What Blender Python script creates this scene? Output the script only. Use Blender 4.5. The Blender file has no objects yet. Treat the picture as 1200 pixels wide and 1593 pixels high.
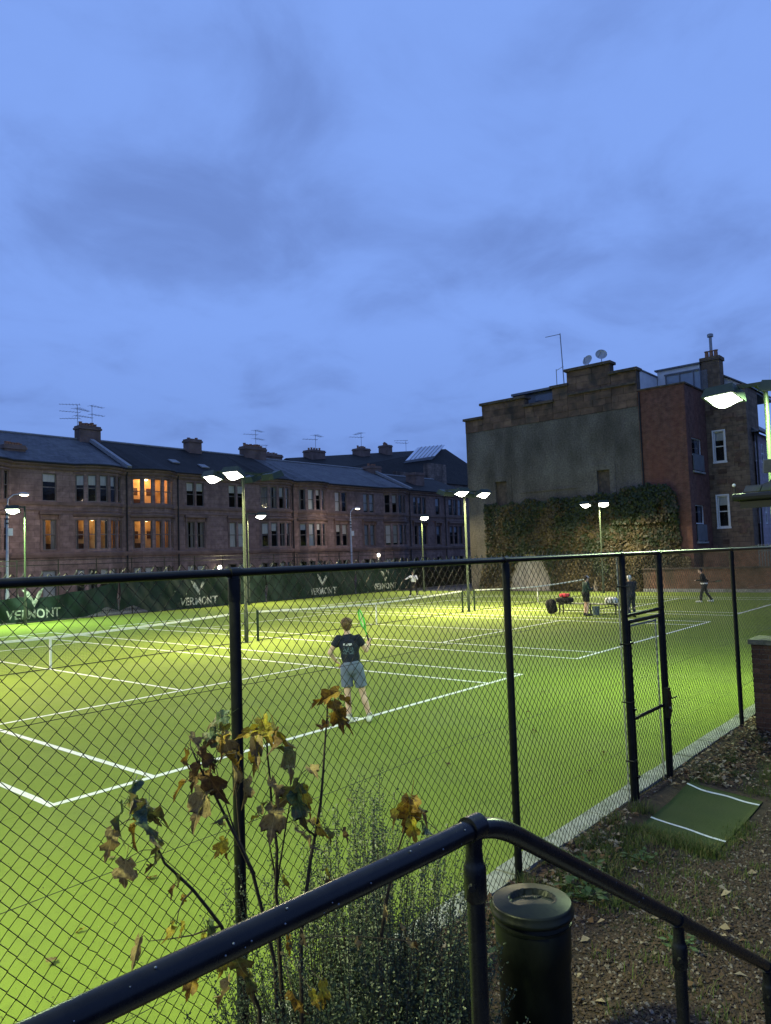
import bpy, bmesh, math, random
import numpy as np
from mathutils import Vector, Matrix, noise as mnoise
from mathutils.bvhtree import BVHTree

random.seed(7)
RNG = np.random.default_rng(11)
scene = bpy.context.scene
R = math.radians

# ------------------------------------------------------------------ camera
CAM_LOC = Vector((-4.150, -8.905, 2.825))
YAW, PITCH, ROLL = R(49.452), R(3.5135), R(-1.930)
fw = Vector((math.sin(YAW)*math.cos(PITCH), math.cos(YAW)*math.cos(PITCH), math.sin(PITCH)))
rt = Vector((math.cos(YAW), -math.sin(YAW), 0.0))
up = rt.cross(fw)
rt2 = rt*math.cos(ROLL) + up*math.sin(ROLL)
up2 = -rt*math.sin(ROLL) + up*math.cos(ROLL)
cd = bpy.data.cameras.new('camera')
cam = bpy.data.objects.new('camera', cd)
scene.collection.objects.link(cam)
m = Matrix.Identity(4)
for i in range(3):
    m[i][0] = rt2[i]; m[i][1] = up2[i]; m[i][2] = -fw[i]; m[i][3] = CAM_LOC[i]
cam.matrix_world = m
cd.sensor_fit = 'VERTICAL'
cd.sensor_height = 36.0
cd.sensor_width = 36.0
cd.lens = 1144.27/1593*36.0
cd.clip_start = 0.05
cd.clip_end = 3000.0
scene.camera = cam

# ------------------------------------------------------------------ sky at dusk
SUN_EL, SUN_ROT = R(-3.5), R(250)
world = bpy.data.worlds.new('World')
scene.world = world
world.use_nodes = True
wn, wl = world.node_tree.nodes, world.node_tree.links
wn.clear()
w_out = wn.new('ShaderNodeOutputWorld')
w_bg = wn.new('ShaderNodeBackground')
w_sky = wn.new('ShaderNodeTexSky')
w_sky.sky_type = 'NISHITA'
w_sky.sun_disc = False
w_sky.sun_elevation = R(2.0)
w_sky.sun_rotation = SUN_ROT
w_sky.altitude = 50
w_sky.ozone_density = 6.0
w_tc = wn.new('ShaderNodeTexCoord')
w_sep = wn.new('ShaderNodeSeparateXYZ')
wl.new(w_tc.outputs['Generated'], w_sep.inputs[0])
# clouds lie on a flat layer overhead: direction divided by its height
w_add = wn.new('ShaderNodeMath'); w_add.operation = 'ADD'; w_add.inputs[1].default_value = 0.22
w_abs = wn.new('ShaderNodeMath'); w_abs.operation = 'ABSOLUTE'
wl.new(w_sep.outputs['Z'], w_abs.inputs[0]); wl.new(w_abs.outputs[0], w_add.inputs[0])
w_dx = wn.new('ShaderNodeMath'); w_dx.operation = 'DIVIDE'
w_dy = wn.new('ShaderNodeMath'); w_dy.operation = 'DIVIDE'
wl.new(w_sep.outputs['X'], w_dx.inputs[0]); wl.new(w_add.outputs[0], w_dx.inputs[1])
wl.new(w_sep.outputs['Y'], w_dy.inputs[0]); wl.new(w_add.outputs[0], w_dy.inputs[1])
w_cmb = wn.new('ShaderNodeCombineXYZ')
wl.new(w_dx.outputs[0], w_cmb.inputs[0]); wl.new(w_dy.outputs[0], w_cmb.inputs[1])
w_n1 = wn.new('ShaderNodeTexNoise'); w_n1.inputs['Scale'].default_value = 1.25; w_n1.inputs['Detail'].default_value = 5; w_n1.inputs['Roughness'].default_value = 0.42; w_n1.inputs['Distortion'].default_value = 0.5
w_n2 = wn.new('ShaderNodeTexNoise'); w_n2.inputs['Scale'].default_value = 3.1; w_n2.inputs['Detail'].default_value = 8; w_n2.inputs['Roughness'].default_value = 0.56; w_n2.inputs['Distortion'].default_value = 0.4
wl.new(w_cmb.outputs[0], w_n1.inputs['Vector']); wl.new(w_cmb.outputs[0], w_n2.inputs['Vector'])
w_mix = wn.new('ShaderNodeMath'); w_mix.operation = 'MULTIPLY_ADD'
w_mix.inputs[1].default_value = 0.50
wl.new(w_n2.outputs['Fac'], w_mix.inputs[0])
w_half = wn.new('ShaderNodeMath'); w_half.operation = 'MULTIPLY'; w_half.inputs[1].default_value = 0.50
wl.new(w_n1.outputs['Fac'], w_half.inputs[0]); wl.new(w_half.outputs[0], w_mix.inputs[2])
w_ramp = wn.new('ShaderNodeValToRGB')
w_ramp.color_ramp.interpolation = 'EASE'
w_ramp.color_ramp.elements[0].position = 0.31; w_ramp.color_ramp.elements[0].color = (0.158, 0.268, 0.650, 1)
w_ramp.color_ramp.elements[1].position = 0.555; w_ramp.color_ramp.elements[1].color = (0.225, 0.390, 0.915, 1)
wl.new(w_mix.outputs[0], w_ramp.inputs['Fac'])
# thin Nishita light behind the cloud sheet
w_sc = wn.new('ShaderNodeVectorMath'); w_sc.operation = 'SCALE'; w_sc.inputs['Scale'].default_value = 0.05
wl.new(w_sky.outputs[0], w_sc.inputs[0])
w_mx = wn.new('ShaderNodeMix'); w_mx.data_type = 'RGBA'; w_mx.inputs[0].default_value = 0.93
wl.new(w_sc.outputs[0], w_mx.inputs[6]); wl.new(w_ramp.outputs['Color'], w_mx.inputs[7])
# the cloud sheet is seen edge-on, so thicker and duller, low over the roofs all round
w_el = wn.new('ShaderNodeMapRange'); w_el.inputs[1].default_value = 0.02; w_el.inputs[2].default_value = 0.30; w_el.inputs[3].default_value = 0.78; w_el.inputs[4].default_value = 1.04
wl.new(w_abs.outputs[0], w_el.inputs[0])
w_mul = wn.new('ShaderNodeVectorMath'); w_mul.operation = 'SCALE'
wl.new(w_mx.outputs[2], w_mul.inputs[0]); wl.new(w_el.outputs[0], w_mul.inputs['Scale'])
wl.new(w_mul.outputs[0], w_bg.inputs['Color'])
w_bg.inputs['Strength'].default_value = 1.0
wl.new(w_bg.outputs[0], w_out.inputs['Surface'])

# ------------------------------------------------------------------ last trace of sun behind the cloud
sd = bpy.data.lights.new('sun', 'SUN')
sd.energy = 0.03
sd.angle = R(40)
sd.color = (0.75, 0.85, 1.0)
sun = bpy.data.objects.new('sun', sd)
scene.collection.objects.link(sun)
sun.rotation_euler = (R(68), 0, SUN_ROT)

scene.view_settings.view_transform = 'Standard'
scene.view_settings.look = 'None'
scene.view_settings.exposure = 0.0
scene.view_settings.gamma = 1.0
scene.view_settings.use_curve_mapping = False
scene.cycles.max_bounces = 8
scene.cycles.diffuse_bounces = 2
scene.cycles.glossy_bounces = 2
scene.cycles.transparent_max_bounces = 16
scene.cycles.caustics_reflective = False
scene.cycles.caustics_refractive = False
scene.cycles.sample_clamp_indirect = 4.0
scene.cycles.use_denoising = True

# ------------------------------------------------------------------ helpers
COL = scene.collection
ORG = {}

def link(o):
    COL.objects.link(o)
    return o

def tag(o, label=None, cat=None, group=None, kind=None):
    if label: o['label'] = label
    if cat: o['category'] = cat
    if group: o['group'] = group
    if kind: o['kind'] = kind
    return o

def thing(name, loc, label, cat, group=None, rz=0.0):
    o = bpy.data.objects.new(name, None)
    o.empty_display_size = 0.2
    o.location = loc
    o.rotation_euler = (0, 0, rz)
    link(o)
    ORG[o.name] = Vector(loc) if rz == 0 else Vector((0, 0, 0))
    return tag(o, label, cat, group)

class MB:
    """collects geometry for ONE mesh object"""
    def __init__(self):
        self.v = []; self.f = []; self.mi = []; self.cur = 0
    def add(self, vs, fs):
        b = len(self.v)
        self.v.extend([tuple(x) for x in vs])
        for f in fs:
            self.f.append(tuple(b+i for i in f)); self.mi.append(self.cur)
        return self
    def box(self, x0, x1, y0, y1, z0, z1):
        vs = [(x0,y0,z0),(x1,y0,z0),(x1,y1,z0),(x0,y1,z0),(x0,y0,z1),(x1,y0,z1),(x1,y1,z1),(x0,y1,z1)]
        return self.add(vs, [(0,3,2,1),(4,5,6,7),(0,1,5,4),(1,2,6,5),(2,3,7,6),(3,0,4,7)])
    def obox(self, c, ax, ay, az):
        """box given centre and three half-axis vectors"""
        c = Vector(c); ax = Vector(ax); ay = Vector(ay); az = Vector(az)
        vs = [c-ax-ay-az, c+ax-ay-az, c+ax+ay-az, c-ax+ay-az, c-ax-ay+az, c+ax-ay+az, c+ax+ay+az, c-ax+ay+az]
        return self.add(vs, [(0,3,2,1),(4,5,6,7),(0,1,5,4),(1,2,6,5),(2,3,7,6),(3,0,4,7)])
    def quad(self, a, b, c, d):
        return self.add([a,b,c,d], [(0,1,2,3)])
    def tri(self, a, b, c):
        return self.add([a,b,c], [(0,1,2)])
    def tube(self, pts, r, n=8, caps=True, flat=1.0):
        pts = [Vector(p) for p in pts]
        if not hasattr(r, '__len__'): r = [r]*len(pts)
        b = len(self.v); k = len(pts)
        prev = None
        for i, p in enumerate(pts):
            if i == 0: t = pts[1]-pts[0]
            elif i == k-1: t = pts[-1]-pts[-2]
            else: t = (pts[i+1]-pts[i]).normalized() + (pts[i]-pts[i-1]).normalized()
            if t.length < 1e-9: t = Vector((0,0,1))
            t.normalize()
            if prev is None:
                ref = Vector((0,0,1)) if abs(t.z) < 0.9 else Vector((1,0,0))
                a = t.cross(ref).normalized()
            else:
                a = (prev - t*prev.dot(t))
                if a.length < 1e-6: a = t.orthogonal()
                a.normalize()
            prev = a
            c = t.cross(a)
            for j in range(n):
                th = 2*math.pi*j/n
                self.v.append(tuple(p + (a*math.cos(th) + c*math.sin(th)*flat)*r[i]))
        for i in range(k-1):
            for j in range(n):
                j2 = (j+1) % n
                self.f.append((b+i*n+j, b+i*n+j2, b+(i+1)*n+j2, b+(i+1)*n+j)); self.mi.append(self.cur)
        if caps:
            self.f.append(tuple(b+j for j in reversed(range(n)))); self.mi.append(self.cur)
            self.f.append(tuple(b+(k-1)*n+j for j in range(n))); self.mi.append(self.cur)
        return self
    def lathe(self, prof, n=24, c=(0,0,0), caps=True):
        b = len(self.v); k = len(prof)
        for (r, z) in prof:
            for j in range(n):
                th = 2*math.pi*j/n
                self.v.append((c[0]+r*math.cos(th), c[1]+r*math.sin(th), c[2]+z))
        for i in range(k-1):
            for j in range(n):
                j2 = (j+1) % n
                self.f.append((b+i*n+j, b+i*n+j2, b+(i+1)*n+j2, b+(i+1)*n+j)); self.mi.append(self.cur)
        if caps:
            self.f.append(tuple(b+j for j in reversed(range(n)))); self.mi.append(self.cur)
            self.f.append(tuple(b+(k-1)*n+j for j in range(n))); self.mi.append(self.cur)
        return self
    def ell(self, c, rx, ry, rz, nu=12, nv=8, M=None):
        c = Vector(c); b = len(self.v)
        for i in range(nv+1):
            ph = -math.pi/2 + math.pi*i/nv
            for j in range(nu):
                th = 2*math.pi*j/nu
                p = Vector((rx*math.cos(ph)*math.cos(th), ry*math.cos(ph)*math.sin(th), rz*math.sin(ph)))
                if M is not None: p = M @ p
                self.v.append(tuple(c+p))
        for i in range(nv):
            for j in range(nu):
                j2 = (j+1) % nu
                self.f.append((b+i*nu+j, b+i*nu+j2, b+(i+1)*nu+j2, b+(i+1)*nu+j)); self.mi.append(self.cur)
        return self
    def sweep(self, path, prof, closed=False):
        """profile [(out, z)] swept along a plan polyline [(x,y)] (outward = right-hand normal)"""
        k = len(path); n = len(prof); b = len(self.v)
        for i, (x, y) in enumerate(path):
            p = Vector((x, y))
            if i == 0: d1 = d2 = (Vector(path[1])-p).normalized()
            elif i == k-1: d1 = d2 = (p-Vector(path[-2])).normalized()
            else:
                d1 = (p-Vector(path[i-1])).normalized(); d2 = (Vector(path[i+1])-p).normalized()
            n1 = Vector((d1.y, -d1.x)); n2 = Vector((d2.y, -d2.x))
            nn = (n1+n2).normalized(); s = 1.0/max(0.5, nn.dot(n1))
            for (o, z) in prof:
                q = p + nn*o*s
                self.v.append((q.x, q.y, z))
        for i in range(k-1):
            for j in range(n):
                j2 = (j+1) % n
                self.f.append((b+i*n+j, b+i*n+j2, b+(i+1)*n+j2, b+(i+1)*n+j)); self.mi.append(self.cur)
        self.f.append(tuple(b+j for j in range(n))); self.mi.append(self.cur)
        self.f.append(tuple(b+(k-1)*n+j for j in reversed(range(n)))); self.mi.append(self.cur)
        return self
    def mesh(self, name, off=None, smooth=False, recalc=False):
        me = bpy.data.meshes.new(name)
        v = self.v
        if off is not None and (off[0] or off[1] or off[2]):
            v = [(a-off[0], b-off[1], c-off[2]) for a, b, c in v]
        me.from_pydata(v, [], self.f)
        if recalc:
            bm = bmesh.new(); bm.from_mesh(me)
            bmesh.ops.recalc_face_normals(bm, faces=bm.faces)
            bm.to_mesh(me); bm.free()
        if any(self.mi):
            me.polygons.foreach_set('material_index', self.mi)
        if smooth:
            me.polygons.foreach_set('use_smooth', [True]*len(me.polygons))
        me.update()
        return me
    def build(self, name, mats, parent=None, smooth=False, recalc=False, label=None, kind=None, auto=None):
        off = ORG.get(parent.name) if parent is not None else None
        me = self.mesh(name, off, smooth, recalc)
        if auto is not None:
            me.polygons.foreach_set('use_smooth', [True]*len(me.polygons))
            me.set_sharp_from_angle(angle=R(auto))
        for mt in (mats if isinstance(mats, (list, tuple)) else [mats]):
            me.materials.append(mt)
        o = bpy.data.objects.new(name, me)
        link(o)
        if parent is not None:
            o.parent = parent
            if off is not None: ORG[o.name] = off
        else:
            ORG[o.name] = Vector((0,0,0))
        return tag(o, label, None, None, kind)

def inst(name, me, parent, loc, rot=(0,0,0), scl=(1,1,1), mat=None):
    """a child sharing mesh data; loc in world for unrotated parents"""
    o = bpy.data.objects.new(name, me)
    link(o)
    if parent is not None:
        o.parent = parent
        off = ORG.get(parent.name, Vector((0,0,0)))
        loc = Vector(loc)-off
    o.location = loc; o.rotation_euler = rot; o.scale = scl
    ORG[o.name] = Vector((0,0,0))
    if mat is not None:
        o.material_slots[0].link = 'OBJECT'; o.material_slots[0].material = mat
    return o

def raw_object(name, verts, faces, mats, mi=None, smooth=False, parent=None, kind=None, label=None, cat=None):
    """fast numpy mesh: verts (n,3), faces (m,k)"""
    me = bpy.data.meshes.new(name)
    verts = np.asarray(verts, dtype=np.float32); faces = np.asarray(faces, dtype=np.int32)
    if parent is not None and parent.name in ORG:
        verts = verts - np.array(ORG[parent.name], dtype=np.float32)
    me.vertices.add(len(verts)); me.vertices.foreach_set('co', verts.ravel())
    k = faces.shape[1]
    me.loops.add(faces.size); me.loops.foreach_set('vertex_index', faces.ravel())
    me.polygons.add(len(faces))
    me.polygons.foreach_set('loop_start', np.arange(0, faces.size, k, dtype=np.int32))
    me.polygons.foreach_set('loop_total', np.full(len(faces), k, dtype=np.int32))
    if mi is not None: me.polygons.foreach_set('material_index', np.asarray(mi, dtype=np.int32))
    if smooth: me.polygons.foreach_set('use_smooth', np.ones(len(faces), dtype=bool))
    me.update(calc_edges=True); me.validate()
    for mt in (mats if isinstance(mats, (list, tuple)) else [mats]): me.materials.append(mt)
    o = bpy.data.objects.new(name, me); link(o)
    if parent is not None: o.parent = parent
    return tag(o, label, cat, None, kind)

# ------------------------------------------------------------------ materials
def _nt(name):
    mt = bpy.data.materials.new(name); mt.use_nodes = True
    nt = mt.node_tree; b = nt.nodes['Principled BSDF']
    return mt, nt.nodes, nt.links, b

def mat(name, c1, c2=None, scale=4.0, rough=0.8, bump=0.0, bscale=40.0, metal=0.0, spec=0.3, lo=0.35, hi=0.65,
        stretch=(1,1,1), c3=None, scale3=0.6, f3=0.5, detail=6, rvar=0.0, bdist=0.02, rand=0.0, trans=0.0):
    mt, N, L, b = _nt(name)
    b.inputs['Roughness'].default_value = rough
    b.inputs['Metallic'].default_value = metal
    b.inputs['Specular IOR Level'].default_value = spec
    b.inputs['Base Color'].default_value = (*c1, 1)
    tc = N.new('ShaderNodeTexCoord')
    vec = tc.outputs['Object']
    if stretch != (1,1,1):
        mp = N.new('ShaderNodeMapping'); mp.inputs['Scale'].default_value = stretch
        L.new(vec, mp.inputs[0]); vec = mp.outputs[0]
    col = None
    if c2 is not None:
        nz = N.new('ShaderNodeTexNoise'); nz.inputs['Scale'].default_value = scale; nz.inputs['Detail'].default_value = detail
        nz.inputs['Roughness'].default_value = 0.6
        L.new(vec, nz.inputs['Vector'])
        rp = N.new('ShaderNodeValToRGB')
        rp.color_ramp.elements[0].position = lo; rp.color_ramp.elements[0].color = (*c1, 1)
        rp.color_ramp.elements[1].position = hi; rp.color_ramp.elements[1].color = (*c2, 1)
        L.new(nz.outputs['Fac'], rp.inputs['Fac'])
        col = rp.outputs['Color']
        if rvar:
            mr = N.new('ShaderNodeMapRange'); mr.inputs[3].default_value = rough-rvar; mr.inputs[4].default_value = rough+rvar
            L.new(nz.outputs['Fac'], mr.inputs[0]); L.new(mr.outputs[0], b.inputs['Roughness'])
    if c3 is not None:
        n3 = N.new('ShaderNodeTexNoise'); n3.inputs['Scale'].default_value = scale3; n3.inputs['Detail'].default_value = 5
        L.new(tc.outputs['Object'], n3.inputs['Vector'])
        r3 = N.new('ShaderNodeValToRGB')
        r3.color_ramp.elements[0].position = 0.5; r3.color_ramp.elements[0].color = (0,0,0,1)
        r3.color_ramp.elements[1].position = 0.68; r3.color_ramp.elements[1].color = (f3,f3,f3,1)
        L.new(n3.outputs['Fac'], r3.inputs['Fac'])
        mx = N.new('ShaderNodeMix'); mx.data_type = 'RGBA'
        L.new(r3.outputs['Color'], mx.inputs[0])
        if col is not None: L.new(col, mx.inputs[6])
        else: mx.inputs[6].default_value = (*c1, 1)
        mx.inputs[7].default_value = (*c3, 1)
        col = mx.outputs[2]
    if rand:
        oi = N.new('ShaderNodeObjectInfo')
        hv = N.new('ShaderNodeHueSaturation')
        mr = N.new('ShaderNodeMapRange'); mr.inputs[3].default_value = 1-rand; mr.inputs[4].default_value = 1+rand
        L.new(oi.outputs['Random'], mr.inputs[0]); L.new(mr.outputs[0], hv.inputs['Value'])
        if col is not None: L.new(col, hv.inputs['Color'])
        else: hv.inputs['Color'].default_value = (*c1, 1)
        col = hv.outputs['Color']
    if col is not None: L.new(col, b.inputs['Base Color'])
    if bump:
        bn = N.new('ShaderNodeTexNoise'); bn.inputs['Scale'].default_value = bscale; bn.inputs['Detail'].default_value = 4
        L.new(tc.outputs['Object'], bn.inputs['Vector'])
        bp = N.new('ShaderNodeBump'); bp.inputs['Strength'].default_value = bump; bp.inputs['Distance'].default_value = bdist
        L.new(bn.outputs['Fac'], bp.inputs['Height']); L.new(bp.outputs[0], b.inputs['Normal'])
    if trans:
        out = N['Material Output']
        tr = N.new('ShaderNodeBsdfTranslucent')
        if col is not None: L.new(col, tr.inputs['Color'])
        else: tr.inputs['Color'].default_value = (*c1, 1)
        ms = N.new('ShaderNodeMixShader'); ms.inputs[0].default_value = trans
        L.new(b.outputs[0], ms.inputs[1]); L.new(tr.outputs[0], ms.inputs[2]); L.new(ms.outputs[0], out.inputs['Surface'])
    return mt

def masonry(name, c1, c2, mortar, bw, bh, ms=0.012, axes='xz', stain=None, fstain=0.6, bump=0.4, rough=0.9, stretch=(1,1,0.25), squash=0.5, bias=0.0, sscale=0.8):
    mt, N, L, b = _nt(name)
    b.inputs['Roughness'].default_value = rough; b.inputs['Specular IOR Level'].default_value = 0.2
    tc = N.new('ShaderNodeTexCoord'); sp = N.new('ShaderNodeSeparateXYZ'); cb = N.new('ShaderNodeCombineXYZ')
    L.new(tc.outputs['Object'], sp.inputs[0])
    if axes == 'xy+z':      # walls running either way
        ad = N.new('ShaderNodeMath'); L.new(sp.outputs['X'], ad.inputs[0]); L.new(sp.outputs['Y'], ad.inputs[1])
        L.new(ad.outputs[0], cb.inputs[0]); L.new(sp.outputs['Z'], cb.inputs[1])
    else:
        L.new(sp.outputs[axes[0].upper()], cb.inputs[0]); L.new(sp.outputs[axes[1].upper()], cb.inputs[1])
    br = N.new('ShaderNodeTexBrick')
    br.inputs['Scale'].default_value = 1.0
    br.inputs['Color1'].default_value = (*c1, 1); br.inputs['Color2'].default_value = (*c2, 1); br.inputs['Mortar'].default_value = (*mortar, 1)
    br.inputs['Brick Width'].default_value = bw; br.inputs['Row Height'].default_value = bh; br.inputs['Mortar Size'].default_value = ms
    br.inputs['Bias'].default_value = bias
    br.offset = squash
    L.new(cb.outputs[0], br.inputs['Vector'])
    col = br.outputs['Color']
    nz = N.new('ShaderNodeTexNoise'); nz.inputs['Scale'].default_value = 3.0; nz.inputs['Detail'].default_value = 8
    L.new(tc.outputs['Object'], nz.inputs['Vector'])
    mr = N.new('ShaderNodeMapRange'); mr.inputs[1].default_value = 0.3; mr.inputs[2].default_value = 0.7; mr.inputs[3].default_value = 0.68; mr.inputs[4].default_value = 1.25
    L.new(nz.outputs['Fac'], mr.inputs[0])
    hv = N.new('ShaderNodeHueSaturation'); L.new(col, hv.inputs['Color']); L.new(mr.outputs[0], hv.inputs['Value'])
    col = hv.outputs['Color']
    if stain is not None:
        mp = N.new('ShaderNodeMapping'); mp.inputs['Scale'].default_value = stretch
        L.new(tc.outputs['Object'], mp.inputs[0])
        n3 = N.new('ShaderNodeTexNoise'); n3.inputs['Scale'].default_value = sscale; n3.inputs['Detail'].default_value = 7
        L.new(mp.outputs[0], n3.inputs['Vector'])
        r3 = N.new('ShaderNodeValToRGB'); r3.color_ramp.elements[0].position = 0.45; r3.color_ramp.elements[0].color = (0,0,0,1)
        r3.color_ramp.elements[1].position = 0.68; r3.color_ramp.elements[1].color = (fstain,)*3+(1,)
        L.new(n3.outputs['Fac'], r3.inputs['Fac'])
        mx = N.new('ShaderNodeMix'); mx.data_type = 'RGBA'; L.new(r3.outputs['Color'], mx.inputs[0]); L.new(col, mx.inputs[6]); mx.inputs[7].default_value = (*stain, 1)
        col = mx.outputs[2]
    L.new(col, b.inputs['Base Color'])
    bp = N.new('ShaderNodeBump'); bp.inputs['Strength'].default_value = bump; bp.inputs['Distance'].default_value = 0.015
    mh = N.new('ShaderNodeMath'); mh.operation = 'MULTIPLY_ADD'; mh.inputs[1].default_value = -1.0
    L.new(br.outputs['Fac'], mh.inputs[0]); L.new(nz.outputs['Fac'], mh.inputs[2])
    L.new(mh.outputs[0], bp.inputs['Height']); L.new(bp.outputs[0], b.inputs['Normal'])
    return mt

def emis(name, c, s):
    mt, N, L, b = _nt(name)
    b.inputs['Base Color'].default_value = (0.8,0.8,0.8,1)
    b.inputs['Emission Color'].default_value = (*c, 1); b.inputs['Emission Strength'].default_value = s
    return mt

def glass(name, tint=(0.9,0.95,1.0), base=0.10):
    mt, N, L, b = _nt(name)
    N.remove(b)
    out = N['Material Output']
    t = N.new('ShaderNodeBsdfTransparent'); t.inputs[0].default_value = (*tint, 1)
    g = N.new('ShaderNodeBsdfGlossy'); g.inputs['Roughness'].default_value = 0.05
    fr = N.new('ShaderNodeFresnel'); fr.inputs['IOR'].default_value = 1.42
    nz = N.new('ShaderNodeTexNoise'); nz.inputs['Scale'].default_value = 1.2
    tc = N.new('ShaderNodeTexCoord'); L.new(tc.outputs['Object'], nz.inputs['Vector'])
    bp = N.new('ShaderNodeBump'); bp.inputs['Strength'].default_value = 0.15; bp.inputs['Distance'].default_value = 0.05
    L.new(nz.outputs['Fac'], bp.inputs['Height']); L.new(bp.outputs[0], g.inputs['Normal'])
    ad = N.new('ShaderNodeMath'); ad.inputs[1].default_value = base; L.new(fr.outputs[0], ad.inputs[0])
    ms = N.new('ShaderNodeMixShader'); L.new(ad.outputs[0], ms.inputs[0]); L.new(t.outputs[0], ms.inputs[1]); L.new(g.outputs[0], ms.inputs[2])
    L.new(ms.outputs[0], out.inputs['Surface'])
    return mt

MT = {}
def turf_mat():
    """sand-dressed artificial grass: fibre grain, mottling, sandy worn patches, faint roll seams"""
    mt, N, L, b = _nt('artificial_turf')
    b.inputs['Roughness'].default_value = 0.92; b.inputs['Specular IOR Level'].default_value = 0.1
    tc = N.new('ShaderNodeTexCoord'); vec = tc.outputs['Object']
    def nz(sc, det=5, rough=0.6, st=None):
        v = vec
        if st:
            mp = N.new('ShaderNodeMapping'); mp.inputs['Scale'].default_value = st; L.new(vec, mp.inputs[0]); v = mp.outputs[0]
        n = N.new('ShaderNodeTexNoise'); n.inputs['Scale'].default_value = sc; n.inputs['Detail'].default_value = det; n.inputs['Roughness'].default_value = rough
        L.new(v, n.inputs['Vector']); return n.outputs['Fac']
    def ramp(f, p0, c0, p1, c1):
        r = N.new('ShaderNodeValToRGB'); r.color_ramp.elements[0].position = p0; r.color_ramp.elements[0].color = (*c0, 1)
        r.color_ramp.elements[1].position = p1; r.color_ramp.elements[1].color = (*c1, 1); L.new(f, r.inputs['Fac']); return r.outputs['Color']
    def mix(f, a, c):
        m_ = N.new('ShaderNodeMix'); m_.data_type = 'RGBA'; L.new(f, m_.inputs[0]); L.new(a, m_.inputs[6]); m_.inputs[7].default_value = (*c, 1); return m_.outputs[2]
    fine = nz(150, 4, 0.7)
    col = ramp(fine, 0.30, (0.122,0.178,0.026), 0.72, (0.245,0.312,0.058))
    col = mix(ramp(nz(0.45, 6), 0.48, (0,0,0), 0.70, (0.40,0.40,0.40)), col, (0.200,0.230,0.080))      # sandy patches
    col = mix(ramp(nz(1.6, 7, 0.65, (1,0.35,1)), 0.50, (0,0,0), 0.72, (0.38,0.38,0.38)), col, (0.098,0.140,0.032))  # brushed, damp streaks
    col = mix(ramp(nz(9.0, 5), 0.55, (0,0,0), 0.75, (0.30,0.30,0.30)), col, (0.10,0.12,0.035))           # scuffs
    sp = N.new('ShaderNodeSeparateXYZ'); L.new(vec, sp.inputs[0])
    md = N.new('ShaderNodeMath'); md.operation = 'PINGPONG'; md.inputs[1].default_value = 2.05; L.new(sp.outputs['Y'], md.inputs[0])
    lt = N.new('ShaderNodeMath'); lt.operation = 'LESS_THAN'; lt.inputs[1].default_value = 0.010; L.new(md.outputs[0], lt.inputs[0])
    ml = N.new('ShaderNodeMath'); ml.operation = 'MULTIPLY'; ml.inputs[1].default_value = 0.35; L.new(lt.outputs[0], ml.inputs[0])
    col = mix(ml.outputs[0], col, (0.06,0.085,0.02))
    L.new(col, b.inputs['Base Color'])
    bp = N.new('ShaderNodeBump'); bp.inputs['Strength'].default_value = 0.7; bp.inputs['Distance'].default_value = 0.012
    L.new(nz(380, 3), bp.inputs['Height']); L.new(bp.outputs[0], b.inputs['Normal'])
    return mt
MT['turf'] = turf_mat()
MT['line'] = mat('white_line_turf', (0.62,0.64,0.58), (0.78,0.80,0.74), scale=60, rough=0.9, bump=0.4, bscale=300)
MT['lampgrey'] = mat('galvanised_column', (0.30,0.32,0.36), (0.40,0.42,0.45), scale=4, rough=0.5)
MT['black'] = mat('black_coated_steel', (0.006,0.0065,0.007), (0.011,0.0115,0.0125), scale=12, rough=0.36, spec=0.22, rvar=0.08, bump=0.04, bscale=90)
MT['wire'] = mat('black_pvc_wire', (0.007,0.0075,0.008), rough=0.30, spec=0.4)
MT['rail'] = mat('black_painted_rail', (0.005,0.0055,0.008), (0.009,0.0095,0.012), scale=25, rough=0.27, spec=0.22, rvar=0.07, bump=0.06, bscale=70, bdist=0.004)
MT['green_post'] = mat('green_painted_steel', (0.026,0.040,0.020), (0.040,0.056,0.028), scale=8, rough=0.45, spec=0.4)
MT['net_post'] = mat('dark_green_steel', (0.012,0.030,0.018), rough=0.4)
MT['netting'] = mat('black_net_twine', (0.012,0.014,0.012), rough=0.8)
MT['tape'] = mat('white_net_tape', (0.75,0.76,0.72), (0.85,0.85,0.82), scale=20, rough=0.8)
MT['conc'] = mat('kerb_concrete', (0.20,0.205,0.195), (0.33,0.33,0.31), scale=9, rough=0.92, bump=0.4, bscale=90, c3=(0.10,0.12,0.07), scale3=2.5, f3=0.6)
MT['asphalt'] = mat('asphalt', (0.035,0.036,0.038), (0.06,0.06,0.06), scale=30, rough=0.9, bump=0.3, bscale=200)
MT['pave'] = mat('pavement_slab', (0.13,0.13,0.125), (0.19,0.185,0.18), scale=5, rough=0.9)
MT['soil'] = mat('chip_soil', (0.030,0.020,0.013), (0.075,0.048,0.030), scale=14, rough=0.95, bump=0.9, bscale=60, c3=(0.035,0.045,0.016), scale3=1.3, f3=0.8)
# ================================================================== THE SETTING
FV = -5.45                     # line of the near fence
GAP = 2.864
CB = 10.97 + GAP               # court pitch along u

def ground_z(u, v):
    """ground outside the fence: falls gently to the right"""
    base = -0.015 - 0.016*min(max(u-1.0, 0.0), 7.0) - 0.06*min(1.0, max(0.0, (-5.9-v)/1.5))
    f = min(1.0, max(0.0, (v+5.85)/0.35)); base = base*(1-f) - 0.012*f
    return base + 0.035*(1-0.7*f)*mnoise.noise(Vector((u*0.7, v*0.7, 0.3))) + 0.012*mnoise.noise(Vector((u*3.1, v*3.1, 1.3)))

o = MB().box(-900, 900, -900, 900, -1.4, -0.45).build('ground', MT['asphalt'], kind='structure')

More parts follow.
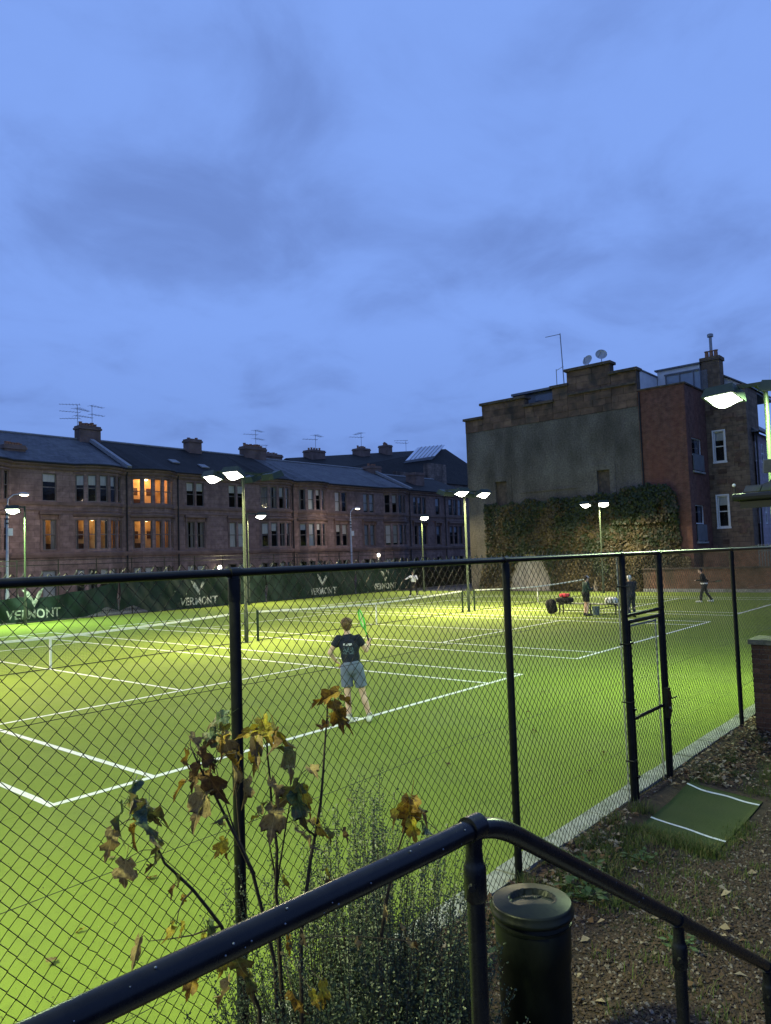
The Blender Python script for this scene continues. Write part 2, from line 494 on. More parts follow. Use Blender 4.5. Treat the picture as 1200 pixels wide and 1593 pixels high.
# --- artificial grass courts
turf = raw_object('court_turf', [(-14,-5.17,0),(43.35,-5.17,0),(43.35,30.9,0),(-14,30.9,0)], [(0,1,2,3)], MT['turf'], kind='structure')
b = MB().box(-14.02, 43.37, -5.19, 30.92, -0.44, -0.006).build('court_base', MT['conc'], kind='structure')
kerb = MB().box(-14, 43.4, -5.395, -5.176, -0.43, -0.03).build('court_kerb', MT['conc'], kind='structure')
for i in range(62):
    u0 = -14 + i*0.915
    k = MB().box(u0+0.005, u0+0.910, -5.40, -5.172, -0.029, 0.010 + 0.006*math.sin(i*2.3)).build('kerb_stone', MT['conc'], kerb)

LZ = 0.005
def line(u0, u1, v0, v1):
    MB().box(u0, u1, v0, v1, 0.0015, LZ).build('court_line', MT['line'], turf)
HW = 0.045
for c in range(3):
    a = c*CB
    for vb in (0.0, 23.77):
        s = 0.05 if vb == 0 else -0.05
        line(a-HW, a+10.97+HW, min(vb, vb+2*s), max(vb, vb+2*s))
    for us in (0.0, 1.37, 9.60, 10.97):
        line(a+us-HW, a+us+HW, 0.101, 23.669)
    for vs in (5.485, 18.285):
        line(a+1.37+HW+0.001, a+9.60-HW-0.001, vs-0.04, vs+0.04)
    line(a+5.485-0.035, a+5.485+0.035, 5.526, 18.244)
    line(a+5.485-0.035, a+5.485+0.035, 0.102, 0.22)

# --- street and far ground
MB().box(-120, 300, 31.2, 33.6, -0.40, 0.02).build('pavement', MT['pave'], kind='structure')
MB().box(-120, 300, 33.62, 37.9, -0.42, -0.10).build('road', MT['asphalt'], kind='structure')
MB().box(-120, 300, 37.92, 39.2, -0.40, 0.02).build('pavement', MT['pave'], kind='structure')
MB().box(43.40, 90, -60, 31.1, -0.44, -0.02).build('yard', MT['asphalt'], kind='structure')

# --- bank outside the fence
nu, nv = 150, 90
us = np.linspace(-13, 26, nu); vs_ = np.linspace(-22, -5.401, nv)
V = [(float(u), float(v), ground_z(float(u), float(v))) for v in vs_ for u in us]
F = [(j*nu+i, j*nu+i+1, (j+1)*nu+i+1, (j+1)*nu+i) for j in range(nv-1) for i in range(nu-1)]
path = raw_object('path', V, F, MT['soil'], smooth=True, kind='structure')
for pl in [MB().box(-13, 26, -22, -5.42, -0.44, -0.32)]:
    pl.build('path_bed', MT['soil'], kind='structure')

# ================================================================== TENNIS NETS
def tennis_net(c, label):
    a = c*CB; v0 = 11.885
    u0, u1 = a-0.914, a+10.97+0.914
    t = thing('tennis_net', (u0, v0, 0), label, 'net', 'nets across the three courts')
    for uu in (u0, u1):
        p = MB().lathe([(0.045,0.0),(0.045,1.05),(0.05,1.055),(0.05,1.075),(0.02,1.085)], 12, (uu, v0, 0)).build('post', MT['net_post'], t, auto=40)
        MB().lathe([(0.075,0.0),(0.075,0.012),(0.046,0.014)], 12, (uu, v0, 0.001)).build('base_collar', MT['net_post'], p)
    def top(u):
        s = abs(u-(a+5.485))/6.399
        return 0.914 + (1.065-0.914)*s**1.6
    n = 284
    x = np.linspace(u0+0.05, u1-0.05, n)
    vv = []; ff = []
    def ribbon(p0, p1, q0, q1):
        k = len(vv); vv.extend([p0, p1, q1, q0]); ff.append((k, k+1, k+2, k+3))
    w = 0.0016
    for xi in x:
        zt = top(xi)-0.03
        ribbon((xi-w, v0, 0.03), (xi+w, v0, 0.03), (xi-w, v0, zt), (xi+w, v0, zt))
    xs = np.linspace(u0+0.05, u1-0.05, 33)
    for r in range(1, 20):
        f = r/20
        for i in range(32):
            za = 0.03+(top(xs[i])-0.06)*f; zb = 0.03+(top(xs[i+1])-0.06)*f
            ribbon((xs[i], v0, za-w), (xs[i], v0, za+w), (xs[i+1], v0, zb-w), (xs[i+1], v0, zb+w))
    raw_object('netting', vv, ff, MT['netting'], parent=t)
    # doubled white tape along the top, dark cord along the foot
    mb = MB()
    for i in range(32):
        za, zb = top(xs[i]), top(xs[i+1])
        vsx = []
        for (x_, z_) in ((xs[i], za), (xs[i+1], zb)):
            vsx += [(x_, v0-0.012, z_-0.062), (x_, v0+0.012, z_-0.062), (x_, v0+0.012, z_), (x_, v0-0.012, z_)]
        mb.add(vsx, [(0,1,5,4),(1,2,6,5),(2,3,7,6),(3,0,4,7)])
    mb.build('tape', MT['tape'], t)
    MB().tube([(u0+0.04, v0, 0.03), (a+5.485, v0, 0.022), (u1-0.04, v0, 0.03)], 0.014, 6).build('foot_cord', MT['netting'], t)
    MB().box(a+5.485-0.03, a+5.485+0.03, v0-0.016, v0+0.016, 0.012, 0.85).build('centre_strap', MT['tape'], t)
tennis_net(0, 'nearest tennis net, cut by the left edge of the picture, its white strap in view')
tennis_net(1, 'middle tennis net running up behind the player in the navy shirt')
tennis_net(2, 'farthest tennis net, its white tape shows in front of the ivy wall')

# ================================================================== FLOODLIGHT COLUMNS
MT['lens'] = emis('floodlight_lens', (1.0, 0.97, 0.84), 14.0)
MT['lens_green'] = emis('floodlight_lens_greenish', (0.86, 1.0, 0.72), 14.0)
MT['housing'] = mat('floodlight_housing', (0.020,0.034,0.026), (0.03,0.045,0.035), scale=10, rough=0.5)
HEAD = (0.34, 0.26, 0.10)      # half sizes of a head (long, short, depth)
def flood_head(t, c, aim, tilt, power, color, lensmat, dome=0.10):
    """shoebox head whose glass looks down and towards aim"""
    aim = Vector((aim[0], aim[1], 0)).normalized()
    nrm = (aim*math.sin(tilt) + Vector((0,0,-1))*math.cos(tilt)).normalized()
    a = Vector((0,0,1)).cross(aim).normalized()        # long side, across the aim
    bvec = nrm.cross(a).normalized()
    c = Vector(c)
    mb = MB()
    # tapered housing: larger at the glass
    k = 0.86
    lo = c + nrm*HEAD[2]; hi = c - nrm*HEAD[2]
    vs = [lo-a*HEAD[0]-bvec*HEAD[1], lo+a*HEAD[0]-bvec*HEAD[1], lo+a*HEAD[0]+bvec*HEAD[1], lo-a*HEAD[0]+bvec*HEAD[1]]
    vs += [hi-a*HEAD[0]*k-bvec*HEAD[1]*k, hi+a*HEAD[0]*k-bvec*HEAD[1]*k, hi+a*HEAD[0]*k+bvec*HEAD[1]*k, hi-a*HEAD[0]*k+bvec*HEAD[1]*k]
    mb.add(vs, [(0,1,5,4),(1,2,6,5),(2,3,7,6),(3,0,4,7),(4,5,6,7)])
    # lip round the glass
    for s in (-1, 1):
        mb.obox(lo+a*s*(HEAD[0]-0.02)+nrm*0.008, a*0.02, bvec*HEAD[1], nrm*0.012)
        mb.obox(lo+bvec*s*(HEAD[1]-0.02)+nrm*0.008, a*(HEAD[0]-0.04), bvec*0.02, nrm*0.012)
    h = mb.build('lamp_head', MT['housing'], t, recalc=True)
    # domed glass, its deep bulge standing in for glare
    lb = MB(); n = 6
    for i in range(n+1):
        for j in range(n+1):
            x = (i/n*2-1); y = (j/n*2-1)
            d = dome*(1-x*x)*(1-y*y)
            lb.v.append(tuple(lo + a*x*(HEAD[0]-0.04) + bvec*y*(HEAD[1]-0.04) + nrm*(0.002+d)))
    for i in range(n):
        for j in range(n):
            q = i*(n+1)+j
            lb.f.append((q, q+1, q+n+2, q+n+1)); lb.mi.append(0)
    lb.build('lens', lensmat, h, smooth=True)
    if power:
        ld = bpy.data.lights.new('lamp_light', 'AREA'); ld.shape = 'RECTANGLE'
        ld.size = HEAD[0]*1.7; ld.size_y = HEAD[1]*1.6; ld.energy = power; ld.color = color
        lo_ = bpy.data.objects.new('lamp_light', ld); link(lo_); lo_.parent = t
        z = -nrm; M = Matrix((a, bvec, z)).transposed()
        if M.determinant() < 0: M = Matrix((-a, bvec, z)).transposed()
        lo_.matrix_local = Matrix.Translation(lo + nrm*(dome+0.02) - ORG[t.name]) @ M.to_4x4()

def flood_column(loc, label, heads, h=6.0, power=900, color=(1.0,0.93,0.70), lens='lens'):
    u, v = loc
    t = thing('floodlight_column', (u, v, 0), label, 'floodlight', 'floodlight columns round the courts')
    MB().tube([(u,v,0.0),(u,v,1.1),(u,v,1.14),(u,v,h+0.05)], [0.075,0.075,0.055,0.045], 12).build('pole', MT['green_post'], t, auto=40)
    MB().box(u-0.15,u+0.15,v-0.15,v+0.15,0.0,0.02).build('base_plate', MT['green_post'], t)
    arm = MB()
    xs = sorted({hd[0] for hd in heads})
    for x in xs:
        ys = [hd[1] for hd in heads if hd[0] == x]
        arm.box(min(u, u+x), max(u, u+x), v-0.035, v+0.035, h-0.03, h+0.04)
        arm.box(u+x-0.03, u+x+0.03, v+min(ys+[0])-0.03, v+max(ys+[0])+0.03, h-0.028, h+0.038)
    arm.build('cross_arm', MT['housing'], t)
    for (dx, dy, ax, ay, tl) in heads:
        toward = (Vector((ax, ay)).normalized()).dot((Vector((-4.15,-8.9))-Vector((u,v))).normalized())
        flood_head(t, (u+dx, v+dy, h-0.09), (ax, ay), R(tl), power, color, MT[lens], 0.20 if toward > 0.2 else 0.015)  # heads facing the camera bulge further, to look like round glare
WARM = (1.0, 0.87, 0.50)
GRN = (0.74, 1.0, 0.50)
flood_column((12.40, 11.88), 'tall floodlight column beside the near net post, in front of the terrace',
    [(-0.85,0.58,-1,0,16), (-0.85,-0.58,-1,-0.3,22), (0.85,0.58,1,0,20), (0.85,-0.58,1,0,20)], power=400, color=WARM)
flood_column((26.24, 11.88), 'four-headed floodlight column between the middle and far nets',
    [(-0.95,0.48,0.1,1,20), (-0.95,-0.48,-0.3,-1,14), (0.95,0.48,0.3,1,20), (0.95,-0.48,-0.2,-1,18)], power=760, color=WARM)
flood_column((42.10, 11.99), 'floodlight column in front of the ivy on the gable wall',
    [(-0.85,0.55,-1,0,14), (-0.1,-0.35,-1,-0.5,24)], power=480, color=(1.0,0.90,0.62))
flood_column((12.40, 29.55), 'floodlight column in front of the leftmost green windbreak',
    [(-0.6,0.0,-0.6,-1,18)], power=1500, color=GRN, lens='lens_green')
flood_column((26.75, 29.55), 'far floodlight column almost hidden behind the near net column',
    [(0.8,-0.4,-0.4,-1,16)], power=900, color=WARM)
flood_column((42.34, 27.10), 'lone floodlight column at the far corner, beside the player in white',
    [(-0.1,-0.35,-0.7,-0.7,24)], power=800, color=WARM)
flood_column((12.52, -5.14), 'greenish floodlight column cut by the right edge of the picture',
    [(-0.85,0.58,-1,0.25,17), (-0.85,-0.50,0.9,1,13)], power=520, color=GRN, lens='lens_green')
flood_column((-1.45, 12.6), 'floodlight column standing beyond the left edge of the picture',
    [(0.6,0.0,1,-0.6,14), (0.0,-0.5,0.45,-1,24)], power=1000, color=WARM)
flood_column((-5.6, -4.9), 'floodlight column standing behind the left edge of the picture',
    [(0.6,0.3,1,0.5,32), (0.2,0.5,0.9,0.9,32)], power=660, color=(0.90,1.0,0.45))

# ================================================================== NEAR CHAIN-LINK FENCE
PITCH_U, PITCH_Z = 0.0415, 0.0440
def chain_mesh(parent, u0, u1, z0, z1, v=FV+0.034, r=0.0024, name='chain_link_panel', sides=4):
    npk = int(round((u1-u0)/PITCH_U)); nz = int(round((z1-z0)/PITCH_Z))
    i = np.arange(npk+1)[:, None]; k = np.arange(nz+1)[None, :]
    gi = np.round((u0)/PITCH_U).astype(int) + i
    gk = np.round((z0)/PITCH_Z).astype(int) + k
    sg = np.where((gi+gk) % 2 == 0, 1.0, -1.0)
    U = gi*PITCH_U + sg*0.0222
    Z = gk*PITCH_Z + 0*U
    # slack: slow waves plus a little per-wire unevenness
    U = U + 0.010*np.sin(Z*2.1+U*1.3) + 0.007*np.sin(Z*5.3+U*0.7+2) + 0.004*np.sin(U*9.1+Z*2.0) + RNG.normal(0, 0.0014, U.shape)
    Z = Z + 0.010*np.sin(U*1.9+Z*1.1) + 0.006*np.sin(U*6.1+1.0) + 0.004*np.sin(U*2.9+Z*7.0) + RNG.normal(0, 0.0014, U.shape)
    Y = v + 0.0022*sg + 0.006*np.sin(U*2.3+Z*1.7)
    U = np.clip(U, u0-0.002, u1+0.002)
    P = np.stack([U, Y, Z], -1)                     # (np, nz, 3)
    offs = []
    for s in range(sides):
        th = 2*math.pi*s/sides + 0.4
        offs.append((r*math.cos(th), r*math.sin(th), 0.0))
    # keep the tube round: push out sideways more where the wire slants
    offs = np.array(offs)*np.array([1.35, 1.0, 1.0])
    Vt = (P[:, :, None, :] + offs[None, None]).reshape(-1, 3)
    A, Bk = P.shape[:2]
    idx = np.arange(A*Bk*sides).reshape(A, Bk, sides)
    f = np.stack([idx[:, :-1, :], np.roll(idx, -1, 2)[:, :-1, :], np.roll(idx, -1, 2)[:, 1:, :], idx[:, 1:, :]], -1).reshape(-1, 4)
    return raw_object(name, Vt, f, MT['wire'], smooth=True, parent=parent)

fence = thing('chain_link_fence', (1.5, FV, 0), 'tall black chain-link fence across the foreground', 'fence')
posts = [-10.5, -7.5, -4.49, -1.48, 1.50, 4.02, 5.16, 8.29, 11.30, 14.30, 17.30]
RZ = 2.765
for u in posts:
    zb = -0.35
    r = 0.033 if u not in (4.02, 5.16) else 0.036
    zt = RZ-0.02
    if u in (4.02, 5.16): zt = RZ+0.02
    p = MB().tube([(u, FV, zb), (u, FV, zt)], r, 16).build('post', MT['black'], fence, auto=40)
    cap = MB().lathe([(r+0.004, -0.13), (r+0.004, -0.005), (r-0.004, 0.0)], 16, (u, FV, zt-0.01)).build('post_cap', MT['black'], p, auto=40)
    MB().tube([(u-0.036, FV, RZ), (u+0.036, FV, RZ)], 0.031, 14).build('rail_clamp', MT['black'], p, auto=40)
    for zc in (2.11, 1.32, 0.58):
        MB().tube([(u-0.008, FV+0.025, zc), (u+0.03, FV+0.04, zc), (u+0.036, FV+0.012, zc)], 0.005, 6).build('wire_tie', MT['conc'], p)
for a, b_ in zip(posts[:-1], posts[1:]):
    rr = MB().tube([(a+0.0365, FV, RZ), (b_-0.0365, FV, RZ)], 0.0245, 14).build('top_rail', MT['black'], fence, auto=40)
for a, b_ in zip(posts[:-1], posts[1:]):
    if a < -5: continue
    if a > 14: break
    if abs(a-4.02) < 0.01:
        chain_mesh(fence, a+0.03, b_-0.03, 2.09, RZ+0.02)
    else:
        chain_mesh(fence, a+0.0, b_-0.0, -0.02 if a < 5 else -0.16, RZ+0.022)
for zc in (2.11, 1.32, 0.58):
    for (a, b_) in ((-7.5, 4.0), (5.19, 17.3)):
        pts = [(x, FV+0.030, zc + 0.006*math.sin(x*2.1)) for x in np.linspace(a, b_, 40)]
        MB().tube(pts, 0.0019, 5).build('strain_wire', MT['wire'], fence)
# twisted barbs of wire standing above the rail
MT['gutter0'] = mat('glint_grey_wire', (0.05,0.052,0.055), rough=0.4)  # paler than the mesh wire: glint of the tips put into the colour
tw = MB()
for u in np.arange(-4.4, 14.2, 0.083):
    x = u + random.uniform(-0.004, 0.004); h = random.uniform(0.018, 0.030)
    tw.tube([(x-0.012, FV+0.034, RZ+0.02), (x+0.002, FV+0.033, RZ+0.02+h*0.6), (x+random.uniform(-0.008,0.008), FV+0.036, RZ+0.02+h)], [0.003,0.004,0.002], 5)
tw.build('twisted_wire_tips', MT['gutter0'], fence, kind='stuff')
# stretcher bars beside the gate posts and the transom over the gate
MB().box(3.965, 3.975, FV+0.03, FV+0.045, -0.1, RZ-0.03).build('stretcher_bar', MT['conc'], fence)
MB().tube([(4.055, FV, 2.065), (5.125, FV, 2.065)], 0.022, 12).build('gate_transom', MT['black'], fence, auto=40)
for zc in (2.4, 1.75, 1.1, 0.45):
    MB().tube([(3.955, FV+0.05, zc), (3.965, FV-0.04, zc), (4.065, FV-0.04, zc)], 0.009, 6).build('clamp_band', MT['black'], fence)

gate = thing('mesh_gate', (4.62, FV, 0), 'narrow black chain-link gate with a lock box, beside the green mat', 'gate')
g0, g1, gz0, gz1 = 4.115, 5.085, -0.06, 1.985
for x in (g0, g1):
    MB().tube([(x, FV, gz0-0.02), (x, FV, gz1+0.02)], 0.023, 12).build('gate_stile', MT['black'], gate, auto=40)
MB().tube([(g0+0.023, FV, gz1), (g1-0.023, FV, gz1)], 0.022, 12).build('gate_top_rail', MT['black'], gate, auto=40)
MB().tube([(g0+0.023, FV, gz0), (g1-0.023, FV, gz0)], 0.022, 12).build('gate_bottom_rail', MT['black'], gate, auto=40)
MB().tube([(g0+0.023, FV, 0.885), (g1-0.023, FV, 0.885)], 0.020, 12).build('gate_mid_rail', MT['black'], gate, auto=40)
chain_mesh(gate, g0+0.02, g1-0.02, gz0+0.03, gz1-0.03, v=FV+0.030)
MB().box(g1-0.060, g1-0.050, FV+0.03, FV+0.045, gz0+0.02, gz1-0.02).build('stretcher_bar', MT['conc'], gate)
MB().box(g0+0.03, g1-0.03, FV+0.03, FV+0.042, gz1-0.065, gz1-0.045).build('stretcher_bar', MT['conc'], gate)
lk = MB().box(g1-0.075, g1+0.020, FV-0.075, FV-0.028, 0.74, 1.10).build('lock_box', MT['black'], gate)
MB().tube([(g1-0.03, FV-0.09, 0.98), (g1-0.03, FV-0.12, 0.98), (g1+0.10, FV-0.12, 0.98)], 0.009, 8).build('handle', MT['black'], lk)
MB().lathe([(0.013,-0.01),(0.013,0.01)], 10, (g1-0.03, FV-0.08, 0.86)).build('keyhole_boss', MT['conc'], lk)
MB().box(g1+0.0215, g1+0.090, FV-0.060, FV-0.045, 0.78, 1.04).build('keeper_plate', MT['black'], gate)
for zc in (0.25, 1.0, 1.75):
    MB().tube([(g0-0.055, FV-0.03, zc), (g0+0.0, FV-0.035, zc)], 0.016, 8).build('hinge', MT['black'], gate)
# ================================================================== TERRACE ACROSS THE STREET
TV = 40.0
MT['sand1'] = masonry('red_sandstone_ashlar', (0.180,0.130,0.118), (0.250,0.182,0.165), (0.110,0.082,0.076), 0.95, 0.38, ms=0.010, axes='xz', stain=(0.085,0.062,0.055), fstain=0.75, bump=0.5, stretch=(1,1,0.5))
MT['sand2'] = masonry('pale_red_sandstone', (0.218,0.158,0.143), (0.178,0.128,0.117), (0.112,0.084,0.078), 0.85, 0.36, ms=0.010, axes='xz', stain=(0.095,0.066,0.060), fstain=0.7, bump=0.5, stretch=(1,1,0.5))
MT['trim'] = mat('dressed_sandstone', (0.130,0.092,0.082), (0.190,0.136,0.118), scale=2.2, rough=0.9, bump=0.3, bscale=30, c3=(0.075,0.055,0.05), scale3=1.1, f3=0.8)
MT['slate_blue'] = masonry('blue_grey_slate', (0.060,0.064,0.072), (0.088,0.092,0.102), (0.034,0.036,0.040), 0.30, 0.17, ms=0.010, axes='xz', stain=(0.12,0.125,0.12), fstain=0.5, bump=0.5, rough=0.6)
MT['slate_dark'] = masonry('dark_tiles', (0.010,0.0095,0.0095), (0.017,0.016,0.016), (0.007,0.0065,0.0065), 0.32, 0.20, ms=0.010, axes='xz', stain=(0.024,0.022,0.02), fstain=0.5, bump=0.5, rough=0.75)
MT['lead'] = mat('lead_flashing', (0.16,0.17,0.185), (0.24,0.25,0.26), scale=6, rough=0.6)
MT['gutter'] = mat('cast_iron_gutter', (0.018,0.018,0.020), rough=0.6)
MT['sash'] = mat('painted_sash', (0.10,0.09,0.088), (0.15,0.14,0.135), scale=8, rough=0.6)
MT['sash_white'] = mat('white_painted_sash', (0.62,0.63,0.64), (0.74,0.74,0.74), scale=8, rough=0.55)
MT['glass'] = glass('window_glass', base=0.0)
MT['blind'] = mat('pale_blind', (0.50,0.50,0.52), (0.66,0.66,0.66), scale=3, rough=0.9, stretch=(3,3,0.3))
MT['curtain'] = mat('grey_curtain', (0.16,0.15,0.16), (0.33,0.31,0.31), scale=4, rough=0.9, stretch=(6,6,0.2))
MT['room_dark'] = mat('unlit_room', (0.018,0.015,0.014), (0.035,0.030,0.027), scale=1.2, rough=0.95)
MT['room_warm'] = mat('warm_lit_wall', (0.62,0.40,0.17), (0.75,0.50,0.24), scale=1.5, rough=0.9, c3=(0.35,0.17,0.06), scale3=1.4, f3=0.7)
MT['wood'] = mat('dark_wood', (0.06,0.030,0.015), (0.10,0.05,0.025), scale=8, rough=0.6)
MT['pot'] = mat('clay_chimney_pot', (0.22,0.11,0.07), (0.30,0.16,0.10), scale=8, rough=0.85)
MT['alu'] = mat('aluminium', (0.22,0.23,0.25), rough=0.4, metal=0.6)

WINMESH = {}
def window_meshes(w, h, style='sash'):
    k = (round(w,3), round(h,3), style)
    if k in WINMESH: return WINMESH[k]
    fr = MB()
    t = 0.055
    for s in (-1, 1):
        x = s*(w/2-t/2)
        fr.box(x-t/2, x+t/2, -0.03, 0.06, 0, h)
    fr.box(-w/2+t, w/2-t, -0.03, 0.06, 0, t); fr.box(-w/2+t, w/2-t, -0.03, 0.06, h-t, h)
    fr.box(-w/2+t, w/2-t, -0.02, 0.05, h*0.5-0.03, h*0.5+0.03)
    if style == 'astragal':
        fr.box(-0.014, 0.014, -0.01, 0.03, t, h*0.5-0.03); fr.box(-0.014, 0.014, -0.01, 0.03, h*0.5+0.03, h-t)
        fr.box(-w/2+t, w/2-t, -0.009, 0.029, h*0.75-0.014, h*0.75+0.014)
    me_f = fr.mesh('window_frame')
    pn = MB()
    a = w/2-t
    pn.quad((-a, 0.034, t), (a, 0.034, t), (a, -0.012, h*0.5-0.03), (-a, -0.012, h*0.5-0.03))
    pn.quad((-a, 0.028, h*0.5+0.03), (a, 0.028, h*0.5+0.03), (a, -0.018, h-t), (-a, -0.018, h-t))
    me_p = pn.mesh('pane'); me_p.materials.append(MT['glass'])
    WINMESH[k] = (me_f, me_p)
    return WINMESH[k]
_fm = {}
def add_window(root, x, y, z, w, h, rz=0.0, cover=None, frame='sash', style='sash', name='window', covermat=None):
    """window object (frame) with pane and blind as sub-parts; (x,y,z) world centre of its sill"""
    me_f, me_p = window_meshes(w, h, style)
    key = (me_f.name, frame)
    if key not in _fm:
        m2 = me_f.copy(); m2.materials.clear(); m2.materials.append(MT[frame]); _fm[key] = m2
    o = inst(name, _fm[key], root, (x, y, z), (0, 0, rz))
    p = bpy.data.objects.new('pane', me_p); link(p); p.parent = o
    if cover:
        mb = MB(); a = w/2-0.02
        if cover[0] == 'blind':
            zb = h*(1-cover[1]); mb.box(-a, a, 0.10, 0.115, zb, h-0.02)
            mt = MT['blind']
        else:                        # a pair of curtains, hanging in folds
            n = 7; cw = w*cover[1]
            for sgn in (-1, 1):
                for i in range(n):
                    xa = sgn*(a-cw*i/n); xb = sgn*(a-cw*(i+1)/n)
                    ya = 0.12+0.03*(i % 2); yb = 0.12+0.03*((i+1) % 2)
                    mb.quad((xa, ya, 0.02), (xb, yb, 0.02), (xb, yb, h-0.02), (xa, ya, h-0.02))
            mt = MT['curtain']
        me = mb.mesh('blind' if cover[0] == 'blind' else 'curtain'); me.materials.append(covermat or mt)
        q = bpy.data.objects.new('blind' if cover[0] == 'blind' else 'curtain', me); link(q); q.parent = o
    return o

def wall_panel(mb, A, B, z0, z1, holes, reveal=0.16, inward=None):
    """vertical wall from plan point A to B, outside on the right hand; holes [(s0,s1,z0,z1)] along the run"""
    A = Vector(A); B = Vector(B); L_ = (B-A).length; d = (B-A)/L_; nrm = Vector((d.y, -d.x))
    ss = sorted({0.0, L_, *[h[0] for h in holes], *[h[1] for h in holes]})
    zs = sorted({z0, z1, *[h[2] for h in holes], *[h[3] for h in holes]})
    def P(s, z, dep=0.0):
        q = A + d*s - nrm*dep
        return (q.x, q.y, z)
    for i in range(len(ss)-1):
        for j in range(len(zs)-1):
            sm, zm = (ss[i]+ss[i+1])/2, (zs[j]+zs[j+1])/2
            if any(h[0] < sm < h[1] and h[2] < zm < h[3] for h in holes): continue
            mb.quad(P(ss[i], zs[j]), P(ss[i+1], zs[j]), P(ss[i+1], zs[j+1]), P(ss[i], zs[j+1]))
    for (a, b, c, e) in holes:
        mb.quad(P(a,c), P(a,c,reveal), P(b,c,reveal), P(b,c))
        mb.quad(P(a,e), P(b,e), P(b,e,reveal), P(a,e,reveal))
        mb.quad(P(a,c), P(a,e), P(a,e,reveal), P(a,c,reveal))
        mb.quad(P(b,c), P(b,c,reveal), P(b,e,reveal), P(b,e))

FLOORS = ((0.65, 2.70), (4.05, 6.10), (7.33, 9.20))
EAVE = 9.82
BOWW = 0.815
BOWA = (-40, -20, 0, 20, 40)
BOWHALF = BOWW*(math.cos(R(40))*2+math.cos(R(20))*2+1)/2
def bow_points(uc):
    pts = [Vector((uc-BOWHALF, TV))]
    for a in BOWA:
        pts.append(pts[-1] + Vector((math.cos(R(a)), math.sin(R(a))))*BOWW)
    return pts

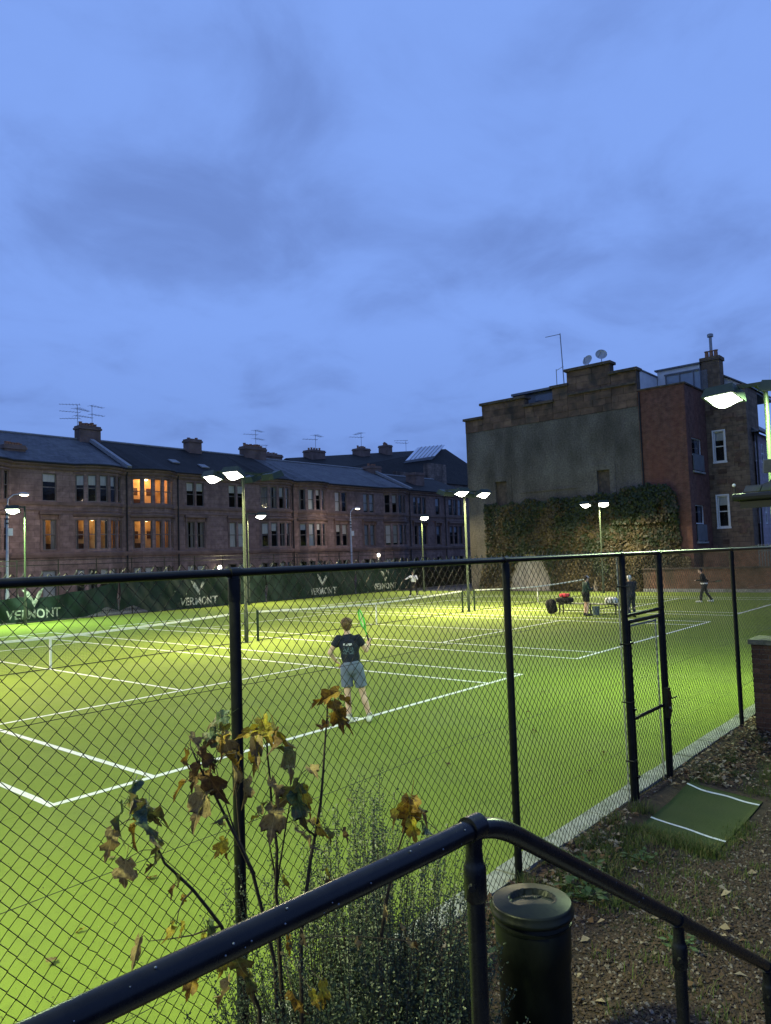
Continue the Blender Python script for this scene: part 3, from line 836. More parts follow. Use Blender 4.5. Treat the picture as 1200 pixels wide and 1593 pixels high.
def terraced_house(u0, u1, feats, label, wallmat, roofmat, covers, lit=(), ridge_z=12.75):
    t = thing('terraced_house', (u0, TV, 0), label, 'house', 'sandstone terrace across the street')
    path = [Vector((u0, TV))]
    wb = MB()
    trim = MB()
    wins = []
    feats = sorted(feats, key=lambda f: f[1])
    cur = u0
    flat = []
    def flush(end):
        nonlocal flat, cur
        holes = []
        for (c, wlist) in flat:
            for (dx, w) in wlist:
                for fi, (a, b) in enumerate(FLOORS):
                    holes.append((c+dx-w/2-cur, c+dx+w/2-cur, a, b))
        wall_panel(wb, (cur, TV), (end, TV), -0.4, EAVE, holes)
        cur = end
        flat = []
    for f in feats:
        kind, uc = f[0], f[1]
        if kind == 'bow':
            flush(uc-BOWHALF)
            pts = bow_points(uc)
            for i, a in enumerate(BOWA):
                A, B = pts[i], pts[i+1]
                hw = 0.285
                wall_panel(wb, A, B, -0.4, EAVE, [(BOWW/2-hw, BOWW/2+hw, z0, z1) for z0, z1 in FLOORS], reveal=0.14)
                mid = (A+B)/2; d = (B-A).normalized(); nr = Vector((d.y, -d.x))
                q = mid - nr*0.10
                for fi, (z0, z1) in enumerate(FLOORS):
                    wins.append((q.x, q.y, z0, 0.57, z1-z0, R(a), fi, uc, i))
            path += pts
            cur = uc+BOWHALF
        else:
            n, w = f[2], f[3]
            if n == 1: wl_ = [(0, w)]
            elif n == 2: wl_ = [(-(w/2+0.09), w), ((w/2+0.09), w)]
            else: wl_ = [(-(w+0.17), w), (0, w), ((w+0.17), w)]
            flat.append((uc, wl_))
            tot = max(dx for dx, _ in wl_)+w/2
            for (dx, w_) in wl_:
                for fi, (z0, z1) in enumerate(FLOORS):
                    wins.append((uc+dx, TV+0.11, z0, w_, z1-z0, 0.0, fi, uc, dx))
            # moulded hood over the middle floor window, with two brackets
            trim = MB()
            trim.box(uc-tot-0.28, uc+tot+0.28, TV-0.24, TV+0.02, 6.42, 6.56)
            trim.box(uc-tot-0.22, uc+tot+0.22, TV-0.16, TV+0.02, 6.56, 6.63)
            for s in (-1, 1):
                trim.box(uc+s*(tot+0.14)-0.07, uc+s*(tot+0.14)+0.07, TV-0.15, TV+0.02, 6.12, 6.419)
                trim.box(uc+s*(tot+0.09)-0.08, uc+s*(tot+0.09)+0.08, TV-0.05, TV+0.02, 4.02, 6.119)
            trim.build('window_hood', MT['trim'], t)
    flush(u1)
    path.append(Vector((u1, TV)))
    # drop repeated points
    pp = [path[0]]
    for q in path[1:]:
        if (q-pp[-1]).length > 0.02: pp.append(q)
    P2 = [(q.x, q.y) for q in pp]
    # body behind the front
    wb.box(u0, u1, TV+5.2, TV+11, -0.4, EAVE-0.02)
    wb.box(u0, u0+0.02, TV+0.2, TV+5.19, -0.4, EAVE-0.02); wb.box(u1-0.02, u1, TV+0.2, TV+5.19, -0.4, EAVE-0.02)
    wb.build('wall', MT[wallmat], t)
    MB().sweep(P2, [(-0.05,9.42),(0.10,9.42),(0.16,9.52),(0.16,9.60),(0.30,9.70),(0.34,9.82),(-0.05,9.82)]).build('eaves_cornice', MT['trim'], t)
    MB().sweep(P2, [(-0.02,7.05),(0.09,7.05),(0.11,7.20),(0.11,7.28),(-0.02,7.30)]).build('sill_course', MT['trim'], t)
    MB().sweep(P2, [(-0.02,6.66),(0.06,6.66),(0.06,6.74),(-0.02,6.76)]).build('string_course', MT['trim'], t)
    MB().sweep(P2, [(-0.02,3.55),(0.12,3.55),(0.18,3.74),(0.18,3.86),(-0.02,3.90)]).build('base_course', MT['trim'], t)
    MB().sweep(P2, [(-0.02,-0.4),(0.10,-0.4),(0.10,0.35),(-0.02,0.38)]).build('plinth', MT['trim'], t)
    # curved hoods over the bows at middle floor
    for f in feats:
        if f[0] == 'bow':
            bp = [(q.x, q.y) for q in bow_points(f[1])]
            MB().sweep(bp, [(-0.02,6.30),(0.14,6.34),(0.20,6.46),(0.20,6.54),(-0.02,6.60)]).build('bow_hood', MT['trim'], t)
            MB().sweep(bp, [(-0.02,9.24),(0.05,9.24),(0.05,9.34),(-0.02,9.36)]).build('bow_band', MT['trim'], t)
    # roof: eaves follow the bows, run up to a straight ridge
    rb = MB(); RV = TV+6.0
    ev = []
    for i, q in enumerate(pp):
        if i == 0: d1 = d2 = (pp[1]-q).normalized()
        elif i == len(pp)-1: d1 = d2 = (q-pp[-2]).normalized()
        else: d1 = (q-pp[i-1]).normalized(); d2 = (pp[i+1]-q).normalized()
        nn = (Vector((d1.y,-d1.x))+Vector((d2.y,-d2.x))).normalized()
        e = q + nn*0.30
        ev.append((e.x, e.y))
    for i in range(len(ev)-1):
        (xa, ya), (xb, yb) = ev[i], ev[i+1]
        ua = min(max(pp[i].x, u0), u1); ub = min(max(pp[i+1].x, u0), u1)
        rb.quad((xa, ya, EAVE+0.02), (xb, yb, EAVE+0.02), (ub, RV, ridge_z), (ua, RV, ridge_z))
    rb.quad((u0, RV, ridge_z), (u1, RV, ridge_z), (u1, TV+11, EAVE), (u0, TV+11, EAVE))
    rf = rb.build('roof', MT[roofmat], t)
    MB().tube([(u0+0.02, RV, ridge_z+0.03), (u1-0.02, RV, ridge_z+0.03)], 0.10, 6).build('ridge_cap', MT['lead'], rf)
    MB().tube([(x, y-0.06, EAVE+0.04) for x, y in ev], 0.075, 8).build('gutter', MT['gutter'], t)
    # dark rooms behind the glass
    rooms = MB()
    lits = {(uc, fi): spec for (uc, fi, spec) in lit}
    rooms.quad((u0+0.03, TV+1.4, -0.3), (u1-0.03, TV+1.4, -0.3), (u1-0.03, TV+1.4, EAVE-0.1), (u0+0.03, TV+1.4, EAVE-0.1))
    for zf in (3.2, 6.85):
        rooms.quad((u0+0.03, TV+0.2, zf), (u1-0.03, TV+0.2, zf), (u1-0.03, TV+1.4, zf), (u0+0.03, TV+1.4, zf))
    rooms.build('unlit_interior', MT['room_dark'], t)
    for (x, y, z, w, h, rz, fi, uc, i) in wins:
        spec = lits.get((uc, fi))
        cov = covers.get((uc, fi))
        if cov == 'none' or spec is not None: cv = spec.get('cover') if spec else None
        elif cov is None:
            rr = random.random()
            cv = ('blind', random.choice((0.28,0.34,0.45,0.98))) if rr < 0.5 else (('curtain', random.uniform(0.2,0.45)) if rr < 0.8 else None)
        else: cv = cov
        add_window(t, x, y, z, w, h, rz, cv)
    for (uc, fi), spec in lits.items():
        z0, z1 = FLOORS[fi]
        hw = spec.get('half', 1.7)
        ro = MB()
        a, b, c, e = uc-hw, uc+hw, z0-0.45, z1+0.45
        y0, y1 = TV+0.22, TV+1.36
        ro.quad((a,y1,c),(b,y1,c),(b,y1,e),(a,y1,e)); ro.quad((a,y0,c),(a,y1,c),(a,y1,e),(a,y0,e)); ro.quad((b,y1,c),(b,y0,c),(b,y0,e),(b,y1,e))
        ro.quad((a,y0,e),(a,y1,e),(b,y1,e),(b,y0,e)); ro.quad((a,y0,c),(b,y0,c),(b,y1,c),(a,y1,c))
        rm = ro.build('lit_room', MT['room_warm'], t)
        for k in range(spec.get('pics', 2)):
            px = a + (b-a)*(0.3+0.35*k)
            MB().box(px-0.22, px+0.22, y1-0.05, y1-0.01, z0+0.8, z0+1.35).build('picture', MT['wood'], rm)
        MB().box(a+0.5, a+1.5, y1-0.45, y1-0.06, c+0.05, z0+0.45).build('sideboard', MT['wood'], rm)
        MB().ell((uc, TV+0.9, e-0.35), 0.13, 0.13, 0.10).build('pendant_lamp', MT['pendant'], rm)
        ld = bpy.data.lights.new('room_light', 'POINT'); ld.energy = spec['power']; ld.color = (1.0, 0.56, 0.24); ld.shadow_soft_size = 0.15
        lo_ = bpy.data.objects.new('room_light', ld); link(lo_); lo_.parent = t; lo_.location = Vector((uc, TV+0.55, z1-0.1))-ORG[t.name]
    return t
MT['pendant'] = emis('pendant_bulb', (1.0,0.75,0.4), 4.0)

def chimney(t, u0, u1, v0, v1, z0, z1, npots, matn='trim', pot_h=0.35, stepped=False):
    mb = MB().box(u0, u1, v0, v1, z0, z1-0.30).box(u0-0.08, u1+0.08, v0-0.08, v1+0.08, z1-0.299, z1-0.14).box(u0-0.02, u1+0.02, v0-0.02, v1+0.02, z1-0.139, z1)
    c = mb.build('chimney', MT[matn], t)
    for i in range(npots):
        x = u0+0.25+(u1-u0-0.5)*(i/max(1, npots-1))
        h = pot_h*random.uniform(0.7, 1.25)
        MB().lathe([(0.13,0),(0.12,h*0.8),(0.15,h*0.82),(0.15,h),(0.10,h)], 10, (x, (v0+v1)/2, z1+0.001)).build('chimney_pot', MT['pot'], c, auto=40)
    return c

B_ = lambda f: ('blind', f)
h1 = terraced_house(8.0, 24.2, [('bow',14.15), ('flat',18.52,1,0.95), ('bow',21.95)],
    'leftmost sandstone house of the terrace, dark bow window above an amber-lit one', 'sand1', 'slate_blue',
    {(21.95,2): B_(0.38), (18.52,2): B_(0.3)},
    lit=[(21.95,1,dict(power=14,cover=('curtain',0.16),pics=1)), (18.52,1,dict(power=9,half=0.9,cover=('curtain',0.3),pics=0))])
h2 = terraced_house(24.2, 40.35, [('bow',26.25), ('flat',30.05,2,0.72), ('flat',34.1,2,0.72), ('bow',38.3)],
    'sandstone house whose upstairs bow window glows bright orange', 'sand2', 'slate_dark',
    {(34.1,2): B_(0.35), (30.05,2): B_(0.35), (34.1,1): B_(0.97), (30.05,1): ('curtain',0.35)},
    lit=[(26.25,2,dict(power=115,pics=2)), (26.25,1,dict(power=24,pics=2,cover=('curtain',0.12)))], ridge_z=12.80)
h3 = terraced_house(40.35, 57.0, [('bow',42.7), ('flat',46.5,2,0.72), ('flat',50.5,2,0.72), ('bow',54.5)],
    'unlit sandstone house under the blue-grey slate roof, behind the middle net', 'sand1', 'slate_blue',
    {(50.5,2): B_(0.9), (50.5,1): B_(0.97), (54.5,1): B_(0.9)}, ridge_z=12.70)
h4 = terraced_house(57.0, 69.5, [('flat',58.75,3,0.62), ('flat',62.0,1,0.8), ('flat',65.4,3,0.75)],
    'flat-fronted end house of the terrace under a black hipped roof', 'sand2', 'slate_dark', {}, ridge_z=12.3)
chimney(h1, 23.45, 25.15, TV+5.5, TV+6.4, 11.2, 13.85, 6, pot_h=0.28)
chimney(h2, 33.2, 34.5, TV+5.3, TV+6.2, 11.0, 13.75, 2, pot_h=0.18)
chimney(h2, 39.6, 42.1, TV+5.6, TV+6.5, 11.0, 13.75, 9, pot_h=0.28)
chimney(h3, 44.9, 47.2, TV+9.0, TV+10.4, 9.6, 13.9, 6, pot_h=0.3)
chimney(h3, 56.4, 57.9, TV+4.6, TV+6.2, 11.0, 13.0, 4, pot_h=0.25)
chimney(h4, 61.0, 62.6, TV+2.2, TV+3.6, 10.2, 12.3, 0)
chimney(h1, 16.3, 17.7, TV+1.7, TV+2.3, 10.2, 11.2, 6, pot_h=0.18)
# raking stone copings between the roofs
for (t, u, rz_) in ((h1, 24.2, 12.80), (h3, 57.0, 12.70)):
    mb = MB()
    a = Vector((u, TV-0.32, EAVE+0.05)); b_ = Vector((u, TV+5.2, rz_-0.30+0.05))
    d = (b_-a).normalized(); n_ = Vector((0, -d.z, d.y))
    mb.obox((a+b_)/2+n_*0.10, Vector((0.16,0,0)), d*((b_-a).length/2), n_*0.13)
    mb.build('skew_coping', MT['lead'], t)
# downpipes
for (t, u) in ((h1, 24.1), (h2, 40.25), (h3, 56.9), (h4, 63.3), (h2, 28.4)):
    MB().tube([(u, TV-0.20, EAVE-0.1), (u, TV-0.10, EAVE-0.5), (u, TV-0.10, 0.0)], 0.055, 8).build('downpipe', MT['gutter'], t)
# rooflights
for (u, v, s) in ((29.6, TV+2.2, 0.3), (32.0, TV+1.6, 0.3)):
    z = EAVE + (12.8-EAVE)*(v-TV+0.3)/6.3
    MB().obox((u, v, z+0.10), (0.35,0,0), (0,0.35,0.165), (0,-0.02,0.04)).build('rooflight', MT['lead'], h2)

def tv_aerial(base, h, label, n=5, wide=1.0, booms=((1.0,0),), k=1.0):
    t = thing('tv_aerial', base, label, 'aerial', 'aerials on the roofs')
    x, y, z = base
    MB().tube([(x,y,z-0.3),(x,y,z+h)], 0.020*k, 6).build('mast', MT['alu'], t)
    for (fz, ang) in booms:
        d = Vector((math.cos(ang), math.sin(ang), 0)); e = Vector((-d.y, d.x, 0))
        c = Vector((x, y, z+h*fz))
        mb = MB().tube([c-d*0.2*wide, c+d*1.2*wide], 0.016*k, 5)
        for i in range(n):
            q = c + d*(-0.15+1.3*i/(n-1))*wide
            L_ = (0.42-0.04*i)*wide
            mb.tube([q-e*L_, q+e*L_], 0.011*k, 4)
        mb.build('boom', MT['alu'], t)
tv_aerial((23.5, TV+6.0, 14.0), 1.5, 'taller of two spiky aerials on the leftmost big chimney', booms=((1.0,2.6),(0.8,0.4),(0.6,2.9),(0.42,0.1),(0.28,2.4)), wide=1.1, n=7)
tv_aerial((24.7, TV+6.0, 14.0), 1.6, 'aerial leaning beside the taller one on the leftmost big chimney', booms=((0.98,0.2),(0.55,0.1)), wide=0.9)
tv_aerial((41.2, TV+6.0, 13.95), 1.5, 'ladder-like aerial on the wide chimney in mid terrace', booms=((0.98,0.3),(0.7,2.8),(0.45,0.2)), wide=1.0)
tv_aerial((45.6, TV+9.7, 13.9), 1.0, 'small aerial behind the blue slate roof', booms=((0.95,2.7),), wide=0.9)

# ------------------------------------------------------------------ taller tenement behind
MT['rubble'] = masonry('weathered_rubble', (0.16,0.125,0.105), (0.23,0.18,0.15), (0.10,0.085,0.075), 0.6, 0.32, axes='xz', stain=(0.05,0.042,0.04), fstain=0.8, bump=0.6)
MT['panel_white'] = mat('pale_roof_sheet', (0.55,0.60,0.68), (0.66,0.70,0.76), scale=3, rough=0.35)
bt = thing('tenement', (60.0, 56.0, 0), 'taller dark-roofed tenement behind the terrace, with a pale sheet on its roof', 'building')
wb = MB(); wb.box(60, 101, 56, 70, -0.4, 13.6); wb.box(80.5, 84.5, 54.8, 56.0, -0.4, 16.2); wb.box(73.5, 80.4, 55.4, 56.0, -0.4, 14.6)
wb.build('wall', MT['rubble'], bt)
rb = MB()
E0, E1, RR = 55.7, 70.3, 63
rb.quad((59.6,E0,13.6),(102.4,E0,13.6),(96,RR,20.64),(60.2,RR,16.2))
rb.quad((59.6,E1,13.6),(60.2,RR,16.2),(96,RR,20.64),(102.4,E1,13.6)); rb.tri((102.4,E0,13.6),(102.4,E1,13.6),(96,RR,20.64)); rb.tri((59.6,E1,13.6),(59.6,E0,13.6),(60.2,RR,16.2))
rf = rb.build('roof', MT['slate_dark'], bt)
def on_roof(u, f):        # point on the front slope, f from eaves to ridge
    zr = 16.2 + (19.4-16.2)*(u-60.2)/25.8
    return Vector((u, E0+(RR-E0)*f, 13.6+(zr-13.6)*f))
pn = MB()
a, b_, c_, d_ = on_roof(79.4,0.493), on_roof(88.4,0.665), on_roof(94.4,0.975), on_roof(86.5,0.93)
up_ = Vector((0,-0.9,0.8))
pn.add([a+up_, b_+up_, c_+up_, d_+up_, a, b_, c_, d_], [(0,1,2,3),(4,5,1,0),(5,6,2,1),(6,7,3,2),(7,4,0,3)])
pan = pn.build('roof_sheet', MT['panel_white'], rf)
for i in range(1, 7):
    f = i/7; p0 = a.lerp(b_, f)+up_*1.08; p1 = d_.lerp(c_, f)+up_*1.08
    MB().tube([p0, p1], 0.05, 5).build('sheet_seam', MT['lead'], pan)
for (u0, u1, z) in ((63.5, 66.0, 17.5), (73.2, 75.2, 18.6), (79.0, 80.2, 19.6)):
    chimney(bt, u0, u1, 61.5, 63.2, 14.5, z, 5, pot_h=0.4)
for k, u in enumerate((65.0, 74.2, 84.5)):
    tv_aerial((u, 62.3, (17.5, 18.6, 19.3)[k]), (2.2, 2.4, 1.6)[k], ('left', 'middle', 'right')[k]+'most far aerial on the tall tenement behind the terrace', booms=((0.97, 0.3+k),(0.7, 2.7)), wide=1.5, k=1.5)
# ================================================================== GABLE BUILDING AT THE FAR END
GU = 44.30
def harl_mat():
    mt, N, L, b = _nt('grey_harling')
    b.inputs['Roughness'].default_value = 0.95; b.inputs['Specular IOR Level'].default_value = 0.1
    tc = N.new('ShaderNodeTexCoord')
    def nz(scale, stretch=(1,1,1), det=6):
        mp = N.new('ShaderNodeMapping'); mp.inputs['Scale'].default_value = stretch; L.new(tc.outputs['Object'], mp.inputs[0])
        n = N.new('ShaderNodeTexNoise'); n.inputs['Scale'].default_value = scale; n.inputs['Detail'].default_value = det; L.new(mp.outputs[0], n.inputs['Vector']); return n
    n1 = nz(0.8, (1,1,0.5), 8); n2 = nz(9.0); n3 = nz(0.35, (1,1,0.7))
    r1 = N.new('ShaderNodeValToRGB'); r1.color_ramp.elements[0].position = 0.36; r1.color_ramp.elements[0].color = (0.092,0.082,0.070,1)
    r1.color_ramp.elements[1].position = 0.66; r1.color_ramp.elements[1].color = (0.150,0.136,0.118,1)
    L.new(n1.outputs['Fac'], r1.inputs['Fac'])
    mr = N.new('ShaderNodeMapRange'); mr.inputs[1].default_value = 0.25; mr.inputs[2].default_value = 0.75; mr.inputs[3].default_value = 0.6; mr.inputs[4].default_value = 1.3
    L.new(n2.outputs['Fac'], mr.inputs[0])
    m3 = N.new('ShaderNodeMapRange'); m3.inputs[1].default_value = 0.3; m3.inputs[2].default_value = 0.7; m3.inputs[3].default_value = 0.7; m3.inputs[4].default_value = 1.25
    L.new(n3.outputs['Fac'], m3.inputs[0])
    mm = N.new('ShaderNodeMath'); mm.operation = 'MULTIPLY'; L.new(mr.outputs[0], mm.inputs[0]); L.new(m3.outputs[0], mm.inputs[1])
    hv = N.new('ShaderNodeHueSaturation'); L.new(r1.outputs[0], hv.inputs['Color']); L.new(mm.outputs[0], hv.inputs['Value'])
    L.new(hv.outputs[0], b.inputs['Base Color'])
    bp = N.new('ShaderNodeBump'); bp.inputs['Strength'].default_value = 0.8; bp.inputs['Distance'].default_value = 0.03
    L.new(n2.outputs['Fac'], bp.inputs['Height']); L.new(bp.outputs[0], b.inputs['Normal'])
    return mt
MT['harl'] = harl_mat()
MT['stone'] = mat('soot_stained_sandstone', (0.085,0.055,0.040), (0.165,0.105,0.074), scale=1.6, rough=0.95, bump=0.6, bscale=14, c3=(0.045,0.038,0.033), scale3=0.9, f3=0.9, rand=0.28)
MT['cope'] = mat('sooty_coping', (0.050,0.043,0.038), (0.12,0.09,0.07), scale=3, rough=0.95, bump=0.4, bscale=20)
MT['redbrick'] = masonry('red_brick', (0.158,0.066,0.048), (0.122,0.051,0.039), (0.12,0.09,0.075), 0.225, 0.075, ms=0.010, axes='xy+z', stain=(0.16,0.06,0.04), fstain=0.5, bump=0.6)
MT['oldbrick'] = masonry('old_weathered_brick', (0.210,0.100,0.065), (0.165,0.085,0.060), (0.14,0.11,0.085), 0.225, 0.075, ms=0.011, axes='xy+z', stain=(0.06,0.055,0.04), fstain=0.8, bump=0.7)
MT['tower'] = masonry('coursed_brown_stone', (0.195,0.140,0.095), (0.140,0.100,0.070), (0.11,0.085,0.065), 0.72, 0.34, ms=0.016, axes='yz', stain=(0.07,0.052,0.04), fstain=0.7, bump=0.7)
MT['white_render'] = mat('white_render', (0.52,0.54,0.57), (0.62,0.64,0.66), scale=2, rough=0.8)
MT['zinc'] = mat('grey_zinc', (0.10,0.11,0.13), (0.14,0.15,0.17), scale=3, rough=0.5)
MT['pinkwall'] = masonry('pink_grey_stone', (0.36,0.30,0.32), (0.31,0.26,0.28), (0.25,0.21,0.22), 0.7, 0.3, axes='xz', stain=(0.2,0.17,0.18), fstain=0.4, bump=0.3)

gb = thing('gable_building', (GU, 16.9, 0), 'big building with a grey roughcast gable, stepped stone parapet and red brick wing', 'building')
V0, V1 = 9.87, 23.85
mb = MB()
HOLES = [(V1-21.30, V1-20.30, 6.0, 8.30), (V1-13.02, V1-12.10, 6.0, 8.35)]
wall_panel(mb, (GU, V1), (GU, V0), -0.4, 12.40, HOLES, reveal=0.22)
mb.quad((GU, V1, -0.4), (GU+16, V1, -0.4), (GU+16, V1, 13.4), (GU, V1, 13.4))
mb.quad((GU+16, V1, -0.4), (GU+16, V0, -0.4), (GU+16, V0, 13.4), (GU+16, V1, 13.4))
gw = mb.build('gable_wall', MT['harl'], gb)
MT['oldpaint'] = mat('old_pale_paint', (0.30,0.26,0.20), (0.44,0.39,0.31), scale=2.5, rough=0.9, bump=0.4, bscale=20)
MB().box(GU-0.012, GU-0.003, 10.0, 22.1, 0.0, 2.85).build('painted_dado', MT['oldpaint'], gw)
for (s0, s1, z0, z1) in HOLES:           # blocked-up windows with raised margins
    a, b_ = V1-s0, V1-s1
    MB().quad((GU+0.20, a, z0), (GU+0.20, b_, z0), (GU+0.20, b_, z1), (GU+0.20, a, z1)).build('blocked_window', MT['cope'], gw)
    mg = MB(); mg.box(GU-0.05, GU-0.002, a+0.002, a+0.42, z0, z1+0.45).box(GU-0.05, GU-0.002, b_-0.42, b_-0.002, z0, z1+0.45).box(GU-0.05, GU-0.002, b_, a, z1+0.002, z1+0.45)
    mg.build('window_margin', MT['harl'], gw)
MB().box(GU-0.06, GU-0.002, 14.6, 19.2, 7.28, 7.36).build('roof_scar', MT['harl'], gw)
# parapet of squared stones, stepped along the top
def top_profile(v):
    if v > 22.25: return 13.55
    if v > 18.45: return 14.55
    if v > 16.15: return 13.85
    if v > 14.95: return 14.85
    if v > 11.68: return 15.85
    return 15.05
edges = [23.85, 22.25, 18.45, 16.15, 14.95, 11.68, 9.87]
core = MB()
for a, b_ in zip(edges[:-1], edges[1:]):
    core.box(GU+0.06, GU+0.60, b_+0.002, a-0.002, 12.40, top_profile((a+b_)/2)-0.02)
par = core.build('parapet', MT['cope'], gb)
for a, b_ in zip(edges[:-1], edges[1:]):
    zt = top_profile((a+b_)/2)-0.18
    n = int(round((zt-12.41)/0.46)); hz = (zt-12.41)/n
    for r in range(n):
        x = a - 0.004
        first = True
        while x > b_+0.02:
            w = random.uniform(0.65, 1.35)
            if first and r % 2: w *= 0.6
            first = False
            y = max(b_+0.004, x-w)
            if y-b_ < 0.35: y = b_+0.004
            pr = random.uniform(0.0, 0.035)
            MB().box(GU-0.015-pr, GU+0.055, y+0.007, x-0.007, 12.41+r*hz+0.007, 12.41+(r+1)*hz-0.007).build('stone_block', MT['stone'], par)
            x = y
    MB().box(GU-0.22, GU+0.75, b_-0.12, a+0.12, zt+0.005, zt+0.19).build('coping_stone', MT['cope'], par)
MB().box(GU-0.16, GU-0.03, 9.9, 14.9, 13.95, 14.10).build('string_course', MT['cope'], par)
# rooftop rooms of glass, zinc and white render
pent = MB().box(GU+1.6, GU+7, 16.3, 20.6, 12.6, 14.98).build('penthouse', MT['zinc'], gb)
MB().box(GU+1.2, GU+7.4, 15.9, 20.3, 14.99, 15.16).build('flat_roof', MT['zinc'], pent)
MB().box(GU+1.56, GU+1.596, 16.6, 18.4, 13.4, 14.8).build('glass_panel', MT['glass'], pent)
MB().box(GU+0.60, GU+8, 9.95, 11.4, 12.4, 15.00).build('white_rooftop_block', MT['white_render'], gb)
MB().box(GU+0.55, GU+8.2, 9.88, 11.45, 15.01, 15.10).build('flat_roof', MT['zinc'], gb)
p2 = MB().box(GU+4.0, GU+12, 7.0, 9.9, 13.0, 15.42).build('white_penthouse', MT['white_render'], gb)
MB().box(GU+3.85, GU+12.1, 6.95, 10.05, 15.421, 15.53).build('flat_roof', MT['zinc'], p2)
rs_ = MB().add([(GU+5.2,6.9,13.4),(GU+5.2,4.3,13.4),(GU+5.2,4.3,13.55),(GU+5.2,6.9,15.2),(GU+12,6.9,13.4),(GU+12,4.3,13.4),(GU+12,4.3,13.55),(GU+12,6.9,15.2)], [(0,1,2,3),(3,2,6,7),(1,5,6,2),(4,7,6,5)]).build('sloping_end', MT['white_render'], p2)
MB().add([(GU+5.0,6.9,15.25),(GU+5.0,4.1,13.5),(GU+12,4.1,13.5),(GU+12,6.9,15.25),(GU+5.0,6.9,15.35),(GU+5.0,4.1,13.6),(GU+12,4.1,13.6),(GU+12,6.9,15.35)], [(0,1,5,4),(4,5,6,7),(1,2,6,5),(0,3,2,1)]).build('sloping_roof', MT['zinc'], p2)
for k in range(3):
    MB().box(GU+3.93, GU+3.995, 9.25-0.95*k-0.865, 9.25-0.95*k-0.005, 13.6, 14.95).build('glass_panel', MT['glass'], p2)
    MB().box(GU+3.90, GU+3.995, 9.25-0.95*k, 9.25-0.95*k+0.08, 13.5, 15.0).build('mullion', MT['zinc'], p2)
MB().box(GU+3.90, GU+3.995, 7.0, 9.4, 15.001, 15.10).build('mullion', MT['zinc'], p2)
# satellite dishes and mast
MT['dish'] = mat('grey_dish', (0.30,0.31,0.33), (0.38,0.39,0.41), scale=4, rough=0.5)
for k, (v, z) in enumerate(((13.35, 16.25), (12.35, 16.45))):
    d = thing('satellite_dish', (GU+0.2, v, z), ('lower left', 'upper right')[k]+' of the two grey dishes on the parapet chimney', 'satellite dish', 'dishes on the gable')
    nrm = Vector((-0.8, -0.35 if k else 0.2, 0.35)).normalized(); a = nrm.orthogonal().normalized(); b_ = nrm.cross(a)
    mb = MB(); n = 16; rings = 4
    for r in range(rings+1):
        for j in range(n):
            q = r/rings*0.42; th = 2*math.pi*j/n
            mb.v.append(tuple(Vector((GU+0.2, v, z)) + a*q*math.cos(th) + b_*q*math.sin(th)*0.92 + nrm*(0.5*q*q)))
    for r in range(rings):
        for j in range(n):
            j2 = (j+1) % n
            mb.f.append((r*n+j, r*n+j2, (r+1)*n+j2, (r+1)*n+j)); mb.mi.append(0)
    mb.build('reflector', MT['dish'], d, smooth=True)
    MB().tube([(GU+0.2, v, z-0.40-0.2*k), (GU+0.24, v, z-0.05)], 0.03, 6).build('bracket', MT['alu'], d)
    c = Vector((GU+0.2, v, z))
    MB().tube([c-b_*0.3, c+nrm*0.45], 0.018, 5).build('feed_arm', MT['alu'], d)
am = thing('roof_mast', (GU+0.9, 15.6, 14.9), 'tall thin mast with a single arm above the gable parapet', 'aerial', 'aerials on the roofs')
MB().tube([(GU+0.9, 15.6, 14.4), (GU+0.9, 15.75, 18.9)], 0.040, 6).build('mast', MT['alu'], am)
MB().tube([(GU+0.9, 15.75, 18.85), (GU+0.5, 16.75, 18.75)], 0.025, 5).build('arm', MT['alu'], am)
MB().tube([(GU+0.9, 16.2, 14.4), (GU+0.9, 16.2, 16.3)], 0.03, 5).build('short_rod', MT['alu'], am)
MB().tube([(GU+0.9, 16.2, 16.2), (GU+0.9, 15.6, 16.4)], 0.02, 5).build('stay', MT['alu'], am)

# red brick wing
BV = 6.80
wing = MB()
wall_panel(wing, (GU-0.02, V0-0.003), (GU-0.02, BV), -0.4, 13.40, [])
HB = [(0.85, 2.85, 7.78, 10.0), (0.85, 2.65, 3.15, 5.55)]
wall_panel(wing, (GU-0.02, BV), (48.38, BV), -0.4, 13.40, HB, reveal=0.20)
wing.quad((GU-0.02, V0, 13.38), (GU-0.02, BV, 13.38), (48.38, BV, 13.38), (48.38, V0, 13.38))
wg = wing.build('brick_wing', MT['redbrick'], gb)
MB().box(GU-0.10, 48.38, BV-0.08, V0-0.01, 13.401, 13.50).build('wing_coping', MT['cope'], wg)
MB().tube([(GU-0.08, V0-0.12, 13.3), (GU-0.08, V0-0.12, 2.0)], 0.055, 6).build('downpipe', MT['gutter'], wg)
MT['juliet'] = mat('grey_balcony_panel', (0.10,0.115,0.13), (0.14,0.155,0.17), scale=3, rough=0.4)
for (s0, s1, z0, z1) in HB:
    uc = GU-0.02+(s0+s1)/2; w = (s1-s0)
    wdw = add_window(gb, uc, BV+0.12, z0, w, z1-z0, 0, ('curtain', 0.3), frame='sash_white')
    MB().quad((GU+s0-0.3, BV+0.5, z0-0.1), (GU+s1+0.3, BV+0.5, z0-0.1), (GU+s1+0.3, BV+0.5, z1+0.1), (GU+s0-0.3, BV+0.5, z1+0.1)).build('unlit_interior', MT['room_dark'], gb)
    MB().box(GU+s0-0.05, GU+s1+0.02, BV-0.10, BV-0.04, z0+0.05, z0+1.12).build('balcony_panel', MT['juliet'], gb)
    MB().box(GU+s0-0.1, GU+s1+0.1, BV-0.14, BV-0.003, z0-0.12, z0-0.003).build('sill', MT['conc'], gb)

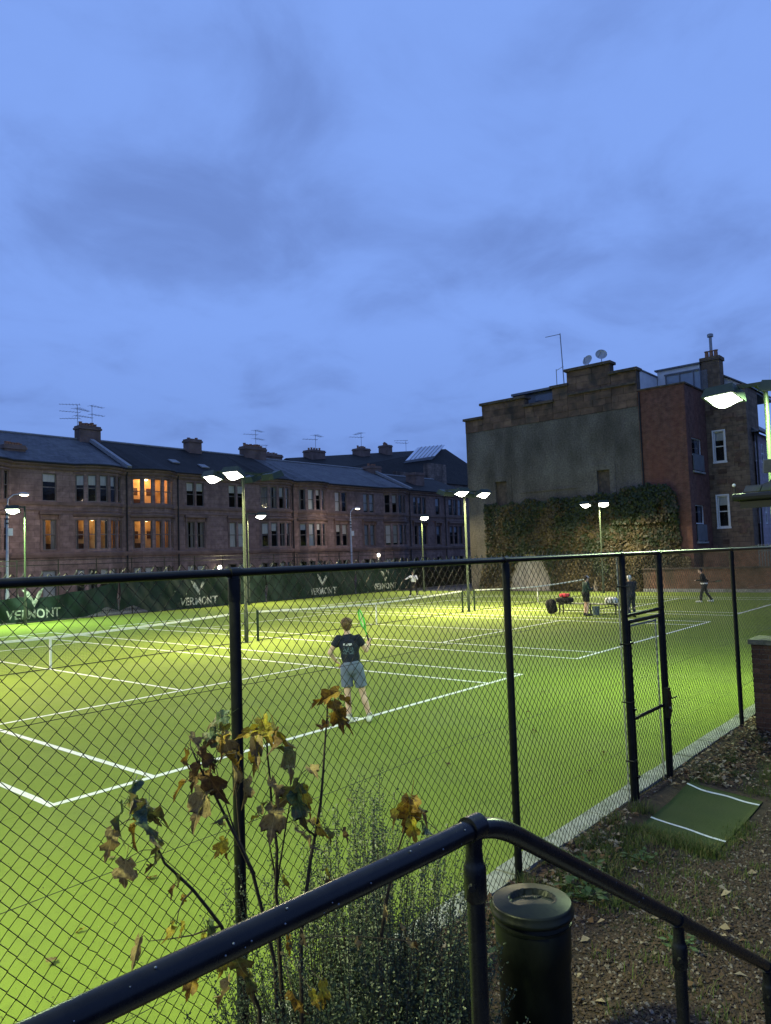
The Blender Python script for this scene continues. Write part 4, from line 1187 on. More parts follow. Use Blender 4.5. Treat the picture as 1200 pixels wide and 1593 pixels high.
# stone tower with tall sash windows
tw_ = thing('stair_tower', (48.4, 5.5, 0), 'brown stone stair tower with two narrow white sash windows, right of the brick wing', 'building')
TU = 48.42
tb = MB(); TW0, TW1 = 4.22, 7.40
HT = [(TW1-6.36, TW1-5.72, 8.55, 10.60), (TW1-6.36, TW1-5.72, 4.10, 6.20)]
wall_panel(tb, (TU, TW1), (TU, TW0), -0.4, 13.6, HT, reveal=0.16)
wall_panel(tb, (TU, TW0), (TU+9, TW0), -0.4, 10.4, [])
tb.quad((TU, TW1, 13.6), (TU, TW0, 13.6), (TU+3, TW0, 13.6), (TU+3, TW1, 13.6))
tb.quad((TU, TW0, 10.4), (TU+3, TW0, 10.4), (TU+3, TW0, 13.6), (TU, TW0, 13.6))
tb.build('wall', MT['tower'], tw_)
for (s0, s1, z0, z1) in HT:
    vc = TW1-(s0+s1)/2
    add_window(tw_, TU+0.08, vc, z0, s1-s0, z1-z0, R(-90), ('blind', 0.3), frame='sash_white')
    for (y0, y1, za, zb) in ((vc+0.325, vc+0.43, z0, z1+0.1), (vc-0.43, vc-0.325, z0, z1+0.1), (vc-0.32, vc+0.32, z1+0.003, z1+0.1), (vc-0.46, vc+0.46, z0-0.12, z0-0.003)):
        MB().box(TU-0.035, TU-0.002, y0, y1, za, zb).build('window_surround', MT['sash_white'], tw_)
MB().quad((TU+0.7, TW1, 3), (TU+0.7, TW0, 3), (TU+0.7, TW0, 11.5), (TU+0.7, TW1, 11.5)).build('unlit_interior', MT['room_dark'], tw_)
ch = MB().box(TU-0.02, TU+0.9, 5.72, 6.90, 13.601, 15.55).box(TU-0.10, TU+1.0, 5.64, 6.98, 15.551, 15.80).build('chimney', MT['tower'], tw_)
for k in range(3):
    MB().lathe([(0.14,0),(0.12,0.45),(0.16,0.47),(0.16,0.52),(0.11,0.52)], 10, (TU+0.45, 6.02+0.30*k, 15.801)).build('chimney_pot', MT['pot'], ch, auto=40)
MB().lathe([(0.10,0),(0.10,0.95),(0.20,0.96),(0.20,1.15),(0.10,1.2)], 10, (TU+0.45, 6.32, 16.33)).build('flue_cowl', MT['alu'], ch, auto=40)
# stones of the tower that stand out from their neighbours
for k in range(70):
    r = random.randrange(38); z = 0.2+r*0.34
    w = random.uniform(0.35, 0.7); y = random.uniform(TW0+0.05, TW1-0.75)
    if 5.2 < y+w and y < 6.9 and (3.9 < z+0.34 and z < 6.4 or 8.3 < z+0.34 and z < 10.8): continue
    if z > 13.1: continue
    MB().box(TU-0.014-0.0006*k, TU+0.05, y, y+w, z+0.012, z+0.328).build('stone_block', MT['stone'], tw_)

# pink-grey range receding behind it
pk = thing('pink_house', (49.5, 4.1, 0), 'pale pinkish house with rows of white sash windows at the right edge', 'building')
PV = 4.60-0.40
PVy = TW0-0.12
pb = MB()
PW = [(50.05+1.45*i, 0.72) for i in range(7)]
HP = []
for (uc, w) in PW:
    HP += [(uc-w/2-49.6, uc+w/2-49.6, 8.45, 9.80), (uc-w/2-49.6, uc+w/2-49.6, 4.25, 5.80)]
wall_panel(pb, (49.6, PVy), (62, PVy), -0.4, 10.45, HP, reveal=0.12)
pb.build('wall', MT['pinkwall'], pk)
for (uc, w) in PW:
    for (z0, z1) in ((8.45, 9.80), (4.25, 5.80)):
        add_window(pk, uc, PVy+0.06, z0, w, z1-z0, 0, ('blind', 0.95) if z0 < 5 else ('curtain', 0.3), frame='sash_white', style='astragal')
MB().quad((49.6, PVy+0.4, 3), (62, PVy+0.4, 3), (62, PVy+0.4, 10.4), (49.6, PVy+0.4, 10.4)).build('unlit_interior', MT['room_dark'], pk)
rb = MB().quad((49.3, PVy-0.35, 10.40), (62.5, PVy-0.35, 10.40), (62.5, PVy+4.5, 14.0), (50.2, PVy+4.5, 14.0))
rb.tri((49.3, PVy-0.35, 10.40), (50.2, PVy+4.5, 14.0), (49.3, PVy+4.5, 10.4))
rb.build('roof', MT['slate_blue'], pk)
MB().tube([(49.3, PVy-0.38, 10.42), (62.5, PVy-0.38, 10.42)], 0.08, 6).build('gutter', MT['gutter'], pk)
MB().tube([(49.68, PVy-0.10, 10.3), (49.68, PVy-0.10, 0.0)], 0.06, 6).build('downpipe', MT['gutter'], pk)

# ------------------------------------------------------------------ old brick boundary wall in front of the yard
lw = thing('boundary_wall', (43.7, 2, 0), 'low old brick wall behind the running player in black', 'wall')
MB().box(43.50, 43.78, -20, 9.84, -0.4, 1.42).build('brickwork', MT['oldbrick'], lw)
for i in range(40):
    v = -20+i*0.746
    MB().box(43.44, 43.84, v+0.004, v+0.742, 1.421, 1.53+0.01*math.sin(i*1.7)).build('coping_stone', MT['cope'], lw)
MB().box(43.42, 43.50, -20, 9.84, -0.3, 0.20).build('wall_footing', MT['conc'], lw)
lw2 = thing('side_wall', (46, 6.0, 0), 'second brick wall standing behind the low boundary wall', 'wall')
MB().box(45.4, 45.7, -6, 6.60, -0.4, 2.55).build('brickwork', MT['oldbrick'], lw2)
MB().box(45.35, 45.75, -6.05, 6.65, 2.551, 2.68).build('coping', MT['cope'], lw2)
rl = thing('palisade_fence', (45.0, 0, 0), 'grey upright palisade fence beyond the low brick wall, far right', 'fence')
mb = MB()
for i in range(46):
    v = 3.1-0.16*i
    mb.box(44.95, 44.97, v, v+0.075, 0.2, 2.85)
mb.build('pales', MT['zinc'], rl, kind='stuff')
for z in (0.6, 2.4): MB().box(44.975, 45.02, -4.3, 3.2, z, z+0.06).build('rail', MT['zinc'], rl)

# ------------------------------------------------------------------ ivy on the gable
MT['ivy_a'] = mat('ivy_leaf_green', (0.014,0.023,0.008), (0.030,0.042,0.013), scale=0.8, rough=0.55, spec=0.3)
MT['ivy_b'] = mat('ivy_leaf_brown', (0.038,0.030,0.012), (0.066,0.049,0.018), scale=0.8, rough=0.6)
MT['ivy_c'] = mat('ivy_leaf_ochre', (0.075,0.058,0.022), (0.11,0.084,0.034), scale=0.8, rough=0.6)
ivy = thing('ivy', (GU-0.1, 15, 0), 'thick brown-green ivy covering the lower half of the gable wall', 'ivy')
def ivy_top(v):
    t = 6.60 + 0.38*mnoise.noise(Vector((v*0.9, 0, 0))) + 0.22*mnoise.noise(Vector((v*4, 3, 0)))
    if v < 12.2: t += 0.35*min(1, (12.2-v)/1.5)
    if v < 8.6: t -= 0.7*(8.6-v)**2
    return t
def ivy_in(v, z):
    left = 22.25 + (0.9*max(0.0, (2.6-z)/2.6)) + 0.12*mnoise.noise(Vector((0, z*2, 0)))
    right = 7.55 + 0.25*mnoise.noise(Vector((5, z*1.6, 0))) - (0.6 if z < 2.2 else 0.0)
    if v > left or v < right: return False
    if z > ivy_top(v): return False
    # pale arched gap at the foot, and two smaller ones
    dv = (v-18.55)/1.70; dz = z/2.75
    if dz < 1 and abs(dv) < (1-dz**2.2)**0.5*(1+0.12*mnoise.noise(Vector((v*3, z*3, 1)))): return False
    if z < 1.5 and (abs(v-11.1) < 0.35*(1-z/1.6) or abs(v-13.5) < 0.25*(1-z/1.6) or abs(v-9.6) < 0.45*(1-z/1.6)): return False
    return True
vv = []; ff = []; mi = []
cnt = 0
while cnt < 34000:
    v = random.uniform(6.8, 23.3); z = random.uniform(0.02, 7.4)
    if not ivy_in(v, z): continue
    thick = 0.08 + 0.42*(0.5+0.5*mnoise.noise(Vector((v*0.9, z*0.9, 7)))) + (0.25 if v < 12 and z > 4.5 else 0)
    if mnoise.noise(Vector((v*1.1, z*1.3, 11))) < -0.42 and random.random() < 0.75: continue
    dep = GU - 0.03 - thick*random.random()**0.6
    s = random.uniform(0.06, 0.14)
    c = Vector((dep, v, z))
    n_ = Vector((-1, random.gauss(0, 0.5), random.gauss(0.25, 0.5))).normalized()
    a = n_.cross(Vector((random.gauss(0,0.4), random.gauss(0,0.4), 1))).normalized(); b_ = n_.cross(a)
    k = len(vv)
    vv += [c-b_*s, c+a*s*0.8+n_*0.02, c+b_*s*0.9, c-a*s*0.8+n_*0.02]
    ff.append((k, k+1, k+2, k+3))
    g = 1.3*mnoise.noise(Vector((v*0.5, z*0.6, 2))) + 0.7*mnoise.noise(Vector((v*1.7, z*1.7, 4))) + (z-3.2)*0.17 + random.gauss(0, 0.35)
    mi.append(0 if g > 0.1 else (1 if g > -0.65 else 2))
    cnt += 1
raw_object('foliage', vv, ff, [MT['ivy_a'], MT['ivy_b'], MT['ivy_c']], mi, parent=ivy, kind='stuff')
mb = MB()
for k in range(26):
    v = random.uniform(8, 22); z = 0.0; pts = [(GU-0.04, v, z)]
    while ivy_in(v, z+0.4) and z < 6:
        z += 0.4; v += random.gauss(0, 0.09); pts.append((GU-0.04-0.03*random.random(), v, z))
    if len(pts) > 2: mb.tube(pts, [0.035*(1-0.8*i/len(pts)) for i in range(len(pts))], 5)
MT['bark'] = mat('dark_bark', (0.035,0.026,0.018), (0.06,0.045,0.03), scale=20, rough=0.9, bump=0.4, bscale=60)
mb.build('stems', MT['bark'], ivy, kind='stuff')

# ================================================================== FAR SIDE OF THE COURTS
bf = thing('back_fence', (10, 30.95, 0), 'far chain-link fence frame running in front of the street', 'fence')
for i in range(20):
    u = 6.0 + 2.2*i
    MB().tube([(u, 31.0, -0.05), (u, 31.0, 3.32)], 0.030, 8).build('post', MT['black'], bf)
for z in (3.27, 3.02):
    MB().tube([(6.0, 31.0, z), (48.0, 31.0, z)], 0.020, 6).build('rail', MT['black'], bf)
# coarse far mesh
vv = []; ff = []
def ribx(p0, p1, w=0.0022):
    d = Vector(p1)-Vector(p0); n_ = Vector((-d.z, 0, d.x)).normalized()*w
    k = len(vv); vv.extend([Vector(p0)-n_, Vector(p0)+n_, Vector(p1)+n_, Vector(p1)-n_]); ff.append((k, k+1, k+2, k+3))
H_ = 3.25
for i in range(int(42/0.09)):
    u = 6.0+i*0.09
    ribx((u, 31.0, 0.02), (min(48, u+H_), 31.0, 0.02+min(H_, 48-u)))
    if u-H_ > 6: ribx((u, 31.002, 0.02), (u-H_, 31.002, 0.02+H_))
raw_object('chain_link_mesh', vv, ff, MT['wire'], parent=bf)
rf_ = thing('street_railing', (10, 31.3, 0), 'pale upright railings showing under the green windbreak', 'railing')
mb = MB()
MT['grey_rail'] = mat('grey_railing_paint', (0.22,0.24,0.26), (0.30,0.32,0.33), scale=5, rough=0.6)
for i in range(300):
    u = 8.0+0.125*i
    mb.box(u, u+0.022, 31.30, 31.32, 0.02, 1.15)
mb.build('bars', MT['grey_rail'], rf_, kind='stuff')
for z in (0.2, 1.0): MB().box(8, 45.5, 31.325, 31.345, z, z+0.03).build('rail', MT['grey_rail'], rf_)

# green windbreak sheets with the maker's name
MT['sheet'] = mat('dark_green_windbreak', (0.005,0.0165,0.0145), (0.008,0.025,0.0215), scale=2.5, rough=0.75, bump=0.25, bscale=60, trans=0.12)
MT['print'] = mat('pale_print', (0.06,0.085,0.078), (0.34,0.37,0.355), scale=6, rough=0.8, lo=0.36, hi=0.56)
def sheet_y(u, z, ph):
    return 30.80 + 0.07*math.sin(u*1.7+z*2.2+ph) + 0.05*math.sin(u*4.3-z*1.9+ph*2) + 0.03*math.sin(u*8.0+z*6+ph) - 0.05*max(0, math.sin(u*2.6+z*0.4+ph))**3
def windbreak(u0, u1, uc, top, sag, ph, label, lift=None):
    t = thing('windbreak_sheet', (u0, 30.8, 0), label, 'windbreak', 'green windbreaks along the far fence')
    nu, nz = 90, 16
    vv = []; ff = []
    for i in range(nu+1):
        u = u0 + (u1-u0)*i/nu
        f = i/nu
        zt = top(f) - sag*abs(math.sin(f*math.pi*4))*0.5
        zb = 0.07 + (lift(f) if lift else 0)
        for j in range(nz+1):
            z = zb+(zt-zb)*j/nz
            vv.append((u, sheet_y(u, z, ph), z))
    for i in range(nu):
        for j in range(nz):
            q = i*(nz+1)+j
            ff.append((q, q+nz+1, q+nz+2, q+1))
    raw_object('sheet', vv, ff, MT['sheet'], smooth=True, parent=t)
    # lettering
    cu = bpy.data.curves.new('letters', 'FONT'); cu.body = 'VERMONT'; cu.size = 0.86; cu.align_x = 'CENTER'; cu.extrude = 0.0; cu.offset = 0.017; cu.resolution_u = 3; cu.space_character = 1.04
    tmp = bpy.data.objects.new('letters', cu); link(tmp)
    dg = bpy.context.evaluated_depsgraph_get()
    me = bpy.data.meshes.new_from_object(tmp.evaluated_get(dg)); bpy.data.objects.remove(tmp)
    bm = bmesh.new(); bm.from_mesh(me)
    bmesh.ops.subdivide_edges(bm, edges=[e for e in bm.edges if e.calc_length() > 0.2], cuts=2)
    xs = [v.co.x for v in bm.verts]; sx = 2.85/(max(xs)-min(xs))
    def place(bm, z0):
        for v in bm.verts:
            x = v.co.x*sx; z = z0+v.co.y*0.78
            u = uc+x
            v.co = Vector((u, sheet_y(u, z, ph)-0.016, z))-ORG[t.name]
    place(bm, 0.24)
    bm.to_mesh(me); bm.free()
    me.materials.append(MT['print'])
    lo_ = bpy.data.objects.new('lettering', me); link(lo_); lo_.parent = t
    em = MB()
    def P(x, z):
        u = uc+x; return (u, sheet_y(u, z, ph)-0.016, z)
    # winged V: two tapering strokes meeting at the foot
    for s in (-1, 1):
        L1 = [(-0.60*s, 1.78), (-0.24*s, 1.62), (0.0, 1.12)]; L2 = [(-0.60*s, 1.78), (-0.36*s, 1.36), (0.0, 0.82)]
        if s == -1: L1[0] = L2[0] = (0.52, 1.84)
        n = len(L1)
        vs = [P(*q) for q in L1]+[P(*q) for q in L2]
        em.add(vs, [(0,1,4),(1,2,5,4)] if s == 1 else [(0,4,1),(1,4,5,2)])
    em.build('emblem', MT['print'], t)
    for i in range(5):
        f = 0.03+0.235*i; u = u0+(u1-u0)*f
        zt = top(f)
        MB().tube([(u, 30.79, zt-0.05), (u+0.02, 30.9, zt+0.12), (u, 31.0, zt+0.02)], 0.008, 5).build('tie', MT['print'], t)
windbreak(7.0, 18.2, 13.4, lambda f: 1.75-0.35*math.sin(f*math.pi)+0.55*max(0,f-0.75)*2, 0.25, 0.4, 'leftmost green windbreak sheet, sagging behind a floodlight column', lift=lambda f: 0.35*max(0.0, 1-abs(f-0.93)/0.10) + (0.12 if f > 0.9 else 0))
windbreak(18.3, 29.2, 23.75, lambda f: 2.15+0.10*f, 0.10, 1.9, 'green windbreak sheet seen just left of the near fence post', lift=lambda f: 0.45*max(0.0, 1-abs(f-0.07)/0.10))
windbreak(29.3, 38.3, 34.75, lambda f: 2.25-0.05*f, 0.12, 3.3, 'green windbreak sheet straight behind the player in the navy shirt')
windbreak(38.4, 45.6, 41.9, lambda f: 2.15-0.05*f, 0.10, 5.0, 'rightmost green windbreak sheet behind the player in white')
hd = thing('dark_hedge', (49, 31.6, 0), 'dark clipped hedge behind the far corner of the courts', 'hedge')
MT['hedge'] = mat('hedge_leaf', (0.012,0.018,0.010), (0.025,0.035,0.016), scale=2, rough=0.7)
MB().box(45.8, 60, 31.6, 32.6, 0, 2.0).build('core', MT['bark'], hd)
vv = []; ff = []
for k in range(7000):
    u = random.uniform(45.6, 60); z = random.uniform(0.02, 2.4); y = random.uniform(31.35, 31.6) if z < 2.0 else random.uniform(31.35, 32.7)
    c = Vector((u, y, z)); s = random.uniform(0.06, 0.13)
    a = Vector((random.gauss(0,1), random.gauss(0,0.6), random.gauss(0,1))).normalized(); b_ = a.orthogonal().normalized()
    q = len(vv); vv += [c-a*s, c+b_*s*0.7, c+a*s, c-b_*s*0.7]; ff.append((q,q+1,q+2,q+3))
raw_object('foliage', vv, ff, MT['hedge'], parent=hd, kind='stuff')

# street lamps

MT['sodium'] = emis('street_lamp_glass', (1.0,0.80,0.55), 9.0)
MT['sign'] = mat('white_sign', (0.65,0.65,0.62), (0.75,0.75,0.72), scale=4, rough=0.6)
for k, (u, lab) in enumerate(((13.75, 'grey street lamp post at the left edge, in front of the terrace'), (42.45, 'grey street lamp post in mid terrace, right of the tall floodlight'))):
    v = 35.0
    t = thing('street_lamp', (u, v, 0), lab, 'street lamp', 'street lamps')
    MB().tube([(u,v,-0.1),(u,v,1.5),(u,v,1.55),(u,v,6.3)], [0.11,0.11,0.08,0.065], 10).build('column', MT['lampgrey'], t, auto=40)
    MB().tube([(u,v,6.3),(u+0.05,v,6.9),(u+0.35,v,7.15),(u+0.75,v,7.22)], 0.035, 8).build('bracket_arm', MT['lampgrey'], t, auto=60)
    hh = MB().ell((u+0.95, v, 7.24), 0.32, 0.16, 0.085).build('lantern', MT['lampgrey'], t, smooth=True)
    MB().ell((u+0.95, v, 7.17), 0.26, 0.13, 0.08).build('lantern_glass', MT['sodium'], hh, smooth=True)
    MB().box(u-0.01, u+0.26, v-0.14, v-0.10, 4.78, 5.20).build('sign_plate', MT['sign'], t)
    for i in range(3): MB().tube([(u,v,5.45+0.25*i),(u,v,5.53+0.25*i)], 0.085, 10).build('band', MT['gutter'], t)
    ld = bpy.data.lights.new('street_light', 'AREA'); ld.shape = 'DISK'; ld.size = 0.4; ld.energy = 220; ld.color = (1.0, 0.78, 0.56)
    lo_ = bpy.data.objects.new('street_light', ld); link(lo_); lo_.parent = t; lo_.location = (0.95, 0.0, 7.07); lo_.rotation_euler = (R(35), 0, 0)
MT['globe'] = emis('door_lantern', (1.0,0.9,0.75), 7.0)
for k, (u, z, lab) in enumerate(((51.2, 3.05, 'round white door lantern right of the mid-terrace street lamp'), (31.9, 2.45, 'small door lantern low on the terrace, above the second windbreak'))):
    t = thing('door_lantern', (u, TV-0.4, z), lab, 'lantern', 'door lanterns on the terrace')
    MB().ell((u, TV-0.45, z), 0.17, 0.17, 0.19).build('globe', MT['globe'], t, smooth=True)
    MB().tube([(u, TV+0.02, z+0.25), (u, TV-0.45, z+0.28), (u, TV-0.45, z+0.17)], 0.025, 6).build('bracket', MT['gutter'], t)
STEMS = {'left': [[(-2.099, -6.342, -0.02), (-2.091, -6.356, 0.943), (-2.3, -6.384, 1.373), (-2.439, -6.393, 1.563), (-2.55, -6.384, 1.699), (-2.611, -6.386, 1.82), (-2.683, -6.377, 1.959)], [(-2.3, -6.384, 1.373), (-2.405, -6.338, 1.364), (-2.573, -6.299, 1.398)], [(-2.439, -6.393, 1.563), (-2.474, -6.38, 1.536), (-2.506, -6.383, 1.458)]], 'twin': [[(-2.062, -6.464, -0.02), (-2.089, -6.456, 1.157), (-2.201, -6.471, 1.562), (-2.315, -6.439, 1.817), (-2.391, -6.414, 1.994), (-2.44, -6.398, 2.11)], [(-2.201, -6.471, 1.562), (-2.264, -6.444, 1.728), (-2.311, -6.42, 1.9), (-2.339, -6.415, 2.025)], [(-2.201, -6.47, 1.557), (-2.227, -6.421, 1.686), (-2.235, -6.406, 1.943), (-2.27, -6.411, 2.106), (-2.286, -6.401, 2.206)]], 'mid': [[(-2.01, -6.444, -0.02), (-2.056, -6.451, 1.194), (-2.113, -6.503, 1.463), (-2.128, -6.535, 1.655), (-2.159, -6.546, 1.832), (-2.189, -6.561, 2.046), (-2.207, -6.567, 2.17)], [(-2.112, -6.507, 1.502), (-2.147, -6.513, 1.656), (-2.172, -6.523, 1.755)], [(-2.114, -6.504, 1.476), (-2.127, -6.57, 1.688), (-2.132, -6.625, 1.853), (-2.128, -6.653, 1.927)]], 'tall': [[(-2.094, -6.587, -0.02), (-2.092, -6.621, 1.311), (-2.073, -6.673, 1.631), (-2.055, -6.715, 1.849), (-2.047, -6.745, 2.067), (-2.044, -6.769, 2.285)], [(-2.065, -6.691, 1.721), (-2.121, -6.707, 1.766), (-2.148, -6.705, 1.749)]], 'right': [[(-1.823, -6.822, -0.02), (-1.846, -6.818, 1.17), (-1.874, -6.889, 1.454), (-1.869, -6.962, 1.67), (-1.86, -7.016, 1.808)]]}
LEAVES = [('left', (-2.695, -6.397, 1.989), 0.216, 'green', 0.35), ('left', (-2.744, -6.362, 1.909), 0.205, 'green', 0.6), ('left', (-2.694, -6.48, 1.888), 0.22, 'green', 0.75), ('left', (-2.616, -6.451, 1.918), 0.175, 'olive', 0.2), ('left', (-2.66, -6.368, 1.91), 0.124, 'yellow', 0.6), ('left', (-2.751, -6.346, 1.819), 0.186, 'tan', 0.95), ('left', (-2.677, -6.372, 1.832), 0.137, 'ochre', 0.9), ('left', (-2.602, -6.425, 1.784), 0.143, 'olive', 0.8), ('left', (-2.707, -6.355, 1.705), 0.169, 'tan', 0.9), ('left', (-2.505, -6.399, 1.619), 0.093, 'olive', 0.7), ('left', (-2.622, -6.384, 1.935), 0.144, 'green', 0.25), ('left', (-2.615, -6.278, 1.366), 0.18, 'tan', 0.9), ('left', (-2.516, -6.368, 1.434), 0.117, 'yellow', 0.8), ('left', (-2.468, -6.372, 1.531), 0.065, 'ochre', 0.9), ('left', (-2.355, -6.396, 1.374), 0.152, 'green', 0.6), ('left', (-2.37, -6.281, 1.146), 0.17, 'ochre', 0.8), ('left', (-2.263, -6.413, 1.217), 0.284, 'olive', 0.9), ('left', (-2.253, -6.333, 1.074), 0.184, 'tan', 0.7), ('left', (-2.186, -6.414, 1.096), 0.157, 'olive', 0.6), ('twin', (-2.303, -6.38, 2.186), 0.173, 'green', 0.3), ('twin', (-2.301, -6.423, 2.135), 0.14, 'yellow', 0.5), ('twin', (-2.344, -6.387, 2.118), 0.145, 'green', 0.5), ('twin', (-2.306, -6.445, 2.093), 0.17, 'tan', 0.8), ('twin', (-2.417, -6.395, 2.122), 0.117, 'tan', 0.6), ('twin', (-2.467, -6.393, 2.066), 0.13, 'ochre', 0.8), ('twin', (-2.385, -6.425, 2.052), 0.167, 'brown', 0.5), ('twin', (-2.382, -6.451, 1.956), 0.222, 'brown', 0.6), ('twin', (-2.428, -6.422, 1.894), 0.225, 'tan', 0.5), ('twin', (-2.273, -6.456, 1.965), 0.181, 'tan', 0.8), ('twin', (-2.251, -6.491, 1.905), 0.165, 'tan', 0.7), ('twin', (-2.347, -6.448, 1.813), 0.091, 'olive', 0.5), ('twin', (-2.339, -6.447, 1.706), 0.117, 'yellow', 0.6), ('twin', (-2.326, -6.457, 1.66), 0.071, 'ochre', 0.8), ('twin', (-2.297, -6.48, 2.03), 0.143, 'ochre', 0.5), ('twin', (-2.348, -6.472, 2.086), 0.127, 'ochre', 0.4), ('mid', (-2.217, -6.586, 2.154), 0.19, 'yellow', 0.5), ('mid', (-2.186, -6.635, 2.129), 0.194, 'yellow', 0.7), ('mid', (-2.261, -6.575, 2.096), 0.248, 'tan', 0.6), ('mid', (-2.25, -6.515, 2.141), 0.144, 'yellow', 0.3), ('mid', (-2.171, -6.675, 2.046), 0.198, 'olive', 0.4), ('mid', (-2.207, -6.621, 1.917), 0.172, 'tan', 0.6), ('mid', (-2.167, -6.666, 1.899), 0.203, 'olive', 0.6), ('mid', (-2.194, -6.593, 1.794), 0.214, 'tan', 0.7), ('mid', (-2.157, -6.704, 1.844), 0.232, 'green', 0.7), ('mid', (-2.124, -6.715, 1.882), 0.167, 'yellow', 0.5), ('mid', (-2.14, -6.711, 1.718), 0.201, 'tan', 0.8), ('mid', (-2.135, -6.593, 1.539), 0.103, 'yellow', 0.5), ('mid', (-2.219, -6.538, 1.84), 0.123, 'olive', 0.3), ('tall', (-2.058, -6.783, 2.278), 0.169, 'ochre', 0.4), ('tall', (-2.065, -6.742, 2.26), 0.119, 'ochre', 0.5), ('tall', (-2.051, -6.831, 2.212), 0.198, 'ochre', 0.75), ('tall', (-2.063, -6.765, 2.156), 0.169, 'brown', 0.15), ('tall', (-2.038, -6.845, 2.191), 0.142, 'ochre', 0.2), ('tall', (-2.06, -6.731, 1.753), 0.149, 'yellow', 0.6), ('tall', (-2.05, -6.756, 1.73), 0.102, 'olive', 0.7), ('tall', (-2.026, -6.722, 1.565), 0.072, 'yellow', 0.5), ('right', (-1.878, -7.028, 1.82), 0.211, 'ochre', 0.7), ('right', (-1.847, -7.066, 1.849), 0.176, 'ochre', 0.3), ('right', (-1.907, -6.993, 1.817), 0.156, 'yellow', 0.5), ('right', (-1.88, -7.05, 1.762), 0.14, 'yellow', 0.9), ('right', (-1.824, -7.084, 1.752), 0.131, 'green', 0.6), ('right', (-1.912, -6.92, 1.427), 0.091, 'tan', 0.6), ('mid', (-2.096, -6.754, 1.136), 0.174, 'yellow', 0.8), ('mid', (-2.165, -6.67, 1.11), 0.159, 'ochre', 0.7), ('mid', (-2.208, -6.571, 1.392), 0.137, 'tan', 0.7), ('mid', (-2.191, -6.663, 1.339), 0.125, 'ochre', 0.8), ('tall', (-1.975, -6.835, 1.304), 0.101, 'tan', 0.7), ('tall', (-1.803, -6.955, 1.271), 0.088, 'tan', 0.5), ('left', (-2.671, -6.411, 1.946), 0.147, 'olive', 0.426708204363507), ('left', (-2.631, -6.422, 1.905), 0.104, 'olive', 0.30474456695887003), ('left', (-2.616, -6.412, 1.721), 0.128, 'olive', 0.312179764261332), ('left', (-2.518, -6.379, 1.582), 0.086, 'brown', 0.9026103846894497), ('left', (-2.463, -6.362, 1.418), 0.087, 'yellow', 0.47297192690385476), ('left', (-2.375, -6.376, 1.348), 0.082, 'yellow', 1), ('left', (-2.328, -6.426, 1.239), 0.164, 'yellow', 1), ('twin', (-2.342, -6.393, 2.099), 0.09, 'brown', 0.3755683314692165), ('twin', (-2.346, -6.403, 2.037), 0.094, 'green', 0.3779001786301502), ('twin', (-2.238, -6.417, 2.048), 0.109, 'tan', 1), ('twin', (-2.477, -6.362, 1.951), 0.12, 'ochre', 0.54623305844577), ('twin', (-2.427, -6.411, 1.994), 0.17, 'brown', 0.7830887060911456), ('twin', (-2.405, -6.408, 1.865), 0.151, 'olive', 0.8828156617627916), ('twin', (-2.307, -6.422, 1.785), 0.071, 'olive', 0.6556995560851793), ('twin', (-2.316, -6.549, 2.054), 0.1, 'ochre', 1), ('mid', (-2.205, -6.641, 2.108), 0.173, 'brown', 0.7897829918050453), ('mid', (-2.258, -6.576, 2.066), 0.21, 'yellow', 0.9052722614397497), ('mid', (-2.171, -6.802, 2.019), 0.131, 'tan', 0.1), ('mid', (-2.07, -6.682, 1.767), 0.111, 'tan', 0.16521390663558772), ('mid', (-2.223, -6.503, 1.801), 0.081, 'yellow', 0.1), ('tall', (-2.001, -6.824, 2.255), 0.107, 'ochre', 0.4342446230921771), ('tall', (-2.04, -6.816, 2.197), 0.12, 'yellow', 0.1), ('tall', (-1.954, -6.756, 1.705), 0.084, 'brown', 0.6420650736605127), ('tall', (-2.012, -6.709, 1.524), 0.056, 'brown', 0.45493683306257715), ('right', (-1.837, -7.16, 1.742), 0.099, 'green', 0.6350625153897601), ('right', (-1.846, -6.958, 1.356), 0.06, 'tan', 0.48208327410637136), ('mid', (-2.116, -6.72, 1.123), 0.106, 'yellow', 0.5900699101690522), ('mid', (-2.206, -6.771, 1.392), 0.083, 'tan', 1), ('tall', (-1.804, -6.982, 1.276), 0.06, 'brown', 0.9502735789513476)]
# ================================================================== BRICK PIER AND PAVILION AT THE RIGHT
pr = thing('brick_pier', (8.6, -5.9, -0.2), 'weathered brick pier with a concrete cap, right of the gate', 'pier')
MT['oldbrick2'] = mat('old_brick', (0.070,0.040,0.028), (0.115,0.065,0.044), scale=6, rough=0.95, bump=0.5, bscale=40, c3=(0.05,0.045,0.03), scale3=2, f3=0.7, rand=0.3)
MT['mortar'] = mat('lime_mortar', (0.10,0.09,0.075), (0.15,0.13,0.11), scale=20, rough=0.95)
X0, X1, Y0, Y1 = 8.36, 8.92, -6.60, -5.63
MT['step0'] = mat('mossy_cap', (0.075,0.08,0.06), (0.15,0.15,0.115), scale=9, rough=0.95, bump=0.4, bscale=50)
core = MB().box(X0+0.008, X1-0.008, Y0+0.008, Y1-0.008, -0.35, 1.27).build('mortar_core', MT['mortar'], pr)
bm_l = MB().box(-0.1075, 0.1075, -0.051, 0.051, -0.0325, 0.0325).mesh('brick'); bm_l.materials.append(MT['oldbrick2'])
